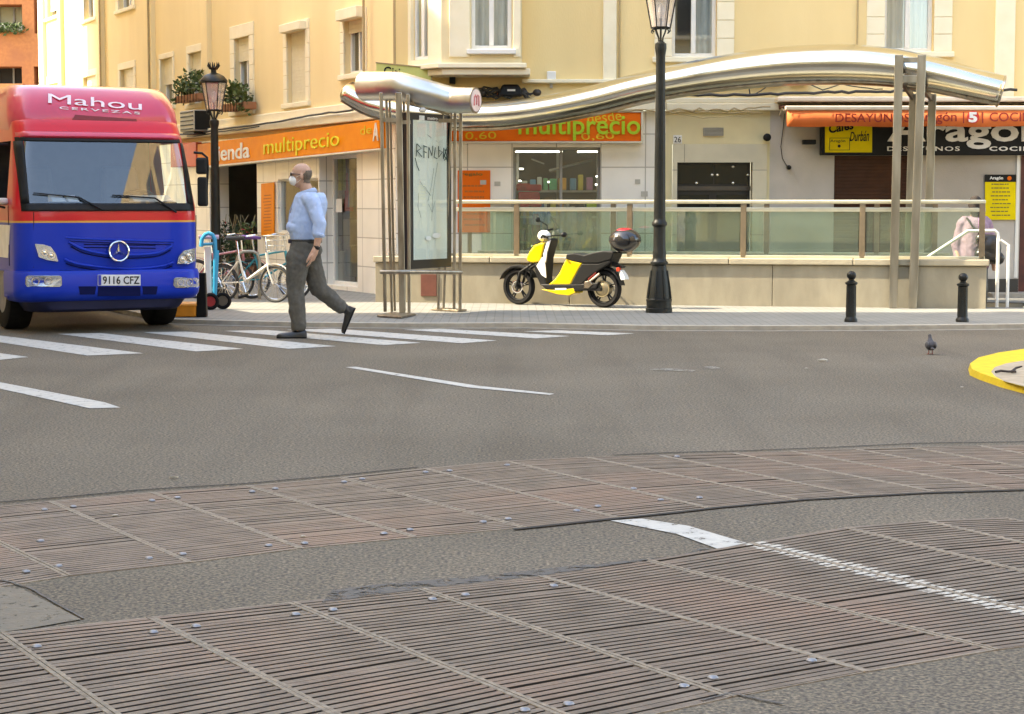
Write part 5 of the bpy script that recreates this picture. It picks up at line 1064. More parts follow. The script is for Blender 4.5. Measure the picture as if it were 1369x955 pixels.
# ------------------------------------------------------------------ street lamps
def lamp(name, lb, base, hl, s=1.0, rz=0):
    """hl: height of the underside of the lantern above the base"""
    t = thing(name, lb, 'street lamp', base, rz, 'cast iron street lamps'); k = hl / 3.35
    z = lambda v: v * k
    mb = MB(); prof = [(.160, 0), (.160, .05), (.152, .055), (.150, .13), (.155, .135), (.155, .16), (.140, .17), (.128, .30), (.110, .42), (.092, .52), (.086, .56), (.105, .575), (.105, .60), (.086, .615), (.078, .66), (.080, .72), (.074, .74), (.072, 1.02), (.092, 1.04), (.092, 1.07), (.074, 1.09), (.070, 1.12), (.066, 1.6), (.060, 2.3), (.056, 2.9), (.054, 3.02), (.064, 3.08), (.070, 3.12), (.068, 3.17), (.050, 3.18), (.045, 3.19), (.02, 3.2)]
    mb.lathe([(r * s, z(h)) for r, h in prof], seg=24); mb.build('pole', IRON, t, local=True)
    mb = MB()
    for a in range(8): q = a * pi / 4 + pi / 8; mb.tube([(.150 * s * cos(q), .150 * s * sin(q), z(.17)), (.134 * s * cos(q), .134 * s * sin(q), z(.30)), (.10 * s * cos(q), .10 * s * sin(q), z(.50))], .010 * s, 5)
    mb.build('base_ribs', IRON, t, local=True)
    L0 = hl; mb = MB()
    for a in range(4):
        q = a * pi / 2 + pi / 4; d = Vector((cos(q), sin(q), 0)); P = lambda r, h: d * r * s + Vector((0, 0, L0 + h * s))
        mb.tube([P(.03, -.16), P(.035, -.11), P(.07, -.05), P(.085, -.01), P(.12, 0), P(.14, -.015), P(.145, -.04), P(.125, -.05)], .009 * s, 6)
    mb.build('scroll_bracket', IRON, t, local=True)
    mb = MB(); mb.tube([Vector((0, 0, L0 - .17 * s)), Vector((0, 0, L0 + .12 * s))], .012 * s, 8); mb.lathe([(.118 * s, L0 - .005), (.122 * s, L0 + .012 * s), (.108 * s, L0 + .016 * s), (.106 * s, L0)], seg=6, cap=False)
    for a in range(6): q = a * pi / 3; mb.tube([Vector((.112 * cos(q) * s, .112 * sin(q) * s, L0)), Vector((.185 * cos(q) * s, .185 * sin(q) * s, L0 + .40 * s))], .008 * s, 5)
    mb.lathe([(.18 * s, L0 + .395 * s), (.195 * s, L0 + .40 * s), (.195 * s, L0 + .415 * s), (.18 * s, L0 + .42 * s)], seg=6, cap=False); mb.build('lantern_frame', IRON, t, local=True)
    mb = MB(); mb.loft([[Vector((r * cos(a * pi / 3) * s, r * sin(a * pi / 3) * s, L0 + h * s)) for a in range(6)] for r, h in ((.108, .01), (.180, .40))], cap=False); mb.build('lantern_glass', GLLAMP, t, local=True, fix=False)
    mb = MB(); mb.lathe([(.205 * s, L0 + .415 * s), (.20 * s, L0 + .44 * s), (.15 * s, L0 + .50 * s), (.08 * s, L0 + .535 * s), (.04 * s, L0 + .55 * s), (.04 * s, L0 + .59 * s), (.07 * s, L0 + .62 * s), (.03 * s, L0 + .625 * s)], seg=20)
    for a in range(8): q = a * pi / 4; d = Vector((cos(q), sin(q), 0)); mb.tube([d * .045 * s + Vector((0, 0, L0 + .60 * s)), d * .085 * s + Vector((0, 0, L0 + .65 * s)), d * .075 * s + Vector((0, 0, L0 + .70 * s))], [.016 * s, .013 * s, .003 * s], 5)
    mb.build('cap', IRON, t, local=True); mb = MB(); mb.ell((0, 0, L0 + .2 * s), .035 * s, .035 * s, .09 * s, 12); mb.build('bulb', WPAINT, t, local=True); return t
GLLAMP = glass('lantern_glass', (.92, .88, .86), .10, .05, (.75, .68, .66), .30)
lb_ = G(881, 418, .04); lamp('street_lamp', 'near black cast iron street lamp standing right of the scooter', lb_, V(886, 38, lb_.y).z - .04)
l2 = Vector((V(289.5, 395, 27).x, 27, .04)); lamp('street_lamp', 'distant black cast iron street lamp with crown finial beside the truck', l2, V(290, 148, 27).z - .04, .98)

# ------------------------------------------------------------------ bollards
def bollard(p, lb):
    t = thing('bollard', lb, 'bollard', p, 0, 'black ball-topped bollards on the kerb')
    mb = MB(); mb.lathe([(.072, 0), (.072, .03), (.060, .045), (.056, .06), (.050, .40), (.050, .405)], seg=20)
    for a in range(10): q = a * pi / 5; mb.tube([(.052 * cos(q), .052 * sin(q), .07), (.048 * cos(q), .048 * sin(q), .40)], .006, 5)
    mb.build('shaft', IRON, t, local=True)
    mb = MB(); mb.lathe([(.050, .406), (.068, .418), (.068, .438), (.045, .446), (.030, .46), (.030, .47)], seg=20); mb.build('collar', IRON, t, local=True)
    mb = MB(); mb.ell((0, 0, .512), .052, .052, .050, 20, None, 12); mb.build('ball', IRON, t, local=True); return t
b1_ = G(1137.5, 430.5, .04); bo = bollard(b1_, 'black ball-topped bollard on the kerb, left of the steel support posts'); copy_thing(bo, G(1286.5, 430.5, .04), None, 'black ball-topped bollard on the kerb, right of the steel support posts')
for o in bpy.data.objects:
    if o.name == 'bollard.001' and o.type == 'EMPTY': o.scale = (1, 1, .96)

# ------------------------------------------------------------------ pigeon
DK = mat('pigeon_feather', (.055, .05, .055), (.03, .028, .03), 60, .6); pg = thing('pigeon', 'dark grey pigeon standing on the road, seen from behind', 'pigeon', G(1244, 474))
blob('body', [((0, -.01, .085), (0, .03, .13), .040, .022), ((0, .03, .13), (0, .04, .160), .020, .014)], [((0, 0, .080), .046, .060, .045), ((0, .045, .165), .016, .020, .016), ((0, -.07, .055), .018, .045, .012)], DK, pg, .004)
for s in (-1, 1):
    mb = MB(); mb.ell((s * .034, -.01, .085), .014, .062, .034, 12); mb.build('wing', mat('pigeon_wing', (.09, .085, .09), (.04, .04, .045), 50, .6), pg, local=True)
    mb = MB(); mb.tube([(s * .016, .0, .05), (s * .016, .0, .004)], .004, 6); [mb.tube([(s * .016, 0, .004), (s * .016 + dx, dy, .003)], .0028, 5) for dx, dy in ((-.012, .022), (0, .028), (.012, .022), (0, -.014))]; mb.build('leg', mat('pigeon_leg', (.30, .08, .06), None, 9, .6), pg, local=True)
mb = MB(); mb.loft([[(-.005, .06, .163), (.005, .06, .163), (.005, .06, .168), (-.005, .06, .168)], [(-.001, .078, .162), (.001, .078, .162), (.001, .078, .163), (-.001, .078, .163)]]); mb.build('beak', BLACK, pg, local=True)

# ------------------------------------------------------------------ vehicles
def torus(mb, c, R, r, axis='Y', seg=32, s2=8, flat=1.0):
    c = Vector(c); rings = []
    for i in range(seg):
        t = 2 * pi * i / seg; ring = []
        for j in range(s2):
            q = 2 * pi * j / s2; rr = R + r * cos(q); h = r * flat * sin(q)
            p = (rr * cos(t), h, rr * sin(t)) if axis == 'Y' else (h, rr * cos(t), rr * sin(t)) if axis == 'X' else (rr * cos(t), rr * sin(t), h)
            ring.append(c + Vector(p))
        rings.append(ring)
    rings.append(rings[0]); o = mb.smooth; mb.smooth = True; mb.loft(rings, cap=False); mb.smooth = o

# ---- truck: local x = across (to the right in the photo), y = backwards, z = up
TBL = mat('truck_blue', (.002, .032, .40), (.002, .027, .36), 3, .36, coat=.12, spec=.2); TRE = mat('truck_red', (.58, .008, .018), (.52, .006, .015), 3, .32, coat=.3, spec=.3)
TGO = mat('truck_gold', (.62, .30, .04), None, 3, .35, coat=.3); PLA = mat('black_plastic', (.010, .010, .011), (.006, .006, .007), 20, .55, spec=.25); TDK = mat('truck_dark_red', (.20, .004, .008), None, 4, .5)
TRP = mat('roof_sky_tint_red', (.56, .022, .060), (.50, .018, .052), 3, .30, coat=.7, spec=.5)  # pinker copy of the truck red, sky reflection mixed into the colour
LENS = glass('lamp_lens', (.95, .97, 1), .22, .03, (.70, .70, .68), .30); REFL = mat('lamp_reflector', (.55, .55, .56), (.25, .25, .26), 25, .15, 1)
tha = radians(27); Rc = Vector((-3.30, 19.90, 0)); wv = Vector((cos(tha), sin(tha), 0)); HW = .966; C0 = Rc - wv * HW
TR = thing('beer_truck', 'red and blue delivery truck with a wind deflector on its roof', 'truck', C0, tha); TM = wm(TR); TFr = Frame((C0.x, C0.y), (wv.x, wv.y)); TI = TM.inverted()
def T(px, py, n=0.0): return TFr.at(px, py, n)
def hw(z): return HW if z < 1.3 else HW - .07 * (z - 1.3) / .75
def y0(z): return .02 if z < .7 else 0 if z < 1.27 else .24 * (z - 1.27) / .76 if z < 2.03 else .24 + .14 * (z - 2.03) / .2
def yf(x, z, R=.17, h=None, yy=None):
    h = h or hw(z); a = abs(x); y = (y0(z) if yy is None else yy) + .05 * (x / h) ** 2
    if a > h - R: d = min(a - (h - R), R * .9999); y += R - sqrt(max(0, R * R - d * d))
    return y
def ring(z, h=None, yy=None, D=1.75, R=.17, k=15):
    h = h or hw(z); pts = []; yc = yf(h, z, R, h, yy)
    ys = [D, 1.35, 1.28, .50, .42, max(yc + .02, .30)]; pts += [(-h, max(y, yc + .005), z) for y in ys]
    xs = [-h + R * (1 - cos(pi / 2 * i / 6)) for i in range(6)] + [-(h - R) + 2 * (h - R) * i / k for i in range(k + 1)]; xs += [-x for x in reversed(xs[:6])]
    pts += [(x, yf(x, z, R, h, yy), z) for x in xs]; pts += [(h, max(y, yc + .005), z) for y in reversed(ys)]; return pts
levels = [.64, .68, .74, .85, 1.0, 1.145, 1.165, 1.20, 1.235, 1.30, 1.33, 1.6, 1.99, 2.03, 2.08, 2.14, 2.19]
rings = [ring(z) for z in levels]; rings.append([(p[0] * .96, p[1] + .05 * (1 if p[1] < 1 else -.3), 2.225) for p in ring(2.19)]); rings.append([(p[0] * .80, .55 + (p[1] - .5) * .8, 2.245) for p in ring(2.19)])
WS0, WS1 = -.845, .862
mb = MB(); mb.smooth = True; n = len(rings[0]); vs = [p for r in rings for p in r]; mb.add(vs, [])
for k in range(len(rings) - 1):
    for i in range(n):
        j = (i + 1) % n; a, b = rings[k][i], rings[k][j]; cx_, cy_ = (a[0] + b[0]) / 2, (a[1] + b[1]) / 2; zc_ = (a[2] + rings[k + 1][i][2]) / 2
        front = cy_ < y0(zc_) + .15 and abs(cx_) < .868
        if 1.31 < zc_ < 2.01 and front: continue
        if 1.34 < zc_ < 1.985 and abs(cx_) > .86 and .50 < cy_ < 1.28: continue
        mb.f.append([k * n + i, k * n + j, (k + 1) * n + j, (k + 1) * n + i]); mb.sm.append(True); mb.fm.append(0 if zc_ < 1.145 else 1 if zc_ < 1.165 else 2)
mb.f.append([(len(rings) - 1) * n + i for i in range(n)]); mb.sm.append(True); mb.fm.append(2)
CAB = mb.build('cab', [TBL, TGO, TRE], TR, local=True, fix=True)
def patch(x0, x1, z0, z1, off, m, nm, parent, nx=24, nz=6, solid=.0, R=.17, shape=None):
    mb = MB(); mb.smooth = True; vs = []
    for j in range(nz + 1):
        z = z0 + (z1 - z0) * j / nz
        for i in range(nx + 1): x = x0 + (x1 - x0) * i / nx; x = max(-hw(z) + .002, min(hw(z) - .002, x)); vs.append((x, yf(x, z, R) - off, z))
    mb.add(vs, [(j * (nx + 1) + i, j * (nx + 1) + i + 1, (j + 1) * (nx + 1) + i + 1, (j + 1) * (nx + 1) + i) for j in range(nz) for i in range(nx)]); return mb.build(nm, m, parent, local=True, fix=False, solid=solid)
WSG = glass('windscreen_glass', (.70, .8, .85), .105, .0)
ws = patch(WS0 - .0, WS1, 1.33, 2.0, .0, WSG, 'windscreen', TR, 30, 10)
for a, b, c, d in ((-.905, .918, 1.265, 1.345), (-.89, .90, 1.985, 2.025), (-.905, -.825, 1.345, 1.985), (.845, .918, 1.345, 1.985)): patch(a, b, c, d, .010, PLA, 'windscreen_seal', ws, 24 if b - a > 1 else 4, 4 if b - a > 1 else 8, solid=.006)
def on(px, py, off=.0):
    x, z = T(px, py)
    for _ in range(6): x, z = T(px, py, -yf(max(-.96, min(.96, x)), z) + off)
    return Vector((x, yf(max(-.96, min(.96, x)), z) - off, z))
def poly_on(pts, off, th, m, nm, parent, sub=4, bev=.004):
    q = []
    for a, b in zip(pts, pts[1:] + pts[:1]):
        for i in range(sub): q.append((a[0] + (b[0] - a[0]) * i / sub, a[1] + (b[1] - a[1]) * i / sub))
    f = [on(*p, off) for p in q]; mb = MB(); mb.prism(f, (0, th, 0)); return mb.build(nm, m, parent, local=True, bevel=bev)
# wiper arms
for pts in ([(138, 281), (105, 264), (44, 258)], [(236, 284), (207, 265), (150, 261)]): mb = MB(); mb.tube([on(*p, .03) for p in pts], [.012, .010, .007], 6); mb.build('wiper', PLA, TR, local=True)
# grille ribs on the lower panel
SLOTM = mat('slot_dark_blue', (.002, .005, .05), None, 5, .7, spec=.1)
def smooth_px(pts): return catm(pts, 5)
for pts, r_ in (([(92, 324), (112, 334), (142, 340), (160, 341), (182, 341), (212, 338), (230, 329)], .020), ([(86, 347), (104, 353), (140, 358), (160, 359), (188, 359), (216, 356), (232, 351)], .018), ([(88, 318), (125, 320), (160, 321), (200, 322.5), (232, 323)], .013)):
    q = smooth_px(pts); mb = MB(); mb.tube([on(*p_, .0) for p_ in q], r_, 8, flat=.8); mb.build('grille_rib', TBL, CAB, local=True)
    mb = MB(); mb.tube([on(p_[0], p_[1] + 4.2, .001) for p_ in q[1:-1]], r_ * .62, 8, flat=.5); mb.build('grille_slot', SLOTM, CAB, local=True)
for ya in (327, 331): mb = MB(); mb.tube([on(x_, ya + (x_ - 120) * .012, .001) for x_ in range(112, 212, 6)], .006, 6); mb.build('grille_slot', SLOTM, CAB, local=True)
mb = MB(); mb.tube([on(x_, 362.5 - (x_ - 160) * .005, .004) for x_ in range(80, 250, 6)], .012, 6); mb.build('grille_slot', SLOTM, CAB, local=True)
for x_ in (45, ): mb = MB(); mb.tube([on(x_, 284, .003), on(x_, 358, .003)], .004, 5); mb.build('panel_gap', PLA, CAB, local=True)
mb = MB(); mb.tube([on(262, 288, .002), on(262, 330, .002)], .004, 5); mb.build('panel_gap', PLA, CAB, local=True)
# star emblem
s0 = on(159, 336, .055); em = MB(); torus(em, s0, .102, .011, 'Y')
for a in (90, 210, 330): d = Vector((cos(radians(a)), 0, sin(radians(a)))); e = Vector((-d.z, 0, d.x)); em.hexa([s0 - e * .020 + Vector((0, .005, 0)), s0 + e * .020 + Vector((0, .005, 0)), s0 + d * .092 + Vector((0, .003, 0)), s0 + d * .091 + Vector((0, .003, 0))], [s0 + Vector((0, -.012, 0)), s0 + Vector((0, -.012, 0)) + e * .001, s0 + d * .092 + Vector((0, -.003, 0)), s0 + d * .091 + Vector((0, -.003, 0))])
em.build('star_emblem', CHROME, TR, local=True)
mb = MB(); mb.lathe([(.105, .015), (.105, .05), (.09, .055)], s0 - Vector((0, 0, 0)), 'Y', 28); mb.build('emblem_recess', TBL, CAB, local=True)
# head lamps
for pts, cl_ in (([(46.5, 326), (58, 327), (68, 330), (75, 340), (78, 350), (64, 348), (52, 344)], [(60, 338), (69, 342)]), ([(237, 353), (239, 343), (246, 335), (261, 332), (261.5, 349), (252, 353)], [(253, 342), (245, 347)])):
    h_ = poly_on(pts, .014, .06, REFL, 'headlight', TR, 4, .008); poly_on(pts, .020, .003, LENS, 'lens', h_, 4, 0)
    for c_ in cl_: p = on(*c_, .020); mb = MB(); torus(mb, p, .030, .006, 'Y', 20, 6); mb.ell(p + Vector((0, .005, 0)), .024, .008, .024, 12); mb.build('bulb', CHROME, h_, local=True)
# bumper
def bring(z, h, y, R=.2): return [(x, yf(x, z, R, h, y), z) for x in [-h + R * (1 - cos(pi / 2 * i / 7)) for i in range(7)] + [-(h - R) + 2 * (h - R) * i / 16 for i in range(17)] + [h - R * (1 - cos(pi / 2 * i / 7)) for i in reversed(range(7))]]
def bfull(z, h, y): r = bring(z, h, y); return [(-h, .62, z)] + r + [(h, .62, z)]
mb = MB(); mb.smooth = True; mb.loft([bfull(.655, .956, .0), bfull(.65, .976, -.035), bfull(.60, .986, -.06), bfull(.45, .986, -.065), bfull(.40, .98, -.055), bfull(.345, .956, -.01), bfull(.33, .936, .06)]); BU = mb.build('bumper', TBL, TR, local=True)
mb = MB(); mb.smooth = True; mb.loft([bfull(.34, .86, .02), bfull(.25, .80, .05), bfull(.22, .78, .12)]); mb.build('bumper_skirt', mat('dark_blue_skirt', (.008, .010, .05), None, 6, .6), BU, local=True)
def bon(px, py, off=0):
    x, z = T(px, py, .065)
    for _ in range(6): x, z = T(px, py, -(yf(max(-.98, min(.98, x)), z, .2, .986, -.063)) + off)
    return Vector((x, yf(max(-.98, min(.98, x)), z, .2, .986, -.063) - off, z))
def bpoly(pts, off, th, m, nm, parent, sub=4, bev=.004):
    q = []
    for a, b in zip(pts, pts[1:] + pts[:1]):
        for i in range(sub): q.append((a[0] + (b[0] - a[0]) * i / sub, a[1] + (b[1] - a[1]) * i / sub))
    mb = MB(); mb.prism([bon(*p, off) for p in q], (0, th, 0)); return mb.build(nm, m, parent, local=True, bevel=bev)
for x0, x1, ya, yb in ((34, 83, 368.5, 384), (232, 266.5, 371, 385)):
    h_ = bpoly([(x0, ya + 3), (x0 + 3, ya), (x1 - 3, ya), (x1, ya + 3), (x1, yb - 3), (x1 - 3, yb), (x0 + 3, yb), (x0, yb - 3)], .008, .05, REFL, 'fog_lamp', TR, 2, .004); bpoly([(x0 + 1, ya + 1), (x1 - 1, ya + 1), (x1 - 1, yb - 1), (x0 + 1, yb - 1)], .013, .003, LENS, 'lens', h_, 4, 0)
    for f_ in (.28, .62): p = bon(x0 + (x1 - x0) * f_, (ya + yb) / 2, .012); mb = MB(); torus(mb, p, .036, .005, 'Y', 18, 6); mb.build('bulb_ring', CHROME, h_, local=True)
for x0, x1 in ((105, 129), (190, 211)): bpoly([(x0, 383), (x1, 383), (x1 - 2, 394), (x0 + 2, 394)], .004, .03, mat('slot_dark_blue', (.004, .008, .06)), 'air_slot', BU, 2, .002)
bpoly([(131, 383.5), (188, 383.5), (188, 396), (131, 396)], .004, .03, mat('slot_dark_blue', (.004, .008, .06)), 'air_slot', BU, 2, .002)
PLT = bpoly([(131, 382), (188, 382), (188, 367.5), (131, 367.5)], .016, .012, mat('plate_white', (.72, .72, .74), None, 8, .4), 'number_plate', TR, 1, .002)
bpoly([(131.5, 381.5), (135.5, 381.5), (135.5, 368), (131.5, 368)], .018, .003, mat('plate_blue', (.01, .03, .35), None, 8, .4), 'country_band', PLT, 1, 0)
text_quad('9116 CFZ', *[TM @ bon(*p, .018) for p in [(137.5, 380), (186.5, 380), (186.5, 369.5), (137.5, 369.5)]], BLACK, 'characters', PLT, .002, bold=.012)
# roof deflector
def dring(z, h, y, D, R=.22): return [(-h * .98, D, z)] + [(x, yf(x, z, R, h, y), z) for x in [-h + R * (1 - cos(pi / 2 * i / 7)) for i in range(7)] + [-(h - R) + 2 * (h - R) * i / 14 for i in range(15)] + [h - R * (1 - cos(pi / 2 * i / 7)) for i in reversed(range(7))]] + [(h * .98, D, z)]
mb = MB(); mb.smooth = True; mb.loft([dring(2.10, .89, .40, 1.7), dring(2.20, .91, .385, 1.7), dring(2.32, .905, .43, 1.72), dring(2.44, .88, .53, 1.74), dring(2.53, .85, .64, 1.75), dring(2.58, .81, .76, 1.75), dring(2.60, .76, .92, 1.75)]); DF = mb.build('roof_deflector', TRP, TR, local=True)
def don(px, py, off=0):
    y = .5
    for _ in range(14):
        x, z = T(px, py, -y); zz = [2.10, 2.20, 2.32, 2.44, 2.53, 2.58, 2.60]; yy = [.40, .385, .43, .53, .64, .76, .92]; hh = [.89, .91, .905, .88, .85, .81, .76]
        k = max(0, min(5, sum(z > q for q in zz) - 1)); f = max(0, min(1, (z - zz[k]) / (zz[k + 1] - zz[k]))); h = hh[k] + (hh[k + 1] - hh[k]) * f
        y = .5 * y + .5 * yf(max(-h, min(h, x)), z, .22, h, yy[k] + (yy[k + 1] - yy[k]) * f)
    return Vector((x, y - off, z))
mb = MB(); vs = []
for j_ in range(5):
    for i_ in range(15): s_, t_ = i_ / 14, j_ / 4; ins = 4 * (1 - t_) ; vs.append(don(96 + (1 - t_) * 0 + ins * 1.0 * (t_ < .3) + s_ * (90 - ins * 2 * (t_ < .3)), (153.5 + s_ * 6) * (1 - t_) + (165.5 + s_ * 5.5) * t_, .008))
mb.smooth = True; mb.add(vs, [(j_ * 15 + i_, j_ * 15 + i_ + 1, (j_ + 1) * 15 + i_ + 1, (j_ + 1) * 15 + i_) for j_ in range(4) for i_ in range(14)]); mb.build('deflector_recess', TDK, DF, local=True)
TW = mat('white_decal', (.80, .66, .68), None, 8, .4)
text_surf('Mahou', [(64, 138), (189, 147.5), (189, 135.5), (64, 125.5)], don, TW, DF, bold=.0, off=.016)
text_surf('CERVEZAS', [(79, 146), (187, 153.5), (187, 150), (79, 142.5)], don, TW, DF, bold=.015, spacing=1.3, off=.006)
mb = MB(); mb.smooth = True; vs = []
for z_, off in ((2.02, .012), (2.04, .03), (2.07, .03), (2.09, -.02)): vs.append([(x * .985, yf(x, min(z_, 2.2)) - off, z_) for x in [-.89 + 1.78 * i / 24 for i in range(25)]])
mb.loft(vs, cap=False, closed=False); mb.build('sun_visor', TRP, TR, local=True, fix=False, solid=.012)
# mirrors
def loc(p): return TI @ p
mb = MB(); mb.tube([loc(V(*p, 20.05)) for p in ((259, 204), (270, 205), (277, 211), (278, 225), (276, 262), (274, 274), (266, 272))], .013, 8); MI = mb.build('mirror_arm', PLA, TR, local=True)
for (x0, x1, ya, yb) in ((262.5, 277, 211, 233), (264.5, 277.5, 237, 276)):
    mb = MB(); c = V((x0 + x1) / 2, (ya + yb) / 2, 20.05); a_ = (x1 - x0) / 2 * .0080; b_ = (yb - ya) / 2 * .0080; mb.box(c.x - a_, c.x + a_, c.y - .05, c.y + .06, c.z - b_, c.z + b_); mb.build('mirror_housing', PLA, TR, bevel=.025, bseg=3)
mb = MB(); mb.tube([(-.95, .45, 1.95), (-1.12, .30, 1.95), (-1.22, .26, 1.85), (-1.22, .26, 1.35), (-1.0, .42, 1.30)], .013, 8); mb.build('mirror_arm', PLA, TR, local=True)
mb = MB(); mb.box(-1.32, -1.12, .20, .30, 1.42, 1.82); mb.build('mirror_housing', PLA, TR, local=True, bevel=.025, bseg=3)
mb = MB(); mb.box(-1.06, -.955, .42, .72, 1.335, 1.40); mb.build('window_ledge', WHITEP, TR, local=True, bevel=.025, bseg=3)
# cab inside
INT = mat('cab_interior', (.05, .045, .045), (.03, .03, .03), 8, .8)
mb = MB(); mb.box(-.86, .86, .42, .72, 1.0, 1.36); mb.build('dashboard', INT, TR, local=True, bevel=.04, bseg=3)
mb = MB(); mb.box(-.88, .88, 1.60, 1.66, .8, 2.15); mb.build('cab_rear_panel', INT, TR, local=True); mb = MB(); mb.box(-.88, .88, .3, 1.66, .7, .76); mb.build('cab_floor', INT, TR, local=True)
for x_ in (-.48, .48):
    mb = MB(); mb.box(x_ - .24, x_ + .24, .85, 1.3, 1.0, 1.14); mb.build('seat', INT, TR, local=True, bevel=.05, bseg=3); mb = MB(); mb.hexa([(x_ - .23, 1.25, 1.1), (x_ + .23, 1.25, 1.1), (x_ + .23, 1.38, 1.1), (x_ - .23, 1.38, 1.1)], [(x_ - .2, 1.4, 1.75), (x_ + .2, 1.4, 1.75), (x_ + .2, 1.5, 1.75), (x_ - .2, 1.5, 1.75)]); mb.build('seat_back', INT, TR, local=True, bevel=.04, bseg=3)
mb = MB(); torus(mb, (0, 0, 0), .21, .016, 'Z', 28, 8); mb.tube([(-.2, 0, 0), (.2, 0, 0)], .014, 6); mb.tube([(0, 0, 0), (0, -.05, -.25)], .025, 8); o = mb.build('steering_wheel', PLA, TR, local=True); o.location = (.48, .80, 1.36); o.rotation_euler = (radians(-35), 0, 0)
for x0, x1, y_, w_ in ((-.50, -.36, .40, .0), (-.33, -.22, .42, 0), (.37, .50, .43, 0), (.48, .80, .45, 0)):
    mb = MB(); mb.hexa([(x0, .43, 1.362), (x1, .43, 1.362), (x1, .64, 1.362), (x0, .64, 1.362)], [(x0, .43, 1.372), (x1, .43, 1.372), (x1, .64, 1.43), (x0, .64, 1.43)]); mb.build('dash_paper', WPAINT, TR, local=True)
# door furniture on the left flank
for y_ in (.40, 1.38): mb = MB(); mb.tube([(-.968, y_, .70), (-.968, y_, 1.32)], .004, 5); mb.build('door_gap', PLA, CAB, local=True)
mb = MB(); mb.box(-.99, -.96, 1.18, 1.34, 1.20, 1.235); mb.build('door_handle', PLA, TR, local=True, bevel=.006)
mb = MB(); mb.hexa([(-.972, .45, .78), (-.972, 1.2, .78), (-.967, 1.2, .78), (-.967, .45, .78)], [(-.972, .32, 1.12), (-.972, 1.25, 1.12), (-.967, 1.25, 1.12), (-.967, .32, 1.12)]); mb.build('door_decal', WPAINT, TR, local=True)
mb = MB(); mb.box(-.98, -.78, .45, .66, .36, .62); mb.box(.78, .98, .50, .66, .36, .62); mb.build('step_panel', TBL, TR, local=True, bevel=.02)
# wheels, chassis, load body
def truck_wheel(x, y, nm='wheel'):
    mb = MB(); p = Vector((x, y, .42)); s = 1 if x > 0 else -1; mb.lathe([(.24, -.13), (.36, -.135), (.405, -.12), (.42, -.08), (.42, .08), (.405, .12), (.36, .135), (.24, .13)], p, 'X', 36, cap=False); t = mb.build('wheel', RUB, TR, local=True)
    mb = MB(); mb.lathe([(.25, s * .12), (.22, s * .10), (.20, s * .02), (.12, s * .03), (.11, s * .10), (.05, s * .12), (.001, s * .12)], p, 'X', 24); mb.build('rim', mat('grey_rim', (.30, .30, .30), (.2, .2, .2), 9, .5, .4), t, local=True)
truck_wheel(-.79, 1.05); truck_wheel(.79, 1.05); truck_wheel(-.79, 4.6); truck_wheel(.79, 4.6)
for x_ in (-.4, .4): mb = MB(); mb.box(x_ - .05, x_ + .05, .6, 6.2, .55, .78); mb.build('chassis_rail', BLACK, TR, local=True)
mb = MB(); mb.tube([(-.7, .95, .42), (.7, .95, .42)], .06, 10); mb.box(-.35, .35, .5, 1.5, .35, .6); mb.build('axle', BLACK, TR, local=True)
mb = MB(); mb.box(-.62, -.30, 2.3, 3.1, .30, .60); mb.build('fuel_tank', BLACK, TR, local=True, bevel=.05); mb = MB(); mb.box(-.25, .05, 2.3, 2.7, .30, .5); mb.build('battery_box', mat('grey_metal', (.3, .3, .3), None, 5, .5), TR, local=True, bevel=.02)
mb = MB(); mb.box(-1.05, 1.05, 1.95, 6.3, .80, 1.25); mb.build('load_bed', TRE, TR, local=True, bevel=.03)

# ---- hand truck, orange crate beside the truck
HB = mat('light_blue_paint', (.02, .36, .62), None, 9, .4); ht = thing('hand_truck', 'light blue and white hand truck standing between truck and bicycles', 'hand truck', G(290, 415, .04))
Yh = G(290, 414, .04).y
def tubeV(pts, Y, r, m, nm, par, seg=8, dy=None): mb = MB(); mb.tube([V(x, y, Y + (dy[i] if dy else 0)) for i, (x, y) in enumerate(pts)], r, seg); return mb.build(nm, m, par)
tubeV([(269, 330), (270, 320), (274, 314), (279, 312), (284, 314), (287, 320), (288, 340), (287, 400)], Yh, .026, HB, 'frame', ht); tubeV([(291, 335), (290.5, 350), (288, 395)], Yh + .06, .018, HB, 'strut', ht); tubeV([(270, 327), (287, 326)], Yh, .018, HB, 'crossbar', ht)
for a, b, c, d in ((274, 282, 330, 398), (277, 289, 398, 412)): p, q = V(a, d, Yh + .03), V(b, c, Yh + .03); mb = MB(); mb.box(p.x, q.x, p.y - .02, p.y + .02, p.z, q.z); mb.build('white_panel', WHITEP, ht, bevel=.01)
for px, py, Yo, c_ in ((281.5, 404, -.10, (.35, .03, .03)), (298, 404, .06, (.12, .10, .07))):
    p = V(px, py, Yh + Yo); p.z = .04 + .105; mb = MB(); torus(mb, p, .082, .024, 'Y', 24, 8, 1.2); w_ = mb.build('wheel', RUB, ht); mb = MB(); mb.lathe([(.062, -.02), (.06, .02), (.02, .03)], p, 'Y', 16); mb.build('hub', mat('hub_%d' % px, c_, None, 9, .5), w_)
p = V(252, 410, 21.6); oc = thing('plastic_crate', 'low orange plastic crate on the ground behind the truck corner', 'crate', Vector((p.x, 21.6, .04)))
mb = MB(); mb.box(p.x - .26, p.x + .12, 21.4, 21.8, .045, .20); mb.build('bin', mat('orange_plastic', (.75, .28, .02), None, 9, .45), oc, bevel=.015); mb = MB(); mb.box(p.x - .27, p.x + .13, 21.39, 21.81, .17, .185); mb.build('rim', mat('orange_rim', (.80, .34, .04), None, 9, .45), oc, bevel=.006)
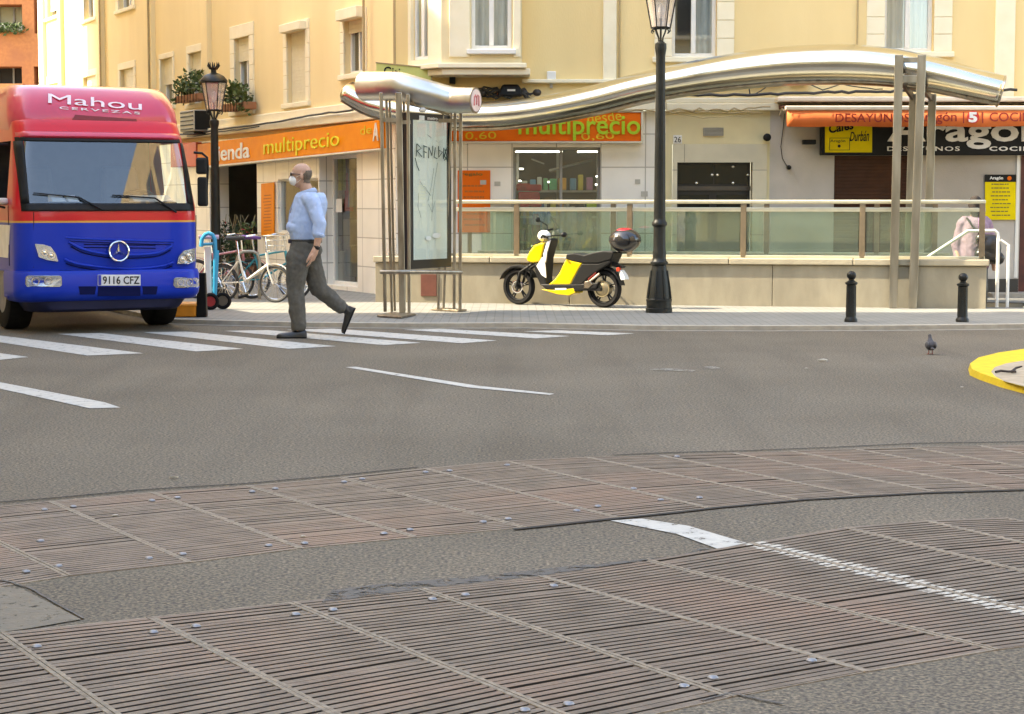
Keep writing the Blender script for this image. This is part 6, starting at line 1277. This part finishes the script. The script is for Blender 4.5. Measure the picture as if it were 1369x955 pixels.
p = V(272, 400, 21.5); mb = MB(); mb.hexa([(p.x - .07, 21.4, .045), (p.x + .05, 21.4, .045), (p.x + .05, 21.5, .045), (p.x - .07, 21.5, .045)], [(p.x - .05, 21.4, .55), (p.x + .04, 21.4, .55), (p.x + .04, 21.48, .55), (p.x - .05, 21.48, .55)]); tag(mb.build('folded_cart', BLACK, None, bevel=.01), 'black folded cart standing between truck bumper and hand truck', 'cart')

# ---- scooter: local x forward, y towards the viewer, z up
SY = mat('scooter_yellow', (.66, .46, .006), (.62, .43, .006), 6, .3, coat=.4); SB = mat('scooter_black', (.009, .009, .009), None, 20, .45, spec=.3); SWH = mat('scooter_white', (.80, .80, .78), None, 9, .3, coat=.3)
Rr, Rf = G(808, 411.5, .04), G(694, 407.4, .04); sdv = (Rf - Rr); SC = thing('electric_scooter', 'yellow and black electric scooter with a rear top case parked by the parapet', 'scooter', Rr, atan2(sdv.y, sdv.x)); WB_ = sdv.length
SFr = Frame((Rr.x, Rr.y), (sdv.x, sdv.y))
def sp(px, py, y=0.0):
    u, z = SFr.at(px, py, y); return Vector((u, y, z - .04))
sgn = 1 if SFr.n.dot(wm(SC).to_3x3() @ Vector((0, 1, 0))) > 0 else -1
def spoly(pts, y0_, y1_, m, nm, par=None, bev=.01):
    mb = MB(); a = [sp(*p, y1_) for p in pts]; a = [Vector((p.x, sgn * y1_, p.z)) for p in a]; mb.prism(a, (0, sgn * (y0_ - y1_), 0)); return mb.build(nm, m, par or SC, local=True, bevel=bev, bseg=3)
def swheel(x, r, w_, rear):
    c = Vector((x, 0, r)); mb = MB(); mb.lathe([(r - .055, -w_ * .9), (r - .02, -w_), (r - .004, -w_ * .5), (r, 0), (r - .004, w_ * .5), (r - .02, w_), (r - .055, w_ * .9)], c, 'Y', 36, cap=False); wh = mb.build('wheel', RUB, SC, local=True)
    mb = MB(); torus(mb, c, r - .062, .014, 'Y', 32, 8, 2.0); mb.lathe([(.035, -.05), (.035, .05)], c, 'Y', 16)
    for k in range(5):
        a = 2 * pi * k / 5 + .3
        for d in (-.12, .12): mb.tube([c + Vector((cos(a) * .03, 0, sin(a) * .03)), c + Vector((cos(a + d) * (r - .065), 0, sin(a + d) * (r - .065)))], .011, 6)
    mb.build('rim', SB, wh, local=True)
    mb = MB()
    if rear:
        mb.lathe([(.07, -.07), (.095, -.05), (.095, .05), (.07, .07)], c, 'Y', 28); mb.build('hub_motor', mat('motor_gold', (.30, .25, .16), None, 9, .35, .7), wh, local=True); mb = MB(); torus(mb, c + Vector((0, sgn * .06, 0)), .098, .009, 'Y', 30, 6); mb.build('motor_ring', mat('ring_gold', (.55, .46, .28), None, 9, .3, .8), wh, local=True)
    else: torus(mb, c + Vector((0, sgn * .045, 0)), .075, .012, 'Y', 26, 4, .2); mb.build('brake_disc', CHROME, wh, local=True)
swheel(0, .238, .052, True); swheel(WB_, .235, .045, False)
for s in (-1, 1): mb = MB(); mb.tube([(WB_, s * .07, .235), (WB_ - .06, s * .07, .42), sp(716, 352) + Vector((0, s * .05, 0))], .018, 8); mb.build('fork_leg', SB, SC, local=True)
# front mudguard
mb = MB(); rg = []
for k in range(12): a = radians(20 + 135 * k / 11); rg.append([(WB_ + (.262 + .012 * cos(q)) * cos(a), .065 * sin(q) * .0 + h, .235 + (.262 + t_) * sin(a)) for (h, t_, q) in ((-.062, -.02, 0), (-.055, .008, 0), (0, .018, 0), (.055, .008, 0), (.062, -.02, 0))])
mb.smooth = True; mb.loft(rg, cap=False, closed=False); mb.build('front_mudguard', SB, SC, local=True, fix=False, solid=.008)
spoly([(724, 324), (728, 326), (722, 350), (712, 352), (704, 350), (703, 345), (708, 335), (713, 328)], -.10, .10, SY, 'front_shield', bev=.025)
spoly([(727, 326), (736, 318), (737, 322), (731, 345), (729, 372), (731, 383), (722, 382), (716, 368), (713, 353), (722, 350)], -.09, .09, SB, 'leg_shield', bev=.02)
spoly([(724, 345), (727, 343), (729, 358), (730, 372), (724, 368), (717, 356)], .088, .104, SWH, 'white_decal', bev=.004); spoly([(731, 324), (736, 321), (731, 338), (729, 352), (726, 340)], .08, .10, SWH, 'white_trim', bev=.004)
spoly([(722, 380), (768, 380), (800, 378), (797, 386), (768, 390), (730, 388)], -.11, .11, SB, 'floor_board', bev=.015)
spoly([(722, 387), (745, 388), (767, 385), (769, 392), (760, 395.5), (745, 394)], -.09, .112, SY, 'belly_panel', bev=.012)
spoly([(757, 345), (762, 348), (778, 352), (772, 362), (762, 381), (732, 381), (741, 374), (748, 364), (752, 355)], -.115, .115, SY, 'side_panel', bev=.018)
spoly([(778, 352), (800, 352), (818, 345), (816, 352), (800, 362), (786, 372), (776, 382), (762, 381), (772, 362)], -.11, .11, SB, 'rear_fairing', bev=.018)
spoly([(756, 346), (757, 340), (768, 338.5), (780, 341.5), (792, 338), (806, 335.5), (819, 336.5), (820, 339), (817, 347), (800, 352), (780, 352), (764, 349)], -.12, .12, SB, 'seat', bev=.025)
spoly([(790, 349), (797, 346.5), (797, 348), (790, 350.5)], .108, .116, SWH, 'logo_dash', bev=0)
mb = MB(); mb.tube([sp(786, 384), sp(800, 386), sp(808, 386)], .022, 8); mb.box(.0, .42, sgn * .075 - .02, sgn * .075 + .02, .21, .25); mb.build('swing_arm', SB, SC, local=True)
mb = MB(); mb.tube([sp(788, 377, .1) * 1, sp(802, 366, .1)], .018, 8); mb.tube([sp(770, 378), sp(790, 382)], .03, 8); mb.build('shock_absorber', STEELT, SC, local=True)
spoly([(781, 377), (788, 375), (792, 380), (786, 386), (780, 385)], .05, .12, STEELT, 'motor_bracket', bev=.008)
mb = MB(); rg = []
for k in range(10): a = radians(75 + 95 * k / 9); rg.append([(.262 * cos(a), h, .238 + (.262 + t_) * sin(a)) for (h, t_) in ((-.06, -.015), (-.05, .008), (0, .015), (.05, .008), (.06, -.015))])
mb.smooth = True; mb.loft(rg, cap=False, closed=False); mb.build('rear_mudguard', SB, SC, local=True, fix=False, solid=.008)
spoly([(829, 361), (834, 368), (836, 374), (830, 375), (828, 368)], -.04, .06, SWH, 'rear_plate', bev=.006); spoly([(812, 349), (826, 354), (832, 356), (830, 359), (818, 356)], -.05, .05, SB, 'tail_bracket', bev=.006); spoly([(824, 358), (828, 358), (828, 363), (824, 363)], .02, .07, mat('tail_red', (.6, .05, .02), None, 9, .3), 'indicator', bev=.004)
mb = MB(); mb.tube([sp(812, 338), sp(826, 337), sp(838, 337)], .014, 8); mb.build('luggage_rack', SB, SC, local=True)
c = sp(835.5, 321.5); mb = MB(); mb.ell((0, 0, 0), .205, .20, .155, 24, None, 16); o = mb.build('top_case', mat('case_gloss_black', (.02, .018, .018), None, 9, .18, coat=.5), SC, local=True); o.location = c
for v in o.data.vertices: v.co.z = max(v.co.z, -.145); v.co.x *= 1 - .15 * max(0, -v.co.z / .15)
mb = MB(); mb.ell((0, 0, 0), .12, .13, .05, 20); o2 = mb.build('red_reflector', mat('lens_red', (.45, .01, .02), None, 9, .12, coat=.6), SC, local=True); o2.location = c + Vector((0, 0, .108))
mb = MB(); torus(mb, (0, 0, 0), .197, .006, 'Z', 36, 6); o3 = mb.build('case_seam', RUB, SC, local=True); o3.location = c + Vector((0, 0, -.01))
mb = MB(); mb.ell(sp(727.5, 315.5), .09, .075, .075, 18); mb.build('headlight_cowl', SWH, SC, local=True)
mb = MB(); mb.tube([sp(722, 310) + Vector((0, -.02, 0)), sp(722, 310) + Vector((0, -.30, .03))], .014, 8); mb.tube([sp(735, 318) + Vector((0, sgn * .05, 0)), sp(735, 318) + Vector((-.02, sgn * .2, .03)), sp(735, 318) + Vector((-.08, sgn * .32, .01))], .015, 8); mb.build('handlebar', SB, SC, local=True)
for (a, b, y_) in (((733, 318), (754, 314), sgn * .28), ((728, 309), (719, 294), -sgn * .2)):
    p = sp(*a); q = sp(*b); mb = MB(); mb.tube([p + Vector((0, y_ * .4, 0)), p.lerp(q, .5) + Vector((0, y_ * .7, 0)), q + Vector((0, 0, 0))], .007, 6); mb.ell(q, .035 if y_ * sgn > 0 else .02, .05, .035, 14); mb.build('mirror', SB, SC, local=True)
for a_, b_, c_ in (((727, 322), (716, 340), (706, 372)), ((733, 320), (722, 345), (712, 376))): mb = MB(); mb.tube(catm([tuple(sp(*q_)) [:1] + (sgn * .085,) + tuple(sp(*q_))[2:] for q_ in (a_, b_, c_)], 5), .005, 5); mb.build('brake_cable', RUB, SC, local=True)
mb = MB(); [torus(mb, sp(793 + k_ * 2.2, 374 - k_ * 1.9) + Vector((0, sgn * .09, 0)), .024, .006, 'X', 14, 5) for k_ in range(5)]; mb.build('shock_spring', mat('spring_red', (.35, .05, .03), None, 9, .4), SC, local=True)
spoly([(742, 385.5), (757, 385.5), (757, 387.5), (742, 387.5)], .112, .116, SWH, 'side_decal', bev=0)
mb = MB(); mb.tube([sp(762, 393), sp(760, 404)], .010, 6); mb.build('side_stand', STEELT, SC, local=True)

# ---- bicycles
def bike(lb, p, rz, wbk, r, fc, tc, seatc, fold=True, basket=False, bars=True):
    t = thing('bicycle', lb, 'bicycle', p, rz, 'bicycles parked at the rack')
    FM = mat('bike_%s' % fc[0], fc[1], None, 12, .35, coat=.3); TM_ = mat('tyre_%s' % tc[0], tc[1], None, 12, .7)
    for x in (0, wbk):
        c = Vector((x, 0, r)); mb = MB(); torus(mb, c, r - .018, .018, 'Y', 32, 8); w_ = mb.build('wheel', TM_, t, local=True); mb = MB(); torus(mb, c, r - .040, .009, 'Y', 30, 6); mb.lathe([(.018, -.04), (.018, .04)], c, 'Y', 10)
        for k in range(18): a = 2 * pi * k / 18; mb.tube([c + Vector((cos(a + .5) * .015, .015 * (-1) ** k, sin(a + .5) * .015)), c + Vector((cos(a) * (r - .04), 0, sin(a) * (r - .04)))], .0028, 4)
        mb.build('rim', CHROME, w_, local=True)
    bb = Vector((wbk * .42, 0, r + .02)); st_ = Vector((wbk * .30, 0, .62)); hd = Vector((wbk * .84, 0, .66)); hl = Vector((wbk * .87, 0, .50))
    mb = MB(); mb.tube([st_, bb], .016, 8); mb.tube([bb, hl], .022 if fold else .016, 8); mb.tube([hd, hl], .02, 8)
    if not fold: mb.tube([st_.lerp(bb, .1), hd], .015, 8)
    for s in (-.05, .05): mb.tube([(0, s, r), bb + Vector((0, s * .5, 0))], .009, 6); mb.tube([(0, s, r), st_ + Vector((0, s * .3, -.08))], .008, 6)
    mb.build('frame', FM, t, local=True)
    mb = MB(); [mb.tube([hl + Vector((0, s * .4, 0)), hl + Vector((wbk * .03, s, -.06)), (wbk, s, r)], .011, 6) for s in (-.05, .05)]; mb.build('fork', FM, t, local=True)
    mb = MB(); mb.tube([hd, hd + Vector((-.02, 0, .20))], .013, 8); b = hd + Vector((-.02, 0, .20)); mb.tube([b + Vector((-.12, -.27, .01)), b + Vector((-.03, -.2, .03)), b, b + Vector((-.03, .2, .03)), b + Vector((-.12, .27, .01))], .012, 8); mb.build('handlebar', CHROME, t, local=True)
    mb = MB(); mb.tube([st_, st_ + Vector((-.03, 0, .20))], .013, 8); mb.build('seat_post', CHROME, t, local=True)
    s0_ = st_ + Vector((-.04, 0, .22)); mb = MB(); mb.loft([[s0_ + Vector((x, y * w_, z * .03)) for y, z in ((-1, 0), (-.6, 1), (.6, 1), (1, 0), (.5, -1), (-.5, -1))] for x, w_ in ((-.13, .06), (-.10, .085), (0, .05), (.10, .022), (.14, .012))]); mb.build('saddle', mat('saddle_%s' % seatc[0], seatc[1], None, 9, .6), t, local=True, bevel=.01)
    mb = MB(); torus(mb, bb + Vector((0, -.04, 0)), .07, .006, 'Y', 24, 6); mb.tube([bb + Vector((0, -.05, 0)), bb + Vector((.06, -.07, -.14))], .008, 6); mb.tube([bb + Vector((0, .05, 0)), bb + Vector((-.06, .07, .14))], .008, 6); mb.box(bb.x + .02, bb.x + .10, -.14, -.07, bb.z - .155, bb.z - .13); mb.build('crank', CHROME, t, local=True)
    for x, a0, a1 in ((0, 60, 200), (wbk, 20, 140)):
        mb = MB(); mb.smooth = True; mb.loft([[(x + (r + .02) * cos(radians(a)), h, r + (r + .02) * sin(radians(a))) for h in (-.028, 0, .028)] for a in [a0 + (a1 - a0) * k / 14 for k in range(15)]], cap=False, closed=False); mb.build('mudguard', FM, t, local=True, fix=False, solid=.004)
    if basket:
        mb = MB(); o_ = hd + Vector((.14, 0, .02))
        for zz in (0, .07, .14, .20): torus(mb, o_ + Vector((0, 0, zz)), .12 + zz * .2, .004, 'Z', 20, 5)
        for k in range(16): a = 2 * pi * k / 16; mb.tube([o_ + Vector((cos(a) * .12, sin(a) * .12, 0)), o_ + Vector((cos(a) * .16, sin(a) * .16, .20))], .003, 4)
        mb.build('basket', mat('wire_grey', (.45, .42, .36), None, 9, .5, .4), t, local=True)
    return t
BW = ('cream', (.72, .68, .58)); ang = radians(-24)
bike('cream folding bicycle with wire basket, nearest the walking man\'s side of the rack', G(299, 403, .04), ang, .80, .245, BW, ('dark', (.03, .03, .03)), ('black', (.03, .03, .03)), True, True)
bike('teal blue bicycle parked behind the cream folding bicycle', G(318, 399.5, .04), radians(-16), .84, .25, ('teal', (.02, .30, .36)), ('dark', (.03, .03, .03)), ('purple', (.18, .08, .30)), False)
bike('pink framed bicycle half hidden behind the hand truck', G(262, 399, .04), radians(-6), .78, .27, ('pink', (.55, .22, .22)), ('grey', (.05, .05, .05)), ('lilac', (.55, .42, .60)), False)
rk = thing('bicycle_rack', 'grey hoop bicycle rack behind the cream bicycle', 'bicycle rack', G(331, 400, .04)); Yk = G(331, 400, .04).y
tubeV([(316, 400), (317, 348), (320, 339), (326, 336.5), (338, 336.5), (344, 339), (347, 348), (347, 400)], Yk, .024, mat('rack_grey', (.40, .36, .28), None, 9, .4, .5), 'hoop', rk, 10)

# ------------------------------------------------------------------ people
SKIN = mat('skin', (.54, .33, .235), (.46, .26, .18), 25, .55, bump=.08, bscale=200); SHIRT = mat('light_blue_shirt', (.42, .53, .76), (.37, .48, .72), 40, .85, bump=.15, bscale=240)
TROU = mat('grey_trousers', (.105, .097, .082), (.075, .069, .058), 30, .9, bump=.15, bscale=220); SHOE = mat('black_leather', (.014, .013, .013), None, 9, .35)
HAIR = mat('grey_hair', (.20, .155, .12), (.13, .10, .075), 60, .85, bump=.8, bscale=300, stretch=(1, 1, .3)); MASKM = mat('white_mask', (.80, .79, .76), None, 9, .8)
mo = G(405, 451.5); MN = thing('person', 'balding man in light blue shirt and white face mask crossing the road', 'person', mo)
def X(px): return (px - 405) * mo.y / FOC
def Z(py): return (451.5 - py) * mo.y / FOC
def Pm(px, y, py): return Vector((X(px), y, Z(py)))
fa = [(Pm(434, -.235, 300), Pm(427.5, -.245, 330), .047, .031), (Pm(427.5, -.245, 330), Pm(424, -.25, 339), .033, .036)]
hand = [(Pm(425, -.25, 336), Pm(421, -.25, 344), .036, .038)]
fing = []
for j, (dy, ln) in enumerate(((-.030, .070), (-.010, .080), (.011, .076), (.030, .062))):
    b_ = Pm(420.5, -.25 + dy, 346); d1_ = Vector((-.30, dy * .4, -.95)).normalized(); d2_ = Vector((-.75, 0, -.66)).normalized(); m_ = b_ + d1_ * ln * .5; fing += [(b_, m_, .0105, .0095), (m_, m_ + d2_ * ln * .5, .0095, .0075)]
tb_ = Pm(422, -.285, 340); fing += [(tb_, tb_ + Vector((-.035, -.012, -.035)), .013, .011), (tb_ + Vector((-.035, -.012, -.035)), tb_ + Vector((-.05, -.01, -.07)), .011, .008)]
far_arm = [(Pm(399, .22, 300), Pm(394, .20, 326), .045, .030), (Pm(394, .20, 326), Pm(391, .19, 340), .034, .03)]
hc = Vector((X(404.5), 0, Z(235)))
head = [(hc + Vector((.008, 0, .022)), .100, .078, .098), (hc + Vector((-.020, 0, -.045)), .072, .060, .080), (hc + Vector((-.035, 0, -.085)), .042, .040, .032), (hc + Vector((-.108, 0, -.022)), .018, .013, .022), (hc + Vector((-.085, 0, .022)), .022, .055, .012),
        (hc + Vector((.012, -.080, -.012)), .016, .010, .030), (hc + Vector((.012, .080, -.012)), .016, .010, .030)]
body = [(Vector((.045, 0, .95)), Vector((.09, 0, 1.32)), .13, .14), (Vector((.09, .10, 1.38)), Vector((.09, -.10, 1.38)), .06, .06), (Vector((.075, 0, 1.40)), hc + Vector((.025, 0, -.06)), .066, .058), (Vector((0, -.08, .9)), Vector((X(397), -.09, Z(385))), .075, .05), (Vector((X(397), -.09, Z(385))), Vector((X(401), -.09, .10)), .05, .042), (Vector((.06, .08, .9)), Pm(425, .09, 388), .075, .05), (Pm(425, .09, 388), Pm(460, .09, 414), .055, .04),
        (Vector((.14, -.16, 1.38)), Pm(434, -.235, 300), .05, .045), (Vector((.10, .16, 1.38)), Pm(399, .22, 300), .05, .045)]
BODY = blob('body', body + fa + hand + fing + far_arm, head, SKIN, MN, .0065, smooth_it=3)
def torso(x): return Vector(x)
blob('shirt', [(Vector((X(410), 0, Z(312))), Vector((X(411), 0, Z(296))), .162, .176), (Vector((X(411), 0, Z(296))), Vector((X(417), 0, Z(272))), .170, .168), (Vector((.095, -.135, 1.385)), Vector((.095, .135, 1.385)), .084, .084),
               (Vector((.125, -.160, 1.355)), Pm(431.5, -.225, 298), .076, .066), (Pm(431.5, -.225, 298), Pm(430, -.24, 312), .066, .058), (Vector((.07, .175, 1.365)), Pm(400, .21, 298), .080, .068), (Pm(400, .21, 298), Pm(396, .21, 312), .066, .055)],
     [(Vector((X(407), 0, Z(304))), .172, .165, .10), (Vector((.075, 0, 1.44)), .074, .078, .035)], SHIRT, MN, .0075, wr=.0085, wscale=13, wz=.8, keep=lambda c: c.z > .965 - .0 and not (c.z > 1.455), smooth_it=6)
# collar and cuff
mb = MB(); cc = Vector((.060, 0, 1.452)); rgs = []
for zz, rr in ((-.035, .086), (.0, .080), (.026, .075), (.024, .082), (-.012, .098)):
    rgs.append([cc + Vector((rr * cos(q) * 1.0 - .20 * (zz) , rr * sin(q), zz + .022 * cos(q))) for q in [radians(-162 + 324 * k / 26) for k in range(27)]])
mb.smooth = True; mb.loft(rgs, cap=False, closed=False); mb.build('collar', SHIRT, MN, local=True, fix=False, solid=.004)
mb = MB(); a = Pm(431.4, -.24, 311); b = Pm(430.2, -.242, 315); mb.tube([a, b], [.064, .062], 20); mb.build('sleeve_cuff', SHIRT, MN, local=True, bevel=.006)
mb = MB(); mb.tube([Vector((X(396), -.03, Z(266))), Vector((X(391.5), -.035, Z(282)))+Vector((-.012,0,0)), Vector((X(387.5), -.035, Z(300))) + Vector((-.004, 0, 0))], .005, 5); mb.build('button_placket', mat('shirt_shadow', (.30, .39, .62), None, 9, .9), MN, local=True)
mb = MB(); mb.lathe([(.165, 0), (.168, .008), (.168, .030), (.165, .038)], (0, 0, 0), seg=40, cap=False); o = mb.build('belt', SHOE, MN, local=True, fix=False, solid=.006); o.location = (X(409), 0, Z(325)); o.scale = (1.0, .98, 1)
blob('trousers', [(Vector((X(408), -.05, Z(326))), Vector((X(403), -.075, Z(345))), .124, .120), (Vector((X(409), .05, Z(326))), Vector((X(414), .07, Z(348))), .122, .114),
                  (Vector((X(400), -.085, Z(345))), Vector((X(396.5), -.09, Z(385))), .114, .090), (Vector((X(396.5), -.09, Z(385))), Vector((X(401), -.09, Z(436))), .090, .072),
                  (Vector((X(414), .075, Z(348))), Pm(425.5, .09, 386), .112, .088), (Pm(425.5, .09, 386), Pm(456, .09, 411), .086, .066)],
     [(Vector((X(412), 0, Z(335))), .150, .150, .10)], TROU, MN, .008, wr=.013, wscale=8, wz=1.1, keep=lambda c: c.z < .968 and c.z > .075, smooth_it=6)
def shoe(heel, toe, up):
    d = (toe - heel); L_ = d.length; d.normalize(); s = up.cross(d).normalized(); up = d.cross(s).normalized() if d.cross(s).dot(up) > 0 else -d.cross(s).normalized()
    prof = [(0, .030, .055), (.06, .036, .075), (.25, .038, .080), (.42, .038, .062), (.6, .046, .050), (.8, .048, .042), (.93, .038, .034), (1.0, .018, .020)]
    rg = [[heel + d * (L_ * t_) + s * (w_ * cos(q)) + up * (.014 + (h_ if sin(q) > 0 else .012) * (abs(sin(q)) ** .7) * (1 if sin(q) > 0 else -.2)) for q in [2 * pi * k / 16 for k in range(16)]] for t_, w_, h_ in prof]
    mb = MB(); mb.smooth = True; mb.loft(rg); o = mb.build('shoe', SHOE, MN, local=True)
    mb = MB(); mb.loft([[heel + d * (L_ * t_) + s * (w_ * 1.04 * q) + up * h for q, h in ((-1, 0), (1, 0), (1, .014), (-1, .014))] for t_, w_, h_ in prof]); mb.build('sole', RUB, o, local=True)
shoe(Vector((X(411.5), -.09, .0)), Vector((X(371.5), -.10, .0)), Vector((0, 0, 1)))
shoe(Pm(475, .09, 413), Pm(460, .09, 447.5), Vector((-.92, 0, -.30)))
mb = MB(); a = Pm(459, .09, 411); b = Pm(466, .09, 419); mb.tube([a, b], [.045, .044], 14); mb.build('sock', SHOE, MN, local=True)
# hair, mask, glasses, watch
def hair_shell(src, cond, off):
    me = src.data; keep = []
    for f in me.polygons:
        if cond(f.center - hc): keep.append(f)
    idx = {}; mb = MB(); mb.smooth = True; vs = []; fs = []
    for f in keep:
        q = []
        for v in f.vertices:
            if v not in idx: idx[v] = len(vs); vs.append(me.vertices[v].co + me.vertices[v].normal * off)
            q.append(idx[v])
        fs.append(tuple(q))
    mb.add(vs, fs); return mb.build('hair', HAIR, MN, local=True, fix=False, solid=.002)
hair_shell(BODY, lambda d: -.078 + .25 * max(0, .06 - d.x) < d.z < .048 + .016 * noise.noise(d * 70) and d.x > .030 + .55 * max(0, d.z) + .014 * noise.noise(d * 80) and d.x > -.02 and d.length < .16, .0025)
blob('face_mask', [], [(hc + Vector((-.062, 0, -.052)), .060, .060, .052), (hc + Vector((-.088, 0, -.045)), .036, .036, .040)], MASKM, MN, .006, wr=.002, wscale=30, keep=lambda c: c.x - hc.x < -.028 and c.z - hc.z < .004)
mb = MB()
for s in (-1, 1): mb.tube([hc + Vector((-.045, s * .062, -.02)), hc + Vector((-.01, s * .078, -.005)), hc + Vector((.02, s * .084, .005))], .002, 4); mb.tube([hc + Vector((-.045, s * .056, -.08)), hc + Vector((-.01, s * .072, -.055)), hc + Vector((.02, s * .082, -.03))], .002, 4)
mb.build('mask_strap', MASKM, MN, local=True)
mb = MB()
for s in (-1, 1): mb.ell(hc + Vector((-.098, s * .034, .010)), .008, .029, .020, 14); mb.tube([hc + Vector((-.096, s * .060, .015)), hc + Vector((-.05, s * .079, .013)), hc + Vector((.012, s * .086, .006))], .0032, 5)
mb.build('sunglasses', SHOE, MN, local=True)
for s in (-1, 1): mb = MB(); mb.ell(hc + Vector((.010, s * .084, -.014)), .015, .008, .028, 12); mb.ell(hc + Vector((.008, s * .089, -.014)), .008, .004, .017, 10); mb.build('ear', SKIN, MN, local=True)
mb = MB(); a = Pm(428.4, -.244, 328.5); b = Pm(427.4, -.245, 332.5); mb.tube([a, b], [.036, .035], 18); mb.ell((a + b) / 2 + Vector((.012, -.036, 0)), .018, .008, .020, 12); mb.build('wristwatch', SHOE, MN, local=True)

# ---- woman going down the stairs, seen from behind
uW = PR.at(1303, 300, -.95)[0]; kW = int((PLEN + .25 - uW) / .30 + .0); zW = .036 - .17 * (kW + 1); pw_ = PR.w((uW, -.95, zW)); WO = thing('person', 'dark haired woman in lilac jacket with black bag going down the station stairs', 'person', pw_)
top = V(1305, 263.5, pw_.y).z - zW; k = top / 1.64
LIL = mat('lilac_jacket', (.32, .21, .28), (.26, .17, .23), 20, .85, bump=.15, bscale=160); HRD = mat('dark_hair', (.03, .018, .014), (.015, .01, .008), 60, .6, bump=.6, bscale=200)
blob('body', [((0, 0, .9), (0, 0, 1.28), .13, .12), ((0, 0, 1.3), (0, 0, 1.48), .055, .050), ((-.08, 0, .9), (-.09, .02, .5), .085, .06), ((-.09, .02, .5), (-.09, 0, .08), .055, .04), ((.08, 0, .9), (.09, -.04, .5), .085, .06), ((.09, -.04, .5), (.10, .0, .08), .055, .04), ((-.16, 0, 1.32), (-.23, .0, 1.05), .045, .04), ((-.23, 0, 1.05), (-.20, -.10, .86), .036, .028), ((.16, 0, 1.32), (.23, 0, 1.05), .045, .04), ((.23, 0, 1.05), (.22, -.08, .84), .036, .028), ((-.20, -.10, .86), (-.19, -.12, .78), .03, .022), ((.22, -.08, .84), (.22, -.1, .76), .03, .022)],
     [((0, .0, 1.54), .072, .088, .105)], SKIN, WO, .009, smooth_it=3)
blob('jacket', [((0, 0, .84), (0, 0, 1.25), .165, .150), ((-.11, 0, 1.34), (.11, 0, 1.34), .075, .075), ((-.15, 0, 1.31), (-.215, 0, 1.05), .070, .060), ((-.215, 0, 1.05), (-.20, -.06, .86), .058, .048), ((.15, 0, 1.31), (.215, 0, 1.05), .070, .060), ((.215, 0, 1.05), (.215, -.05, .87), .058, .048), ((0, 0, .9), (0, 0, 1.25), .20, .175)], [((0, 0, .82), .19, .15, .12)], LIL, WO, .010, wr=.010, wscale=9, keep=lambda c: .76 < c.z < 1.41, smooth_it=5)
blob('trousers', [((-.06, 0, .85), (-.09, .02, .5), .11, .08), ((-.09, .02, .5), (-.09, 0, .10), .075, .06), ((.06, 0, .85), (.09, -.04, .5), .11, .08), ((.09, -.04, .5), (.10, 0, .10), .075, .06)], [((0, 0, .85), .15, .13, .12)], SHOE, WO, .010, wr=.005, keep=lambda c: c.z > .06)
blob('hair', [((0, -.03, 1.50), (0, -.05, 1.40), .075, .05)], [((0, -.02, 1.555), .085, .092, .100), ((0, -.06, 1.62), .040, .040, .035)], HRD, WO, .008, wr=.004, wscale=40, keep=lambda c: c.y < .045)
for s in (-1, 1): mb = MB(); mb.ell((s * .09, .05, .045), .045, .12, .045, 14); mb.build('shoe', SHOE, WO, local=True)
blob('shoulder_bag', [((.02, -.21, 1.14), (.20, -.19, 1.12), .06, .06), ((.03, -.22, .94), (.24, -.20, .90), .08, .08)], [((.13, -.21, 1.02), .15, .08, .16)], SHOE, WO, .010, wr=.006, wscale=10)
mb = MB(); mb.tube([(-.12, -.11, 1.38), (-.06, -.19, 1.27), (.04, -.23, 1.16)], .012, 6); mb.tube([(-.12, -.10, 1.38), (-.10, .05, 1.40)], .012, 6); mb.build('bag_strap', SHOE, WO, local=True)
WO.scale = (k, k, k)
bpy.data.scenes.remove(TMPS)
